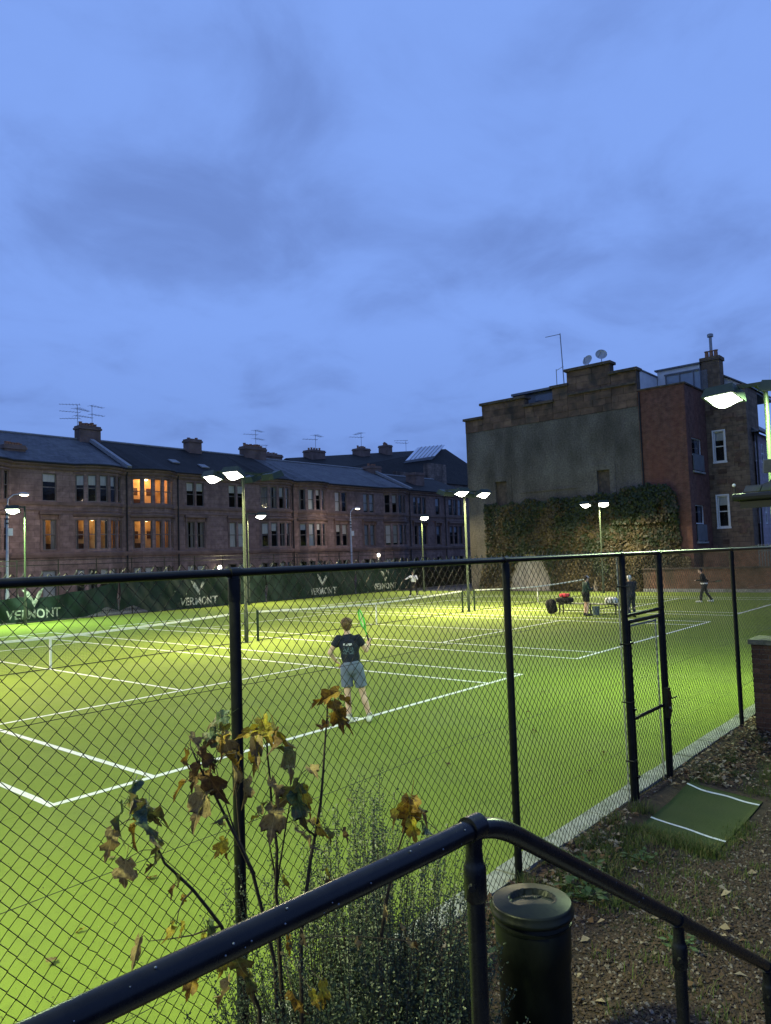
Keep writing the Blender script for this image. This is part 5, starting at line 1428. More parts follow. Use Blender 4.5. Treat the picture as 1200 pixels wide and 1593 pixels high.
for r in range(21):
    z = -0.30 + r*0.075 + 0.0375
    for (axis, a0, a1, fixed) in (('y', Y0, Y1, X0+0.051), ('x', X0+0.102, X1, Y1-0.051)):
        n = max(1, int(round((a1-a0)/0.225)))
        step = (a1-a0)/n
        off = 0.5 if r % 2 else 0.0
        for k in range(n+(1 if off else 0)):
            c0 = a0+(k-off)*step; c1 = c0+step
            c0 = max(c0, a0); c1 = min(c1, a1)
            if c1-c0 < 0.04: continue
            s = (c1-c0-0.010)/0.215; jit = random.uniform(-0.003, 0.003)
            if axis == 'y': inst('brick', bm_l, pr, (fixed+jit, (c0+c1)/2, z), (0,0,R(90)), (s,1,1))
            else: inst('brick', bm_l, pr, ((c0+c1)/2, fixed+jit, z), (0,0,0), (s,1,1))
MB().box(X0-0.04, X1+0.04, Y0-0.04, Y1+0.03, 1.275, 1.35).build('cap', MT['step0'], pr)
bw = thing('planter_wall', (9.0, -6.9, -0.2), 'low dark brick wall at the right edge, beside the pier', 'wall')
MB().box(8.05, 8.34, -9.5, -6.25, -0.35, 0.98).build('brickwork', MT['oldbrick'], bw)
MB().box(8.0, 8.345, -9.5, -6.22, 0.981, 1.06).build('coping', MT['zinc'], bw)

pv = thing('pavilion', (12, -9, 0), 'corner of a mossy tiled pavilion roof with a gutter, right edge', 'pavilion')
MT['moss'] = mat('mossy_roof_tile', (0.060,0.062,0.052), (0.11,0.105,0.085), scale=5, rough=0.9, bump=0.4, bscale=30, c3=(0.07,0.09,0.025), scale3=2.5, f3=0.9, rand=0.2)
PX0, PX1, PY0, PY1, PE, PR_ = 7.78, 15.0, -13.0, -5.72, 3.60, 5.2
wb = MB().box(PX0+0.75, PX1-0.6, PY0+0.6, PY1-0.75, -0.3, 3.50); wb.build('wall', MT['oldbrick'], pv)
rb = MB()
mid = (PY0+PY1)/2; hx = 2.6
rb.quad((PX0,PY1,PE),(PX0,PY0,PE),(PX0+hx,mid,PR_),(PX0+hx,mid,PR_)) if False else rb.tri((PX0,PY1,PE),(PX0,PY0,PE),(PX0+hx,mid,PR_))
rb.quad((PX1,PY1,PE),(PX0,PY1,PE),(PX0+hx,mid,PR_),(PX1,mid,PR_)); rb.quad((PX0,PY0,PE),(PX1,PY0,PE),(PX1,mid,PR_),(PX0+hx,mid,PR_))
rb.quad((PX0,PY0,PE-0.02),(PX0,PY1,PE-0.02),(PX1,PY1,PE-0.02),(PX1,PY0,PE-0.02))
rf = rb.build('roof', MT['moss'], pv)
for j in range(5):              # tile courses near the corner
    f0 = j*0.055
    for i in range(10):
        v = PY1-0.10-0.24*i-0.12*(j % 2)-f0*3.6
        x = PX0+hx*f0; z = PE+(PR_-PE)*f0
        sl = Vector((hx, 0, PR_-PE)).normalized()
        MB().obox(Vector((x, v-0.11, z+0.018))+sl*0.09, sl*0.10, (0,0.113,0), (-0.006,0,0.011)).build('roof_tile', MT['moss'], rf)
MB().tube([(PX0-0.05, PY1+0.04, PE-0.05), (PX0-0.05, PY0, PE-0.05)], 0.055, 8).build('gutter', MT['gutter'], pv)
MB().tube([(PX0-0.05, PY1+0.04, PE-0.05), (PX1, PY1+0.04, PE-0.05)], 0.055, 8).build('gutter', MT['gutter'], pv)
MB().box(PX0+0.03, PX0+0.06, PY0, PY1-0.03, PE-0.22, PE-0.03).build('fascia', MT['gutter'], pv)
fl = thing('bulkhead_floodlight', (8.3, -6.15, 3.8), 'small unlit floodlight sitting on the mossy pavilion roof', 'floodlight')
MB().obox((8.25, -6.12, 4.02), (0.13,0.03,0), (-0.02,0.10,0), (0.03,0,0.09)).build('body', MT['moss'], fl)
MB().obox((8.13, -6.13, 4.02), (0.01,0,0), (-0.02,0.10,0), (0.03,0,0.10)).build('glass', MT['zinc'], fl)
MB().tube([(8.27, -6.12, 3.94), (8.29, -6.12, 3.86)], 0.025, 6).build('bracket', MT['gutter'], fl)
sc_ = thing('security_camera', (7.72, -5.70, 3.62), 'small white camera on the corner of the pavilion gutter', 'camera')
MB().tube([(7.73, -5.71, 3.60), (7.73, -5.71, 3.70)], 0.012, 6).build('stalk', MT['gutter'], sc_)
MB().ell((7.70, -5.71, 3.73), 0.028, 0.026, 0.026).build('dome', MT['sign'], sc_, smooth=True)

# ================================================================== STEPS AND HANDRAIL
RA = Vector((-5.30, -7.90, 2.275)); RB = Vector((-2.70, -7.90, 2.190))
d2 = (Vector((RB.x, RB.y, 0))-Vector((RA.x, RA.y, 0))).normalized()
SL = 0.578                      # fall per metre
rail_path = [RA, RA.lerp(RB, 0.5), RB - d2*0.10]
for k in range(7):              # eased bend at the head of the steps
    f = k/6; s = -0.06 + 0.24*f
    z = RB.z - 0.012 - (SL*0.24*(f**2)/2)*1.0
    q = RB + d2*s; rail_path.append(Vector((q.x, q.y, z+0.012)))
zb = rail_path[-1].z; sb = 0.18
for s in (0.7, 1.5, 2.6):
    q = RB + d2*s; rail_path.append(Vector((q.x, q.y, zb-SL*(s-sb))))
hr = thing('handrail', (RB.x, RB.y, 1.3), 'thick black tubular handrail in the foreground, bending down over the steps', 'handrail')
MB().tube(rail_path, 0.0242, 20).build('rail_tube', MT['rail'], hr, auto=50)
def rail_z(s):
    if s <= 0: return RB.z + (RA.z-RB.z)*(-s)/2.6
    return zb-SL*(s-sb) if s > sb else RB.z-SL*s*s/0.48
def rail_post(s, zfoot):
    q = RB + d2*s; zr = rail_z(s)
    p = MB().tube([(q.x, q.y, zfoot), (q.x, q.y, zr-0.08)], 0.0212, 16).build('post', MT['rail'], hr, auto=50)
    MB().lathe([(0.0215,-0.165),(0.0265,-0.158),(0.0265,-0.088),(0.0235,-0.082),(0.0205,-0.070),(0.0195,-0.045),(0.0215,-0.018)], 18, (q.x, q.y, zr)).build('socket', MT['rail'], p, auto=40)
    tz = (rail_z(s+0.03)-rail_z(s-0.03))/0.06
    dv_ = Vector((d2.x, d2.y, tz)).normalized(); c = Vector((q.x, q.y, zr))
    MB().tube([c-dv_*0.024, c+dv_*0.024], 0.0288, 20).build('clamp_collar', MT['rail'], p, auto=50)
    nrm = Vector((-d2.y, d2.x, 0))
    f = c + Vector((0,0,-0.125)) - d2*0.024 - Vector((0,0.008,0)) - Vector((0,0,0))
    MB().tube([f, f-d2*0.010-Vector((0,0.006,0))], [0.010, 0.008], 8).build('grub_screw', MT['rail'], p)
rail_post(0.0, 1.22); rail_post(1.25, 0.55); rail_post(2.32, 0.0); rail_post(-1.9, 1.22)
MT['step'] = mat('concrete_step', (0.13,0.125,0.115), (0.20,0.19,0.175), scale=8, rough=0.95, bump=0.3, bscale=80)
st = MB()
nrm = Vector((-d2.y, d2.x, 0))
def slab(s0, s1, z0, z1):
    a = RB+d2*((s0+s1)/2); c = Vector((a.x, a.y, (z0+z1)/2)) - nrm*0.62
    st.obox(c, d2*((s1-s0)/2), nrm*0.66, (0,0,(z1-z0)/2))
slab(-3.0, 0.15, -0.4, 1.24)
for i in range(7): slab(0.1505+0.295*i, 0.15+0.295*(i+1), -0.4, 1.24-0.170*(i+1))
st.build('steps', MT['step'], kind='structure')

# ================================================================== LITTER BIN
bx_, by_ = -0.49, -6.74
bz = -0.002
bn = thing('litter_bin', (bx_, by_, bz), 'round dark plastic litter bin with a moulded lid behind the handrail', 'bin')
MT['binp'] = mat('dark_green_black_plastic', (0.0035,0.005,0.004), (0.007,0.009,0.007), scale=6, rough=0.42, spec=0.22, rvar=0.1, bump=0.05, bscale=30)
MB().lathe([(0.175,-0.08),(0.185,-0.05),(0.195,0.45),(0.197,0.60),(0.203,0.62),(0.208,0.84),(0.200,0.85)], 40, (bx_,by_,bz)).build('body', MT['binp'], bn, auto=50)
for z in (0.80,): MB().lathe([(0.200,z),(0.212,z+0.004),(0.212,z+0.018),(0.2,z+0.022)], 40, (bx_,by_,bz), caps=False).build('rib', MT['binp'], bn, auto=50)
n = 56; lid = MB()
fwd2 = Vector((0.76, 0.65)); rgt2 = Vector((0.65, -0.76))
rim = [(0.205,0.846),(0.224,0.850),(0.227,0.858),(0.227,0.872),(0.220,0.878),(0.219,0.900),(0.214,0.910)]
def lid_h(r): return 0.910 + 0.036*(1-(r/0.214)**1.6)
prof = rim + [(r, None) for r in np.linspace(0.208, 0.0, 30)]
n = 96
for (r, z) in prof:
    for j in range(n):
        th = 2*math.pi*j/n; x, y = r*math.cos(th), r*math.sin(th)
        if z is None:
            a = x*rgt2.x+y*rgt2.y; b_ = x*fwd2.x+y*fwd2.y
            zz = lid_h(r)
            # half-moon hand recess: steep rear wall, floor rising towards the front
            e = (a/0.128)**2 + ((b_+0.02)/0.105)**2
            if e < 1:
                edge = min(1.0, (1-e)/0.16); edge = edge*edge*(3-2*edge)
                zz -= 0.032*edge*min(1.0, max(0.0, (b_+0.10)/0.15))
                if (a/0.055)**2+((b_-0.015)/0.035)**2 < 1: zz += 0.008
        else: zz = z
        lid.v.append((bx_+x, by_+y, bz+zz))
for i in range(len(prof)-1):
    for j in range(n):
        j2 = (j+1) % n
        lid.f.append((i*n+j, i*n+j2, (i+1)*n+j2, (i+1)*n+j)); lid.mi.append(0)
ld_ = lid.build('lid', MT['binp'], bn, auto=55)

# ================================================================== MAT BY THE GATE
gm = thing('turf_mat', (4.4, -6.0, -0.1), 'piece of green artificial turf with two white lines outside the gate', 'mat')
MT['mat'] = mat('worn_turf_mat', (0.040,0.060,0.012), (0.062,0.088,0.020), scale=90, rough=0.95, bump=0.6, bscale=300, c3=(0.05,0.07,0.02), scale3=1.5, f3=0.7, bdist=0.01)
ca, cb, cc, cdv = Vector((3.26,-5.80,0)), Vector((5.18,-5.68,0)), Vector((5.04,-6.52,0)), Vector((3.16,-6.56,0))
def mat_pt(a, b, dz): 
    q = ca.lerp(cb, a).lerp(cdv.lerp(cc, a), b)
    return (q.x, q.y, ground_z(q.x, q.y)+0.020+dz)
vv = []; ff = []
for i in range(25):
    for j in range(15): vv.append(mat_pt(i/24, j/14, 0))
for i in range(24):
    for j in range(14):
        q = i*15+j; ff.append((q, q+1, q+16, q+15))
base = len(vv)
rim = [i*15 for i in range(25)] + [24*15+j for j in range(1,15)] + [i*15+14 for i in range(23,-1,-1)] + [j for j in range(13,0,-1)]
for k in rim: x, y, z = vv[k]; vv.append((x, y, z-0.05))
for k in range(len(rim)):
    k2 = (k+1) % len(rim); ff.append((rim[k], base+k, base+k2, rim[k2]))
raw_object('turf_pile', vv, ff, MT['mat'], parent=gm)
for (f, w) in ((0.20, 0.019), (0.92, 0.019)):
    vv = []; ff = []
    for j in range(15):
        wob = 0.006*math.sin(j*0.8+f*9)
        vv += [mat_pt(f+wob-w*0.6, j/14, 0.004), mat_pt(f+wob+w*0.6, j/14, 0.004)]
    ff = [(2*j, 2*j+2, 2*j+3, 2*j+1) for j in range(14)]
    raw_object('white_line', vv, ff, MT['line'], parent=gm)

# ================================================================== LOOSE GROUND COVER
def on_mat(u, v): return 3.0 < u < 5.32 and -6.62 < v < -5.52
MT['chip_a'] = mat('wood_chip', (0.046,0.029,0.019), (0.088,0.055,0.037), scale=30, rough=0.9)
MT['chip_b'] = mat('pale_chip', (0.12,0.095,0.075), (0.21,0.17,0.14), scale=30, rough=0.85)
MT['chip_c'] = mat('dark_chip', (0.035,0.024,0.018), (0.06,0.04,0.028), scale=30, rough=0.9)
vv = []; ff = []; mi = []
N_CH = 62000
cnt = 0
while cnt < N_CH:
    if cnt % 4: u = random.uniform(-0.7, 5.6); v = random.uniform(-8.4, -5.45)
    else: u = random.uniform(-2.2, 9.5); v = random.uniform(-9.4, -5.45)
    # keep to ground the camera can see: right of the shrub
    if u < -1.2 and v > -6.6: continue
    if on_mat(u, v) and random.random() > 0.004: continue
    nearf = (v+5.55)/-0.9
    if nearf < 1 and u < 3.2 and random.random() > 0.6: continue
    z = ground_z(u, v)
    s = random.uniform(0.006, 0.020)**1.0
    a = random.uniform(0, 6.28)
    ax = Vector((math.cos(a), math.sin(a), random.gauss(0, 0.25)))*s
    ay = Vector((-math.sin(a), math.cos(a), random.gauss(0, 0.25)))*s*random.uniform(0.45, 0.9)
    h = s*random.uniform(0.4, 0.9)
    c = Vector((u, v, z+h*0.35+random.random()*0.008))
    k = len(vv)
    vv += [c-ax, c+ay, c+ax, c-ay, c+Vector((0,0,h))+ax*random.uniform(-0.3,0.3)]
    for tf in ((0,1,4),(1,2,4),(2,3,4),(3,0,4)):
        ff.append((k+tf[0], k+tf[1], k+tf[2]))
    mm = random.choices((0,1,2), (0.55,0.13,0.32))[0]; mi += [mm]*4
    cnt += 1
raw_object('wood_chips', vv, ff, [MT['chip_a'], MT['chip_b'], MT['chip_c']], mi, kind='stuff', label='brown wood chips and gravel strewn over the path')

MT['grass_a'] = mat('grass_blade', (0.055,0.085,0.018), (0.095,0.13,0.03), scale=3, rough=0.7, trans=0.25)
MT['grass_b'] = mat('dry_grass_blade', (0.14,0.13,0.05), (0.2,0.17,0.07), scale=3, rough=0.8, trans=0.2)
tufts = []
for k in range(300):
    r = random.random()
    if r < 0.45: tufts.append((random.uniform(1.4, 3.3), -5.62-abs(random.gauss(0,0.45)), 0.055, 46))
    elif r < 0.72: tufts.append((random.uniform(5.2, 8.2), random.uniform(-6.9, -5.62), 0.06, 50))
    elif r < 0.80: tufts.append((random.uniform(0.6, 4.1), random.uniform(-5.68, -5.44), 0.10, 50))
    else: tufts.append((random.uniform(-1.0, 5.5), random.uniform(-9, -6.4), 0.06, 30))
for k in range(46):
    f = random.random()
    q = ca.lerp(cdv, f)
    tufts.append((q.x+random.gauss(0.02,0.05), q.y+random.gauss(0,0.04), 0.06, 40))
    q = cdv.lerp(cc, f*0.6)
    tufts.append((q.x, q.y-0.03+random.gauss(0,0.03), 0.045, 24))
vv = []; ff = []; mi = []
for (u, v, h, n) in tufts:
    if 3.4 < u < 5.2 and -6.55 < v < -5.74: continue
    for i in range(n):
        x = u+random.gauss(0, 0.055); y = v+random.gauss(0, 0.055)
        if y > -5.43: continue
        z = ground_z(x, y); L_ = h*random.uniform(0.5, 1.6)
        a = random.uniform(0, 6.28); lean = random.uniform(0.1, 0.9)*L_
        d = Vector((math.cos(a), math.sin(a), 0)); w = Vector((-d.y, d.x, 0))*random.uniform(0.0018, 0.004)
        p0 = Vector((x, y, z-0.005)); p1 = p0+Vector((0,0,L_*0.6))+d*lean*0.35; p2 = p0+Vector((0,0,L_*0.95))+d*lean
        k = len(vv); vv += [p0-w, p0+w, p1+w*0.8, p1-w*0.8, p2+w*0.15, p2-w*0.15]
        ff += [(k,k+1,k+2,k+3),(k+3,k+2,k+4,k+5)]
        q = 1 if random.random() < 0.22 else 0; mi += [q, q]
raw_object('grass', vv, ff, [MT['grass_a'], MT['grass_b']], mi, kind='stuff', label='tufts of rough grass along the foot of the fence')

MT['litter_a'] = mat('dead_leaf_brown', (0.10,0.055,0.025), (0.17,0.10,0.05), scale=15, rough=0.85, trans=0.1)
MT['litter_b'] = mat('dead_leaf_pale', (0.24,0.18,0.11), (0.34,0.27,0.18), scale=15, rough=0.85, trans=0.1)
vv = []; ff = []; mi = []
for k in range(2300):
    r = random.random()
    if r < 0.55: u, v = random.uniform(4.8, 9.0), random.gauss(-5.78, 0.24)
    elif r < 0.85: u, v = random.uniform(-0.2, 3.6), random.gauss(-5.60, 0.16)
    else: u, v = random.uniform(0, 9), random.uniform(-8.5, -5.6)
    if v > -5.42 or (on_mat(u, v) and (v < -5.66 or random.random() < 0.5)): continue
    z = ground_z(u, v)+0.02+random.random()*0.02; s = random.uniform(0.018, 0.045); a = random.uniform(0, 6.28)
    ax = Vector((math.cos(a), math.sin(a), random.gauss(0,0.3)))*s; ay = Vector((-math.sin(a), math.cos(a), random.gauss(0,0.3)))*s*0.6
    c = Vector((u, v, z)); q = len(vv); vv += [c-ax, c+ay+Vector((0,0,s*0.4)), c+ax, c-ay+Vector((0,0,s*0.3))]; ff.append((q,q+1,q+2,q+3)); mi.append(random.random() < 0.4)
raw_object('leaf_litter', vv, ff, [MT['litter_a'], MT['litter_b']], [int(x) for x in mi], kind='stuff', label='drift of dead leaves against the foot of the fence')

# low leafy weeds
MT['weed'] = mat('weed_leaf', (0.035,0.070,0.018), (0.065,0.11,0.03), scale=6, rough=0.6, trans=0.2)
def weed(u, v, n, s, h, label, grp='weeds on the path'):
    z = ground_z(u, v); t = thing('leafy_weed', (u, v, z), label, 'weed', grp)
    mb = MB()
    for i in range(n):
        a = random.uniform(0, 6.28); r = random.uniform(0.02, s); hh = random.uniform(0.02, h)
        c = Vector((u+r*math.cos(a), v+r*math.sin(a), z+hh)); L_ = random.uniform(0.03, 0.075)
        d = Vector((math.cos(a+random.gauss(0,0.6)), math.sin(a+random.gauss(0,0.6)), random.uniform(-0.3,0.5))).normalized(); w = d.cross(Vector((0,0,1))).normalized()*L_*0.45
        mb.add([c-d*L_*0.5, c+w*0.9+Vector((0,0,0.004)), c+d*L_*0.2+w*0.7, c+d*L_*0.7, c+d*L_*0.2-w*0.7, c-w*0.9+Vector((0,0,0.004))], [(0,1,2,3),(0,3,4,5)])
        mb.tube([(u, v, z), c-d*L_*0.5], 0.0018, 3, caps=False)
    mb.build('leaves', MT['weed'], t)
weed(1.55, -6.05, 60, 0.26, 0.16, 'leafy green weed behind the litter bin, under the fence')
weed(0.55, -6.05, 70, 0.24, 0.14, 'leafy weed left of the bin by the concrete kerb')
weed(2.0, -5.8, 40, 0.2, 0.12, 'small weed against the fence foot right of the bin')
weed(-0.35, -7.75, 26, 0.14, 0.09, 'small weed beside the lower rail post')
weed(0.35, -7.35, 22, 0.12, 0.07, 'small weed right of the bin on the chips')
weed(0.95, -5.85, 50, 0.22, 0.13, 'broad weed between the bin and the fence post')
weed(2.6, -6.1, 30, 0.18, 0.08, 'low weed in the grass left of the mat')
weed(1.3, -6.9, 26, 0.15, 0.07, 'isolated low weed on the chips beyond the rail')
weed(0.15, -5.9, 40, 0.2, 0.14, 'weed growing through the edge of the dark shrub')

# ================================================================== SYCAMORE SAPLINGS
def leaf_mesh(var):
    """five-lobed toothed leaf, base at origin, tip along +x, 1 unit long"""
    half = [(0.00,0.00),(0.02,0.10),(-0.10,0.20),(-0.02,0.30),(0.05,0.40),(0.17,0.42),(0.22,0.33),(0.28,0.28),(0.36,0.46),(0.52,0.54),(0.58,0.44),(0.66,0.38),(0.60,0.26),(0.62,0.17),(0.76,0.20),(0.82,0.11),(0.93,0.07),(1.00,0.00)]
    mid = [(0.0,0),(0.06,0),(0.06,0),(0.10,0),(0.16,0),(0.20,0),(0.24,0),(0.28,0),(0.36,0),(0.46,0),(0.54,0),(0.60,0),(0.60,0),(0.64,0),(0.74,0),(0.82,0),(0.93,0),(1.0,0)]
    rnd = random.Random(var*17+3)
    curl = rnd.uniform(0.0, 1.3); fold = rnd.uniform(0.35, 1.5); wav = rnd.uniform(0.08, 0.2)
    mb = MB()
    def warp(x, y):
        z = abs(y)*fold*0.6 - curl*x*x*0.6 + wav*math.sin(9*x+var)*abs(y)*2.2 - 0.28*abs(y)**2*(1+var % 3)
        return (x*(1-0.12*curl), y*(1-0.36*fold), z)
    for s in (1, -1):
        vs = [warp(x+rnd.uniform(-0.02,0.02)*(0 < i < 17), s*(y+rnd.uniform(-0.025,0.025)*(0 < i < 17))) for i, (x, y) in enumerate(half)] + [warp(*q) for q in mid]
        n = len(half); fs = []
        for i in range(n-1):
            a, b_, c, d = i, i+1, n+i+1, n+i
            if mid[i] == mid[i+1]: fs.append((a, b_, c) if s == -1 else (c, b_, a))
            else: fs.append((a, b_, c, d) if s == -1 else (d, c, b_, a))
        mb.add(vs, fs)
    mb.tube([(-0.42, 0, 0.03), (-0.2, 0, -0.01), (0, 0, 0)], 0.010, 4, caps=False)
    return mb.mesh('leaf', smooth=True)
LEAFCOL = {
 'green': mat('leaf_dark_green', (0.020,0.042,0.024), (0.045,0.080,0.040), scale=14, rough=0.45, spec=0.45, trans=0.22, c3=(0.10,0.09,0.02), scale3=12, f3=0.7),
 'olive': mat('leaf_olive', (0.085,0.098,0.024), (0.150,0.155,0.042), scale=12, rough=0.55, trans=0.28, c3=(0.10,0.05,0.015), scale3=14, f3=0.8),
 'yellow': mat('leaf_yellow', (0.33,0.27,0.018), (0.22,0.20,0.024), scale=10, rough=0.6, trans=0.35, c3=(0.16,0.07,0.015), scale3=13, f3=0.9),
 'ochre': mat('leaf_ochre', (0.24,0.145,0.014), (0.15,0.08,0.012), scale=12, rough=0.6, trans=0.32, c3=(0.07,0.03,0.012), scale3=11, f3=0.95),
 'brown': mat('leaf_brown', (0.060,0.030,0.012), (0.120,0.062,0.022), scale=12, rough=0.65, trans=0.22, c3=(0.15,0.10,0.02), scale3=14, f3=0.8),
 'tan': mat('leaf_tan', (0.19,0.135,0.058), (0.29,0.22,0.10), scale=12, rough=0.7, trans=0.25, c3=(0.08,0.05,0.02), scale3=12, f3=0.9)}
def leaf_detail(mt, vein, margin):
    N, L = mt.node_tree.nodes, mt.node_tree.links; b = N['Principled BSDF']
    src = b.inputs['Base Color'].links[0].from_socket
    tc = N.new('ShaderNodeTexCoord'); sp = N.new('ShaderNodeSeparateXYZ'); L.new(tc.outputs['Object'], sp.inputs[0])
    def M_(op, a, c=None):
        n = N.new('ShaderNodeMath'); n.operation = op
        for i, x in enumerate((a, c)):
            if x is None: continue
            if isinstance(x, (int, float)): n.inputs[i].default_value = x
            else: L.new(x, n.inputs[i])
        return n.outputs[0]
    ay = M_('ABSOLUTE', sp.outputs['Y']); ang = M_('ARCTAN2', ay, sp.outputs['X'])
    rad = M_('POWER', M_('ADD', M_('MULTIPLY', sp.outputs['X'], sp.outputs['X']), M_('MULTIPLY', ay, ay)), 0.5)
    tot = None
    for a0 in (0.0, 0.72, 1.45):
        d = M_('MULTIPLY', M_('ABSOLUTE', M_('SUBTRACT', ang, a0)), rad)
        k = M_('LESS_THAN', d, 0.014 if a0 == 0 else 0.010)
        tot = k if tot is None else M_('MAXIMUM', tot, k)
    side = M_('LESS_THAN', M_('PINGPONG', M_('SUBTRACT', sp.outputs['X'], M_('MULTIPLY', ay, 0.8)), 0.06), 0.006)
    tot = M_('MAXIMUM', tot, M_('MULTIPLY', side, 0.5))
    nz = N.new('ShaderNodeTexNoise'); nz.inputs['Scale'].default_value = 6.0; nz.inputs['Detail'].default_value = 6; L.new(tc.outputs['Object'], nz.inputs['Vector'])
    edge = N.new('ShaderNodeMapRange'); edge.inputs[1].default_value = 0.75; edge.inputs[2].default_value = 1.05
    L.new(M_('ADD', rad, M_('MULTIPLY', nz.outputs['Fac'], 0.75)), edge.inputs[0])
    m1 = N.new('ShaderNodeMix'); m1.data_type = 'RGBA'; L.new(M_('MULTIPLY', edge.outputs[0], 0.75), m1.inputs[0]); L.new(src, m1.inputs[6]); m1.inputs[7].default_value = (*margin, 1)
    m2 = N.new('ShaderNodeMix'); m2.data_type = 'RGBA'; L.new(M_('MULTIPLY', tot, 0.6), m2.inputs[0]); L.new(m1.outputs[2], m2.inputs[6]); m2.inputs[7].default_value = (*vein, 1)
    L.new(m2.outputs[2], b.inputs['Base Color'])
    for n in N:
        if n.type == 'BSDF_TRANSLUCENT': L.new(m2.outputs[2], n.inputs['Color'])
    bp = N.new('ShaderNodeBump'); bp.inputs['Strength'].default_value = 0.5; bp.inputs['Distance'].default_value = 0.02
    L.new(M_('ADD', M_('MULTIPLY', tot, -0.6), nz.outputs['Fac']), bp.inputs['Height']); L.new(bp.outputs[0], b.inputs['Normal'])
leaf_detail(LEAFCOL['green'], (0.10,0.13,0.06), (0.09,0.05,0.015)); leaf_detail(LEAFCOL['olive'], (0.22,0.21,0.08), (0.11,0.055,0.018))
leaf_detail(LEAFCOL['yellow'], (0.42,0.36,0.06), (0.16,0.075,0.018)); leaf_detail(LEAFCOL['ochre'], (0.34,0.23,0.04), (0.08,0.036,0.012))
leaf_detail(LEAFCOL['brown'], (0.16,0.09,0.035), (0.035,0.018,0.010)); leaf_detail(LEAFCOL['tan'], (0.34,0.26,0.13), (0.085,0.05,0.024))
LM = []
for q in range(12):
    me = leaf_mesh(q); me.materials.append(LEAFCOL['green']); LM.append(me)
MT['twig'] = mat('sapling_bark', (0.018,0.013,0.011), (0.045,0.032,0.024), scale=30, rough=0.75, bump=0.3, bscale=120)
SAP = {'left': 'leftmost sycamore sapling, leaning left, with dark green leaves on top', 'twin': 'forking sapling with brown curled leaves in front of the fence post',
       'mid': 'sapling with yellow-edged leaves just right of the fence post', 'tall': 'tallest thin sapling with a tuft of leaves at its tip, below the player',
       'right': 'short sapling with yellow leaves rising over the shrub'}
saps = {}
for key, segs in STEMS.items():
    base = segs[0][0]
    t = thing('sycamore_sapling', base, SAP[key], 'sapling', 'sycamore saplings by the fence')
    saps[key] = t
    for si, s in enumerate(segs):
        pts = []
        for a, b_ in zip(s[:-1], s[1:]):
            for f in (0, 0.5): pts.append(Vector(a).lerp(Vector(b_), f)+Vector((random.gauss(0,0.002), random.gauss(0,0.002), 0)))
        pts.append(Vector(s[-1]))
        n = len(pts); r0 = 0.0100 if si == 0 else 0.0048
        st_ = MB().tube(pts, [r0*(1-0.72*i/(n-1)) for i in range(n)], 7).build('stem' if si == 0 else 'branch', MT['twig'], t, smooth=True)
rnd = random.Random(5)
for i, (own, pos, size, colr, droop) in enumerate(LEAVES):
    t = saps[own]; P = Vector(pos)
    # leaf hangs out from the stem; petiole end sits inwards
    segs = STEMS[own]
    best = min(((Vector(a).lerp(Vector(b_), f)-P).length, Vector(a).lerp(Vector(b_), f)) for s in segs for a, b_ in zip(s[:-1], s[1:]) for f in (0, 0.25, 0.5, 0.75, 1.0))[1]
    d = (P-best); d.z = 0
    if d.length < 0.02: d = Vector((rnd.gauss(0,1), rnd.gauss(0,1), 0))
    d = (d.normalized() + Vector((rnd.gauss(0,0.35), rnd.gauss(0,0.35), 0))).normalized()
    tip = (d*(1-droop*0.85) + Vector((0,0,-1))*(droop+rnd.uniform(-0.15,0.1))).normalized()
    nrm = Vector((rnd.gauss(0,0.75), rnd.gauss(0,0.75), 0.8)) + Vector((-0.76,-0.65,0.2))*droop*0.8
    size *= 0.66
    side = nrm.cross(tip).normalized(); nn = tip.cross(side).normalized()
    M = Matrix((tip, side, nn)).transposed()
    o = inst('leaf', LM[rnd.randrange(12)], t, P - tip*size*0.45, M.to_euler(), (size*1.12, size*(rnd.uniform(0.45,0.8) if rnd.random() < 0.45 else rnd.uniform(0.8,1.0)), size))
    o.material_slots[0].link = 'OBJECT'; o.material_slots[0].material = LEAFCOL[colr]
    a = best; b_ = P - tip*size*0.45
    if (a-b_).length > 0.02:
        MB().tube([a, a.lerp(b_, 0.5)+Vector((0,0,0.015)), b_], 0.0016, 5).build('leaf_stalk', MT['twig'], t)

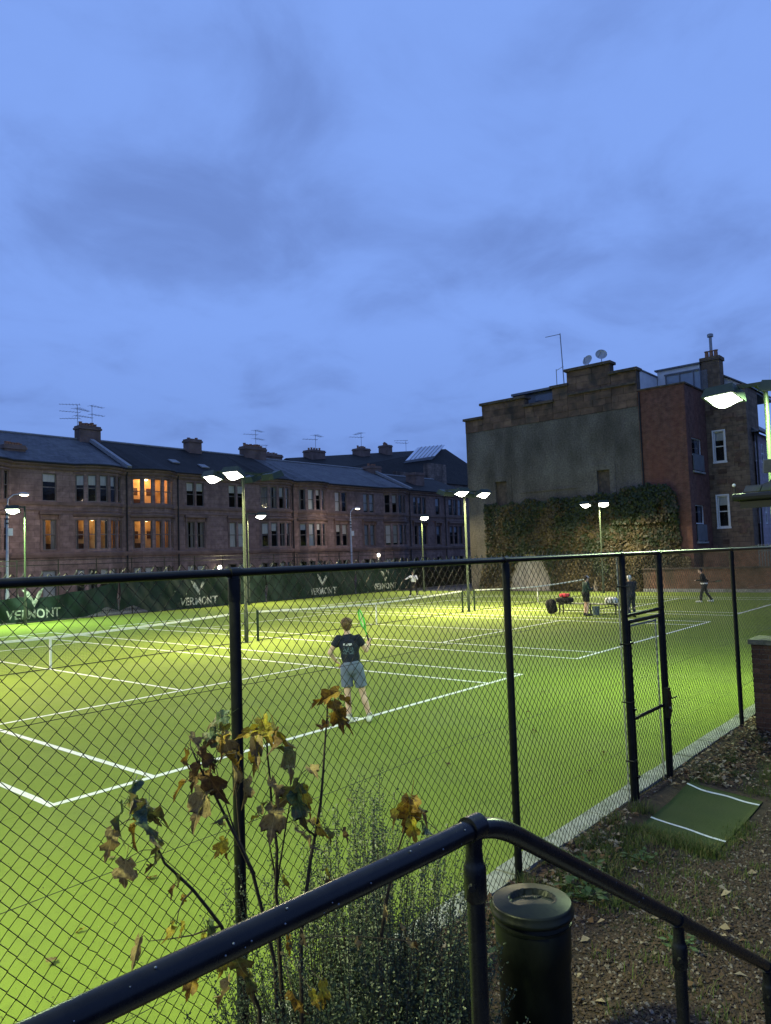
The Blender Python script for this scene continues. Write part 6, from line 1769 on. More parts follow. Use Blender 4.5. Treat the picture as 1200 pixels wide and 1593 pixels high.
# ================================================================== FINE-LEAVED SHRUB
sx, sy = -1.58, -6.55
sh = thing('dark_shrub', (sx, sy, -0.02), 'dark upright shrub of tiny leaves under the handrail, left of the bin', 'shrub')
MT['shrub_leaf'] = mat('tiny_shrub_leaf', (0.012,0.023,0.012), (0.030,0.045,0.024), scale=9, rough=0.45, spec=0.3, trans=0.12)
MT['shrub_leaf2'] = mat('tiny_shrub_leaf_pale', (0.036,0.052,0.028), (0.066,0.084,0.046), scale=9, rough=0.45, trans=0.15)
tw = MB(); vv = []; ff = []; mi = []
ex = Vector((0.65,-0.76,0)); ey = Vector((0.76,0.65,0))
rr = random.Random(9)
for k in range(900):
    a = rr.gauss(0.02, 0.30); b_ = rr.gauss(0, 0.20)
    a = max(-0.55, min(0.36, a)); b_ = max(-0.4, min(0.42, b_))
    base = Vector((sx, sy, 0.0)) + ex*a + ey*b_
    tall = rr.random()
    H = (rr.uniform(0.75, 1.28) if tall < 0.72 else rr.uniform(1.2, 1.80))*(1-0.35*abs(a)/0.62)
    lean = ex*(a*0.30+rr.gauss(0.02,0.07)) + ey*(b_*0.5+rr.gauss(0,0.08))
    pts = []
    for i in range(6):
        f = i/5
        pts.append(base + Vector((0,0,H*f)) + lean*f*f*1.0 + Vector((rr.gauss(0,0.008), rr.gauss(0,0.008), 0)))
    if max(p_.y for p_ in pts) > FV-0.04: continue
    tw.tube(pts, [0.0045*(1-0.75*i/5) for i in range(6)], 4, caps=False)
    n = int(H*170)
    for j in range(n):
        f = 0.10+0.90*(j/n); q = f*5; i0 = min(4, int(q)); P = pts[i0].lerp(pts[i0+1], q-i0)
        th = rr.uniform(0, 6.28); off = Vector((math.cos(th), math.sin(th), rr.uniform(0.1, 0.9))).normalized()
        dist = rr.uniform(0.002, 0.030) if rr.random() < 0.45 else rr.uniform(0.0, 0.010)
        c = P+off*dist; L_ = rr.uniform(0.005, 0.0105)
        w = off.orthogonal().normalized()*L_*0.5
        q0 = len(vv); vv += [c-off*L_*0.3, c+w+off*L_*0.4, c+off*L_*1.2, c-w+off*L_*0.4]; ff.append((q0,q0+1,q0+2,q0+3)); mi.append(1 if rr.random() < 0.2 else 0)
tw.build('twigs', MT['twig'], sh)
raw_object('foliage', vv, ff, [MT['shrub_leaf'], MT['shrub_leaf2']], mi, parent=sh, kind='stuff')
# undergrowth at its foot
ug = MB(); vv = []; ff = []
for k in range(85000):
    a = rr.gauss(-0.08, 0.32); b_ = rr.gauss(-0.02, 0.22)
    if a > 0.36: continue
    P = Vector((sx, sy, 0)) + ex*a + ey*b_
    if P.y > FV-0.06: continue
    P.z = min(1.0, abs(rr.gauss(0, 0.52)))*max(0.15, 1.15-abs(a)/0.75)
    L_ = rr.uniform(0.005, 0.010); d = Vector((rr.gauss(0,1), rr.gauss(0,1), rr.gauss(0.3,1))).normalized(); w = d.orthogonal().normalized()*L_*0.5
    q0 = len(vv); vv += [P-d*L_, P+w, P+d*L_, P-w]; ff.append((q0,q0+1,q0+2,q0+3))
raw_object('undergrowth', vv, ff, MT['shrub_leaf'], parent=sh, kind='stuff')

# ================================================================== LEAVES LYING ON THE TURF
FALL = [(-1.67,-3.49,'tan','curled tan leaf on the turf, lowest at the left edge'), (-1.28,-3.23,'yellow','small yellow leaf on the turf just beyond the lowest tan one'), (-0.42,-2.83,'ochre','ochre leaf on the turf left of the leaning sapling'),
 (-0.44,-2.09,'tan','pale leaf on the turf near the court corner at the left'), (2.11,-2.86,'tan','pale leaf on the turf behind the dark shrub'), (4.00,-2.86,'brown','brown leaf on the turf in line with the litter bin'),
 (6.19,-2.95,'brown','brown leaf on the turf left of the gate'), (5.6,-4.4,'tan','tan leaf on the turf seen through the gate, upper one'), (7.4,-2.2,'brown','dark leaf on the turf between gate and end post'),
 (4.7,-4.6,'brown','brown leaf on the turf seen through the gate, lower one'), (9.2,-1.5,'brown','tiny dark leaf on the turf beyond the gate, farthest of all')]
for k, (u, v, c, lab) in enumerate(FALL):
    me = LM[k % 8]
    o = bpy.data.objects.new('fallen_leaf', me); link(o)
    s = rnd.uniform(0.07, 0.12)
    o.location = (u, v, 0.035*s/0.1); o.rotation_euler = (rnd.uniform(-0.3,0.3), rnd.uniform(-0.3,0.2), rnd.uniform(0,6.28)); o.scale = (s,s,s*0.6)
    o.material_slots[0].link = 'OBJECT'; o.material_slots[0].material = LEAFCOL[c]
    tag(o, lab, 'leaf', 'fallen leaves on the turf')
# crumbs of rubber, twig and leaf on the pile
vv = []; ff = []; mi = []
for k in range(2600):
    u = random.uniform(-3, 14); v = -5.1+abs(random.gauss(0, 3.2))
    sz = random.uniform(0.004, 0.013); a = random.uniform(0, 6.28)
    ax = Vector((math.cos(a), math.sin(a), random.gauss(0,0.3)))*sz; ay = Vector((-math.sin(a), math.cos(a), 0))*sz*random.uniform(0.2,0.6)
    c = Vector((u, v, 0.006+sz*0.3)); q = len(vv); vv += [c-ax, c+ay, c+ax, c-ay]; ff.append((q,q+1,q+2,q+3)); mi.append(int(random.random() < 0.3))
raw_object('turf_debris', vv, ff, [MT['chip_c'], MT['litter_b']], mi, kind='stuff', label='dark crumbs and bits of leaf scattered over the turf')
# rain drops clinging to the handrail
MT['drop'] = mat('water_drop', (0.12,0.14,0.18), rough=0.08, spec=0.8)
db = MB()
for k in range(60):
    f = random.uniform(-1.3, 0.9); th = random.choice((random.uniform(-0.6,1.2), random.uniform(-2.0,-1.4)))
    x = RB.x+f; z = rail_z(f); r_ = random.uniform(0.0012, 0.0028)
    db.ell((x, RB.y-0.0242*math.cos(th), z+0.0242*math.sin(th)), r_, r_, r_*0.8, 7, 5)
db.build('rain_drops', MT['drop'], hr, smooth=True, kind='stuff')
# ================================================================== PEOPLE
def remeshed(mb, voxel, smooth_it=4, name='tmp'):
    me = mb.mesh(name, recalc=True)
    o = bpy.data.objects.new(name, me); link(o)
    m1 = o.modifiers.new('r', 'REMESH'); m1.mode = 'VOXEL'; m1.voxel_size = voxel
    m2 = o.modifiers.new('s', 'SMOOTH'); m2.factor = 0.5; m2.iterations = smooth_it
    dg = bpy.context.evaluated_depsgraph_get()
    out = bpy.data.meshes.new_from_object(o.evaluated_get(dg))
    bpy.data.objects.remove(o); bpy.data.meshes.remove(me)
    out.polygons.foreach_set('use_smooth', [True]*len(out.polygons))
    return out
def cap(mb, a, b, ra, rb, flat_a=False, flat_b=False, n=12):
    """tapered limb with rounded (or flat) ends"""
    a = Vector(a); b = Vector(b); d = b-a; L_ = d.length; d.normalize()
    pts = []; rs = []
    if not flat_a:
        for t in (0.97, 0.8, 0.5, 0.2): pts.append(a-d*ra*t); rs.append(ra*math.sqrt(1-t*t))
    pts.append(a); rs.append(ra); pts.append(a.lerp(b, 0.5)); rs.append((ra+rb)/2); pts.append(b); rs.append(rb)
    if not flat_b:
        for t in (0.2, 0.5, 0.8, 0.97): pts.append(b+d*rb*t); rs.append(rb*math.sqrt(1-t*t))
    mb.tube(pts, rs, n)
def M_axes(up_, fwd):
    up_ = Vector(up_).normalized(); fwd = Vector(fwd); fwd = (fwd-up_*fwd.dot(up_)).normalized(); rgt = fwd.cross(up_)
    return Matrix((rgt, fwd, up_)).transposed()
MT['skin'] = mat('skin', (0.60,0.39,0.30), (0.68,0.46,0.37), scale=6, rough=0.55, spec=0.3)
MT['shoe'] = mat('white_shoe', (0.62,0.64,0.55), (0.78,0.78,0.68), scale=18, rough=0.6)
MT['sole'] = mat('volt_sole', (0.45,0.58,0.10), rough=0.6)
MT['sock'] = mat('grey_sock', (0.32,0.30,0.28), (0.42,0.40,0.37), scale=20, rough=0.9)

def person(loc, rz, J, label, cat='person', voxel=0.012, shirt=None, legs=None, hair=None, shoes=None, sleeve='short', shorts=True, cap_m=None, face_dir=(0,1,0), fingers=True, grip=(0,0), scale=1.0, torso=1.0):
    """J: joints in local metres, +y is the way the person faces"""
    t = thing('person', loc, label, cat, None, rz)
    g = {k: Vector(v)*scale for k, v in J.items()}
    S = scale
    body = MB()
    hip = (g['hipL']+g['hipR'])/2; sh_ = (g['shL']+g['shR'])/2
    upv = (sh_-hip).normalized()
    across = (g['shR']-g['shL']).normalized(); ahead = upv.cross(across).normalized()
    if 'ahead' in J: ahead = Vector(J['ahead']).normalized()
    Mt = Matrix((across, ahead, upv)).transposed()
    # trunk
    body.ell(hip+upv*0.02*S, 0.165*S*torso, 0.115*S, 0.13*S, M=Mt)
    body.ell(hip.lerp(sh_, 0.40), 0.145*S*torso, 0.105*S, 0.20*S, M=Mt)
    body.ell(hip.lerp(sh_, 0.72), 0.175*S*torso, 0.118*S, 0.19*S, M=Mt)
    body.ell(sh_-upv*0.02*S, 0.185*S*torso, 0.085*S, 0.075*S, M=Mt)
    hd_ = g['head']; fd = Vector(face_dir).normalized()
    neck0 = sh_+upv*0.0*S
    cap(body, neck0, hd_-Vector((0,0,0.07*S)), 0.062*S, 0.052*S)
    Mh = M_axes((0,0,1), fd)
    body.ell(hd_+Vector((0,0,0.025*S)), 0.075*S, 0.092*S, 0.095*S, 14, 10, M=Mh)
    body.ell(hd_+Mh@Vector((0,0.022,-0.045))*S, 0.058*S, 0.066*S, 0.075*S, M=Mh)
    body.ell(hd_+Mh@Vector((0,0.098,-0.012))*S, 0.012*S, 0.018*S, 0.022*S, 8, 6, M=Mh)       # nose
    for s in (-1, 1):
        body.ell(hd_+Mh@Vector((s*0.078,-0.004,-0.005))*S, 0.010*S, 0.022*S, 0.032*S, 8, 6, M=Mh)  # ears
        body.ell(hd_+Mh@Vector((s*0.03,0.080,0.030))*S, 0.020*S, 0.012*S, 0.008*S, 8, 6, M=Mh)  # brows
    body.ell(hd_+Mh@Vector((0,0.082,-0.055))*S, 0.022*S, 0.010*S, 0.007*S, 8, 6, M=Mh)          # lips
    for s, L in ((-1,'L'), (1,'R')):
        cap(body, g['sh'+L], g['el'+L], 0.052*S, 0.040*S)
        cap(body, g['el'+L], g['ha'+L], 0.041*S, 0.027*S)
        fore = (g['ha'+L]-g['el'+L]).normalized()
        hdv = Vector(J['hdir'+L]).normalized() if 'hdir'+L in J else fore
        pal = g['ha'+L]+hdv*0.045*S
        sd = hdv.cross(upv); sd = sd.normalized() if sd.length > 0.1 else across
        pn = sd.cross(hdv).normalized()
        body.ell(pal, 0.042*S, 0.018*S, 0.050*S, 10, 8, M=Matrix((sd, pn, hdv)).transposed())
        if fingers:
            for i, (o_, ln) in enumerate(((-0.030,0.068),(-0.010,0.078),(0.010,0.074),(0.029,0.058))):
                b0 = pal+sd*o_*S+hdv*0.035*S
                b1 = b0+(hdv*0.85+pn*-0.5)*ln*0.5*S; b2 = b1+(hdv*0.35+pn*-0.95)*ln*0.5*S
                cap(body, b0, b1, 0.010*S, 0.0095*S, n=8); cap(body, b1, b2, 0.0095*S, 0.008*S, n=8)
            th0 = pal-sd*0.036*S*s-hdv*0.015*S; th1 = th0+(hdv*0.6-sd*0.6*s-pn*0.4)*0.045*S; th2 = th1+(hdv*0.7-pn*0.6)*0.032*S
            cap(body, th0, th1, 0.012*S, 0.011*S, n=8); cap(body, th1, th2, 0.011*S, 0.009*S, n=8)
        cap(body, g['hip'+L], g['kn'+L], 0.084*S, 0.056*S)
        cap(body, g['kn'+L], g['kn'+L].lerp(g['an'+L], 0.38), 0.054*S, 0.055*S)
        cap(body, g['kn'+L].lerp(g['an'+L], 0.34), g['an'+L], 0.058*S, 0.038*S)
        # calf
        back = -ahead
        body.ell(g['kn'+L].lerp(g['an'+L], 0.30)+back*0.018*S, 0.055*S, 0.055*S, 0.12*S, M=M_axes(g['kn'+L]-g['an'+L], ahead))
        ft = Vector(J['toe'+L])*S; 
        cap(body, g['an'+L]-Vector((0,0,0.045*S)), ft+Vector((0,0,0.035*S)), 0.038*S, 0.030*S)
    me = remeshed(body, voxel); me.materials.append(MT['skin'])
    bo = bpy.data.objects.new('body', me); link(bo); bo.parent = t
    # shirt
    sb = MB(); e = 0.014*S
    sb.ell(hip+upv*0.07*S, 0.175*S*torso, 0.125*S, 0.12*S, M=Mt)
    sb.ell(hip.lerp(sh_, 0.40), 0.168*S*torso+e, 0.118*S+e*0.5, 0.22*S, M=Mt)
    sb.ell(hip.lerp(sh_, 0.72), 0.182*S*torso+e, 0.124*S+e, 0.19*S, M=Mt)
    sb.ell(sh_-upv*0.01*S, 0.195*S*torso, 0.094*S, 0.082*S, M=Mt)
    cap(sb, hip.lerp(sh_, 0.80), hip+upv*0.02*S, 0.14*S*torso, 0.155*S*torso, flat_b=True, n=18)
    cap(sb, sh_, sh_+upv*0.075*S, 0.075*S, 0.066*S, flat_b=True)
    for L in 'LR':
        if sleeve == 'short':
            q = g['sh'+L].lerp(g['el'+L], 0.52); cap(sb, g['sh'+L], q, 0.068*S, 0.070*S, flat_b=True, n=16)
        else:
            cap(sb, g['sh'+L], g['el'+L], 0.070*S, 0.058*S, n=14); cap(sb, g['el'+L], g['el'+L].lerp(g['ha'+L], 0.97), 0.057*S, 0.043*S, flat_b=True, n=14)
    me = remeshed(sb, voxel, 3); me.materials.append(shirt)
    so = bpy.data.objects.new('shirt' if sleeve == 'short' else 'jacket', me); link(so); so.parent = t
    # shorts or trousers
    lb = MB()
    lb.ell(hip, 0.182*S*torso, 0.135*S, 0.14*S, M=Mt)
    cap(lb, hip+upv*0.12*S, hip, 0.158*S*torso, 0.172*S*torso, flat_a=True, n=18)
    for L in 'LR':
        if shorts:
            q = g['hip'+L].lerp(g['kn'+L], 0.72); cap(lb, g['hip'+L], q, 0.105*S, 0.103*S, flat_b=True, n=18)
        else:
            cap(lb, g['hip'+L], g['kn'+L], 0.100*S, 0.075*S, n=16); cap(lb, g['kn'+L], g['an'+L]-Vector((0,0,0.01*S)), 0.072*S, 0.058*S, flat_b=True, n=16)
    me = remeshed(lb, voxel, 3); me.materials.append(legs)
    lo_ = bpy.data.objects.new('shorts' if shorts else 'trousers', me); link(lo_); lo_.parent = t
    # shoes
    for L in 'LR':
        fb = MB(); an = g['an'+L]; ft = Vector(J['toe'+L])*S
        heel = Vector((an.x, an.y, min(an.z, ft.z+0.05*S)))
        dirf = (ft-an); dirf.z = 0; dirf.normalize()
        zf = max(0.0, ft.z)
        cap(fb, heel-dirf*0.035*S+Vector((0,0,-heel.z+max(0.05*S, heel.z-0.055*S))), ft+Vector((0,0,0.045*S)), 0.050*S, 0.044*S)
        cap(fb, an, an-Vector((0,0,0.04*S)), 0.050*S, 0.052*S)
        me = remeshed(fb, voxel, 2); me.materials.append(shoes or MT['shoe'])
        fo = bpy.data.objects.new('shoe', me); link(fo); fo.parent = t
        if shorts and voxel < 0.013:
            kb_ = MB(); cap(kb_, an+Vector((0,0,0.06*S)), an, 0.046*S, 0.046*S, flat_a=True)
            me = kb_.mesh('sock', smooth=True); me.materials.append(MT['sock']); ko = bpy.data.objects.new('sock', me); link(ko); ko.parent = t
    # hair or cap
    hb = MB()
    if hair:
        hb.ell(hd_+Mh@Vector((0,-0.018,0.045))*S, 0.093*S, 0.104*S, 0.096*S, 14, 10, M=Mh)
        hb.ell(hd_+Mh@Vector((0,-0.055,-0.010))*S, 0.078*S, 0.058*S, 0.075*S, 12, 8, M=Mh)
        r_ = random.Random(3)
        for k in range(70 if voxel < 0.013 else 14):
            th = r_.uniform(0, 6.28); ph = r_.uniform(-0.5, 1.5)
            d_ = Vector((math.cos(th)*math.cos(ph), math.sin(th)*math.cos(ph), math.sin(ph)))
            if d_.y > 0.45 and d_.z < 0.45: continue
            q = hd_+Mh@Vector((d_.x*0.090, d_.y*0.100-0.018, d_.z*0.092+0.038))*S
            hb.ell(q, 0.027*S, 0.027*S, 0.022*S, 6, 4)
        me = remeshed(hb, max(0.009, voxel*0.8), 1); me.materials.append(hair)
        ho = bpy.data.objects.new('hair', me); link(ho); ho.parent = t
    if cap_m:
        cb_ = MB()
        n = 14
        prof = [(0.094,0.035),(0.096,0.06),(0.088,0.095),(0.06,0.125),(0.02,0.138),(0.0,0.139)]
        for (r_, z) in prof:
            for j in range(n):
                th = 2*math.pi*j/n; cb_.v.append(tuple(hd_+Mh@Vector((r_*math.cos(th)*0.9, r_*math.sin(th)*1.08, z))*S))
        for i in range(len(prof)-1):
            for j in range(n):
                j2 = (j+1) % n; cb_.f.append((i*n+j, i*n+j2, (i+1)*n+j2, (i+1)*n+j)); cb_.mi.append(0)
        cb_.add([hd_+Mh@Vector(q)*S for q in ((-0.07,0.07,0.042),(0.07,0.07,0.042),(0.055,0.165,0.028),(-0.055,0.165,0.028),(-0.07,0.07,0.05),(0.07,0.07,0.05),(0.055,0.165,0.036),(-0.055,0.165,0.036))], [(0,3,2,1),(4,5,6,7),(0,1,5,4),(1,2,6,5),(2,3,7,6),(3,0,4,7)])
        me = cb_.mesh('cap', smooth=True); me.materials.append(cap_m)
        co = bpy.data.objects.new('cap', me); link(co); co.parent = t
    return t

MT['racket_green'] = mat('lime_green_frame', (0.10,0.62,0.06), (0.14,0.75,0.10), scale=8, rough=0.35)
MT['racket_dark'] = mat('dark_grip', (0.02,0.02,0.022), rough=0.6)
MT['string'] = mat('racket_string', (0.5,0.6,0.4), rough=0.6)
def racket(hand, axis, face, label, frame, L=0.68):
    """hand: world point at the grip, axis: grip to head, face: string-bed normal"""
    hand = Vector(hand); ax = Vector(axis).normalized(); f = Vector(face); f = (f-ax*f.dot(ax)).normalized(); sd = ax.cross(f)
    t = thing('tennis_racket', hand, label, 'racket', 'tennis rackets')
    MB().tube([hand-ax*0.07, hand+ax*0.13], 0.017, 8).build('grip', MT['racket_dark'], t, smooth=True)
    c = hand+ax*(L*0.5+0.075)
    ring = [c+ax*0.170*math.cos(a)+sd*0.130*math.sin(a) for a in np.linspace(0, 2*math.pi, 29)]
    MB().tube(ring, 0.016, 6, caps=False).build('frame', frame, t, smooth=True)
    th = c-ax*0.165
    MB().tube([hand+ax*0.13, hand+ax*0.16, th-sd*0.05+ax*0.03], 0.011, 6).tube([hand+ax*0.13, hand+ax*0.16, th+sd*0.05+ax*0.03], 0.011, 6).build('throat', frame, t, smooth=True)
    sb = MB()
    for i in range(-7, 8):
        x = i*0.016; h = 0.17*math.sqrt(max(0, 1-(x/0.13)**2)); sb.tube([c+sd*x-ax*h, c+sd*x+ax*h], 0.0009, 3, caps=False)
        y = i*0.021; w = 0.13*math.sqrt(max(0, 1-(y/0.17)**2)); sb.tube([c+ax*y-sd*w, c+ax*y+sd*w], 0.0009, 3, caps=False)
    sb.build('strings', MT['string'], t)
MT['ball'] = mat('tennis_ball_felt', (0.50,0.62,0.06), (0.60,0.70,0.10), scale=60, rough=0.9)
def ball(p, label):
    o = MB().ell(p, 0.033, 0.033, 0.033, 14, 10).build('tennis_ball', MT['ball'], smooth=True)
    tag(o, label, 'ball', 'tennis balls')

def shirt_mat():
    """navy cotton with a faded print between the shoulder blades"""
    mt = mat('navy_shirt', (0.010,0.014,0.028), (0.018,0.023,0.042), scale=9, rough=0.9, bump=0.35, bscale=14)
    N, L = mt.node_tree.nodes, mt.node_tree.links; b = N['Principled BSDF']
    tc = N.new('ShaderNodeTexCoord'); sp = N.new('ShaderNodeSeparateXYZ'); L.new(tc.outputs['Object'], sp.inputs[0])
    def rng(out, c, hw):
        m1 = N.new('ShaderNodeMath'); m1.operation = 'SUBTRACT'; m1.inputs[1].default_value = c; L.new(out, m1.inputs[0])
        m2 = N.new('ShaderNodeMath'); m2.operation = 'ABSOLUTE'; L.new(m1.outputs[0], m2.inputs[0])
        m3 = N.new('ShaderNodeMath'); m3.operation = 'LESS_THAN'; m3.inputs[1].default_value = hw; L.new(m2.outputs[0], m3.inputs[0]); return m3.outputs[0]
    def mul(a, b_):
        m1 = N.new('ShaderNodeMath'); m1.operation = 'MULTIPLY'; L.new(a, m1.inputs[0]); L.new(b_, m1.inputs[1]); return m1.outputs[0]
    cur = b.inputs['Base Color'].links[0].from_socket
    for (zc, hz, xc, hx, colr, sc, lo) in ((1.345,0.020,-0.135,0.075,(0.55,0.56,0.58),30,0.44), (1.24,0.060,-0.125,0.10,(0.10,0.15,0.19),45,0.50)):
        nz = N.new('ShaderNodeTexNoise'); nz.inputs['Scale'].default_value = sc; L.new(tc.outputs['Object'], nz.inputs['Vector'])
        gt = N.new('ShaderNodeMath'); gt.operation = 'GREATER_THAN'; gt.inputs[1].default_value = lo; L.new(nz.outputs['Fac'], gt.inputs[0])
        lt = N.new('ShaderNodeMath'); lt.operation = 'LESS_THAN'; lt.inputs[1].default_value = -0.02; L.new(sp.outputs['Y'], lt.inputs[0])
        fac = mul(mul(mul(rng(sp.outputs['Z'], zc, hz), rng(sp.outputs['X'], xc, hx)), gt.outputs[0]), lt.outputs[0])
        mx = N.new('ShaderNodeMix'); mx.data_type = 'RGBA'; L.new(fac, mx.inputs[0]); L.new(cur, mx.inputs[6]); mx.inputs[7].default_value = (*colr, 1)
        cur = mx.outputs[2]
    L.new(cur, b.inputs['Base Color'])
    return mt
MT['navy'] = shirt_mat()
MT['blue_shorts'] = mat('slate_blue_shorts', (0.105,0.135,0.215), (0.145,0.180,0.270), scale=9, rough=0.85, bump=0.3, bscale=18)
MT['hair_brown'] = mat('curly_brown_hair', (0.075,0.042,0.018), (0.21,0.135,0.06), scale=30, rough=0.7, bump=0.8, bscale=60)
MT['hair_dark'] = mat('dark_hair', (0.012,0.009,0.008), (0.03,0.022,0.018), scale=30, rough=0.6)
MT['hair_white'] = mat('white_hair', (0.55,0.55,0.53), (0.7,0.7,0.68), scale=30, rough=0.8)
MT['jacket_green'] = mat('dark_green_jacket', (0.008,0.030,0.026), (0.014,0.045,0.038), scale=7, rough=0.7, bump=0.3, bscale=14)
MT['jacket_grey'] = mat('charcoal_jacket', (0.022,0.023,0.028), (0.036,0.037,0.044), scale=7, rough=0.8, bump=0.3, bscale=14)
MT['black_cloth'] = mat('black_cloth', (0.008,0.008,0.010), (0.016,0.016,0.019), scale=7, rough=0.85, bump=0.3, bscale=14)
MT['white_cloth'] = mat('white_cloth', (0.66,0.66,0.64), (0.78,0.78,0.76), scale=7, rough=0.85, bump=0.3, bscale=14)
MT['jeans'] = mat('dark_jeans', (0.018,0.024,0.040), (0.032,0.040,0.060), scale=9, rough=0.85)

CR = -YAW                       # local x along the camera's right, local y away from it
# near player, back to the camera
PL = Vector((5.26, -0.07, 0.0))
Jn = dict(hipL=(-0.175,0.0,0.93), hipR=(0.02,0.0,0.93), shL=(-0.30,0.01,1.44), shR=(0.045,0.01,1.44), head=(-0.15,0.03,1.655),
          elL=(-0.455,0.02,1.20), haL=(-0.36,0.16,1.03), hdirL=(0.5,0.5,-0.6), elR=(0.175,0.10,1.21), haR=(0.225,0.16,1.30), hdirR=(0.05,0.3,0.95),
          knL=(-0.165,0.02,0.49), knR=(0.10,0.01,0.48), anL=(-0.145,-0.02,0.10), anR=(0.20,-0.01,0.10), toeL=(-0.33,0.03,0.0), toeR=(0.215,0.19,0.0), ahead=(0.0,1,0))
person(PL, CR, Jn, 'player in navy T-shirt and blue shorts seen from behind, on the near baseline', voxel=0.011, shirt=MT['navy'], legs=MT['blue_shorts'], hair=MT['hair_brown'], face_dir=(-0.15,1,0), torso=0.92)
def loc2w(P, base): return base + Vector((rt.x*P[0] + math.sin(YAW)*P[1], rt.y*P[0] + math.cos(YAW)*P[1], P[2]))
hR = loc2w((0.232, 0.175, 1.345), PL)
top_ = loc2w((0.075, 0.26, 1.86), PL)
racket(hR, top_-hR, rt*0.95+Vector((0.76,0.65,0))*0.24, 'bright green racket held upright by the player in navy', MT['racket_green'])
ball(loc2w((-0.325, 0.205, 0.965), PL), 'yellow tennis ball in the left hand of the player in navy')

# man in a green jacket and white cap by the bench, facing right
P2_ = Vector((25.80, 5.45, 0.0))
rz2 = CR - R(80)
Ja = dict(hipL=(-0.09,0,0.92), hipR=(0.09,0,0.92), shL=(-0.19,0.02,1.41), shR=(0.19,0.02,1.41), head=(0,0.07,1.60),
          elL=(-0.25,0.08,1.14), haL=(-0.09,0.30,1.18), elR=(0.25,0.08,1.14), haR=(0.08,0.30,1.16), knL=(-0.10,0.02,0.49), knR=(0.10,0.03,0.49), anL=(-0.10,-0.03,0.10), anR=(0.10,-0.02,0.10), toeL=(-0.12,0.17,0), toeR=(0.12,0.18,0))
person(P2_, rz2, Ja, 'man in dark green jacket, shorts and white cap standing by the bench', voxel=0.016, shirt=MT['jacket_green'], legs=MT['black_cloth'], sleeve='long', shorts=True, cap_m=MT['white_cloth'], hair=MT['hair_dark'], face_dir=(0.1,1,-0.35), shoes=MT['jacket_grey'], torso=1.05, fingers=False)
# man in charcoal, back to the camera, hidden partly by the gate post
P3_ = Vector((25.72, 3.41, 0.0))
Jb = dict(hipL=(-0.09,0,0.92), hipR=(0.09,0,0.92), shL=(-0.20,0,1.42), shR=(0.20,0,1.42), head=(-0.02,0.05,1.60),
          elL=(-0.27,0.06,1.15), haL=(-0.15,0.25,1.06), elR=(0.27,0.05,1.16), haR=(0.17,0.24,1.08), knL=(-0.11,0.01,0.49), knR=(0.10,0.02,0.49), anL=(-0.12,-0.03,0.10), anR=(0.12,-0.02,0.10), toeL=(-0.15,0.16,0), toeR=(0.14,0.17,0))
person(P3_, CR+R(10), Jb, 'man in charcoal jacket and dark jeans seen from behind at the gate post', voxel=0.016, shirt=MT['jacket_grey'], legs=MT['jeans'], sleeve='long', shorts=False, hair=MT['hair_white'], face_dir=(0.1,1,-0.1), shoes=MT['black_cloth'], torso=1.12, fingers=False)
# far player in white facing the camera
P4_ = Vector((36.5, 23.5, 0.0))
Jc = dict(hipL=(-0.09,0,0.92), hipR=(0.09,0,0.92), shL=(-0.19,0,1.43), shR=(0.19,0,1.43), head=(0.02,0.04,1.64),
          elL=(-0.30,0.14,1.20), haL=(-0.08,0.30,1.33), elR=(0.42,0.16,1.28), haR=(0.50,0.38,1.24), knL=(-0.18,0.06,0.49), knR=(0.20,0.05,0.49), anL=(-0.24,-0.02,0.10), anR=(0.26,-0.02,0.10), toeL=(-0.30,0.15,0), toeR=(0.32,0.15,0))
person(P4_, CR+R(170), Jc, 'far player in white top and black trousers in front of the last windbreak', voxel=0.018, shirt=MT['white_cloth'], legs=MT['black_cloth'], sleeve='long', shorts=False, hair=MT['hair_dark'], shoes=MT['shoe'], face_dir=(0.2,1,0), fingers=False)
def to_w(P, base, rz): 
    return base + Vector((P[0]*math.cos(rz)-P[1]*math.sin(rz), P[0]*math.sin(rz)+P[1]*math.cos(rz), P[2]))
h4 = to_w((-0.08,0.37,1.36), P4_, CR+R(170)); racket(h4, Vector((-0.2,-0.25,0.85)), rt+Vector((0.3,0.3,0)), 'dark racket held up by the far player in white', MT['racket_dark'])
# running player in black at the right
P5_ = Vector((34.8, 3.3, 0.0))
rz5 = CR + R(72)
Jd = dict(hipL=(-0.09,0,0.90), hipR=(0.09,0,0.90), shL=(-0.19,0.08,1.40), shR=(0.19,0.06,1.40), head=(0,0.16,1.60),
          elL=(-0.26,0.16,1.14), haL=(-0.16,0.40,1.12), elR=(0.30,-0.10,1.16), haR=(0.36,-0.24,1.02), knL=(-0.11,0.16,0.50), knR=(0.11,-0.10,0.48), anL=(-0.12,0.22,0.10), anR=(0.13,-0.34,0.13), toeL=(-0.13,0.42,0), toeR=(0.14,-0.15,0.02))
pb5 = person(P5_, rz5, Jd, 'player in black top with a white waistband stepping left, far right court', voxel=0.017, shirt=MT['black_cloth'], legs=MT['jacket_grey'], sleeve='long', shorts=False, hair=MT['hair_dark'], shoes=MT['shoe'], face_dir=(-0.2,1,0), fingers=False)
wb5 = MB(); c = (Vector(Jd['hipL'])+Vector(Jd['hipR']))/2
wb5.lathe([(0.172,0.0),(0.178,0.01),(0.178,0.06),(0.170,0.07)], 20, (c.x, c.y+0.012, c.z+0.02)).build('white_waistband', MT['white_cloth'], None, smooth=True).parent = pb5
ab = MB(); a5 = Vector(Jd['shR']).lerp(Vector(Jd['elR']), 0.75); d5 = (Vector(Jd['elR'])-Vector(Jd['shR'])).normalized()
ab.tube([a5-d5*0.05, a5+d5*0.05], 0.069, 14).build('white_sleeve_band', MT['white_cloth'], None, smooth=True).parent = pb5
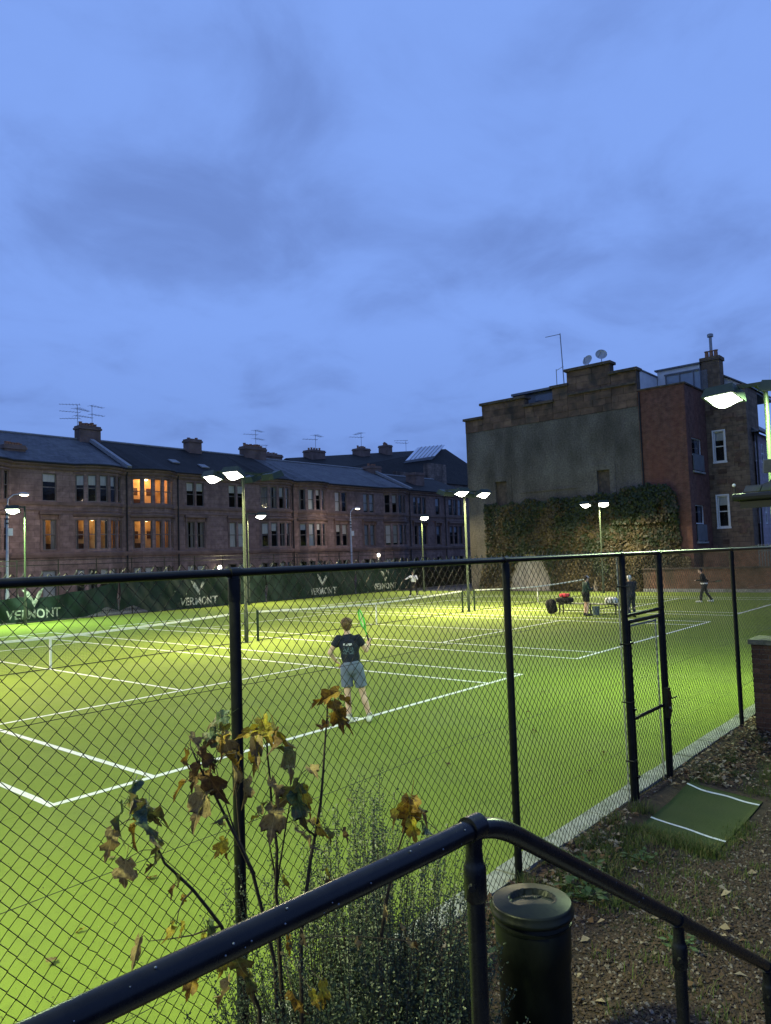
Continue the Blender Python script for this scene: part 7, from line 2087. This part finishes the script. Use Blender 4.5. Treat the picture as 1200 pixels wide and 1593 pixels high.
h5 = to_w((0.36,-0.30,1.00), P5_, rz5); racket(h5, Vector((0.55,-0.75,0.1)), Vector((0.2,0.3,1)), 'dark racket trailing behind the player in black', MT['racket_dark'])

# ================================================================== BENCH AND BAGS
bu, bv0, bv1 = 26.75, 4.35, 7.25
be = thing('bench', (bu, (bv0+bv1)/2, 0), 'long dark metal bench between the middle and far courts', 'bench')
MT['bench'] = mat('dark_bench_steel', (0.014,0.016,0.016), (0.03,0.032,0.032), scale=10, rough=0.5)
for k in range(4):
    x = bu-0.20+0.105*k
    MB().box(x, x+0.09, bv0, bv1, 0.43, 0.455).build('seat_slat', MT['bench'], be)
for v in (bv0+0.12, (bv0+bv1)/2, bv1-0.12):
    lg = MB().box(bu-0.19, bu-0.15, v-0.025, v+0.025, 0.0, 0.429).box(bu+0.16, bu+0.20, v-0.025, v+0.025, 0.0, 0.429).box(bu-0.149, bu+0.159, v-0.02, v+0.02, 0.38, 0.425)
    lg.build('leg_frame', MT['bench'], be)
MB().tube([(bu, bv0+0.15, 0.40), (bu, (bv0+bv1)/2, 0.12)], 0.018, 6).build('brace', MT['bench'], be)
MB().tube([(bu, bv1-0.15, 0.12), (bu, (bv0+bv1)/2, 0.12)], 0.018, 6).build('brace', MT['bench'], be)
def soft(c, rx, ry, rz_, name, mt, label, cat, lean=0.0, seed=1, straps=True):
    t = thing(name, (c[0], c[1], c[2]-rz_), label, cat, 'bags at the bench')
    r_ = random.Random(seed); mb = MB(); M = Matrix.Rotation(lean, 3, 'X')
    nu, nv = 20, 14; b0 = 0
    for i in range(nv+1):
        ph = -math.pi/2+math.pi*i/nv
        for j in range(nu):
            th = 2*math.pi*j/nu
            ex_ = lambda x: math.copysign(abs(x)**0.55, x)
            p = Vector((rx*ex_(math.cos(ph))*ex_(math.cos(th)), ry*ex_(math.cos(ph))*ex_(math.sin(th)), rz_*ex_(math.sin(ph))))
            p *= 1+0.08*mnoise.noise(p*7+Vector((seed*3.1,0,0)))
            mb.v.append(tuple(Vector(c)+M@p))
    for i in range(nv):
        for j in range(nu):
            j2 = (j+1) % nu; mb.f.append((i*nu+j, i*nu+j2, (i+1)*nu+j2, (i+1)*nu+j)); mb.mi.append(0)
    bdy = mb.build('bag_body', mt, t, smooth=True)
    if straps:
        for s in (-1, 1):
            MB().tube([Vector(c)+M@Vector((-rx*1.02, s*ry*0.4, rz_*0.75)), Vector(c)+M@Vector((-rx*1.5, s*ry*0.45, 0)), Vector(c)+M@Vector((-rx*1.02, s*ry*0.4, -rz_*0.7))], 0.02, 6).build('strap', MT['black_cloth'], bdy, smooth=True)
        MB().box(c[0]-rx*1.12, c[0]-rx*0.9, c[1]-ry*0.5, c[1]+ry*0.5, c[2]-rz_*0.6, c[2]-rz_*0.05).build('pocket', mt, bdy)
    return t
MT['red_cloth'] = mat('red_pink_cloth', (0.42,0.03,0.05), (0.58,0.06,0.09), scale=9, rough=0.85, bump=0.3, bscale=20)
soft((26.35, 7.42, 0.33), 0.17, 0.24, 0.33, 'racket_bag', MT['black_cloth'], 'black backpack leaning on the left end of the bench', 'bag', lean=-0.25, seed=2)
soft((26.75, 6.95, 0.60), 0.19, 0.42, 0.13, 'sports_bag', MT['black_cloth'], 'dark soft bag lying on the bench under a red jacket', 'bag', seed=4, straps=False)
soft((26.72, 6.92, 0.82), 0.15, 0.24, 0.085, 'red_jacket', MT['red_cloth'], 'crumpled red jacket on top of the dark bag', 'jacket', seed=6, straps=False)
soft((26.75, 4.72, 0.60), 0.19, 0.26, 0.14, 'white_bag', MT['white_cloth'], 'white and black bag on the right end of the bench', 'bag', seed=8)
MT['bucket'] = mat('blue_grey_bucket', (0.10,0.14,0.17), (0.14,0.18,0.21), scale=9, rough=0.6)
bk = thing('ball_bucket', (26.30, 5.25, 0), 'blue-grey ball bucket under the bench beside the man in green', 'bucket')
MB().lathe([(0.14,0.0),(0.17,0.34),(0.18,0.345),(0.18,0.37),(0.16,0.37),(0.155,0.34)], 20, (26.30,5.25,0), caps=False).build('pail', MT['bucket'], bk, auto=50)
MB().lathe([(0.0,0.012),(0.139,0.012)], 20, (26.30,5.25,0), caps=False).build('base', MT['bucket'], bk)
MB().tube([(26.30, 5.07, 0.36), (26.25, 5.15, 0.50), (26.25, 5.35, 0.50), (26.30, 5.43, 0.36)], 0.008, 6).build('handle', MT['alu'], bk, smooth=True)
ball((16.9, 29.9, 0.033), 'tennis ball lying by the far fence at the left')
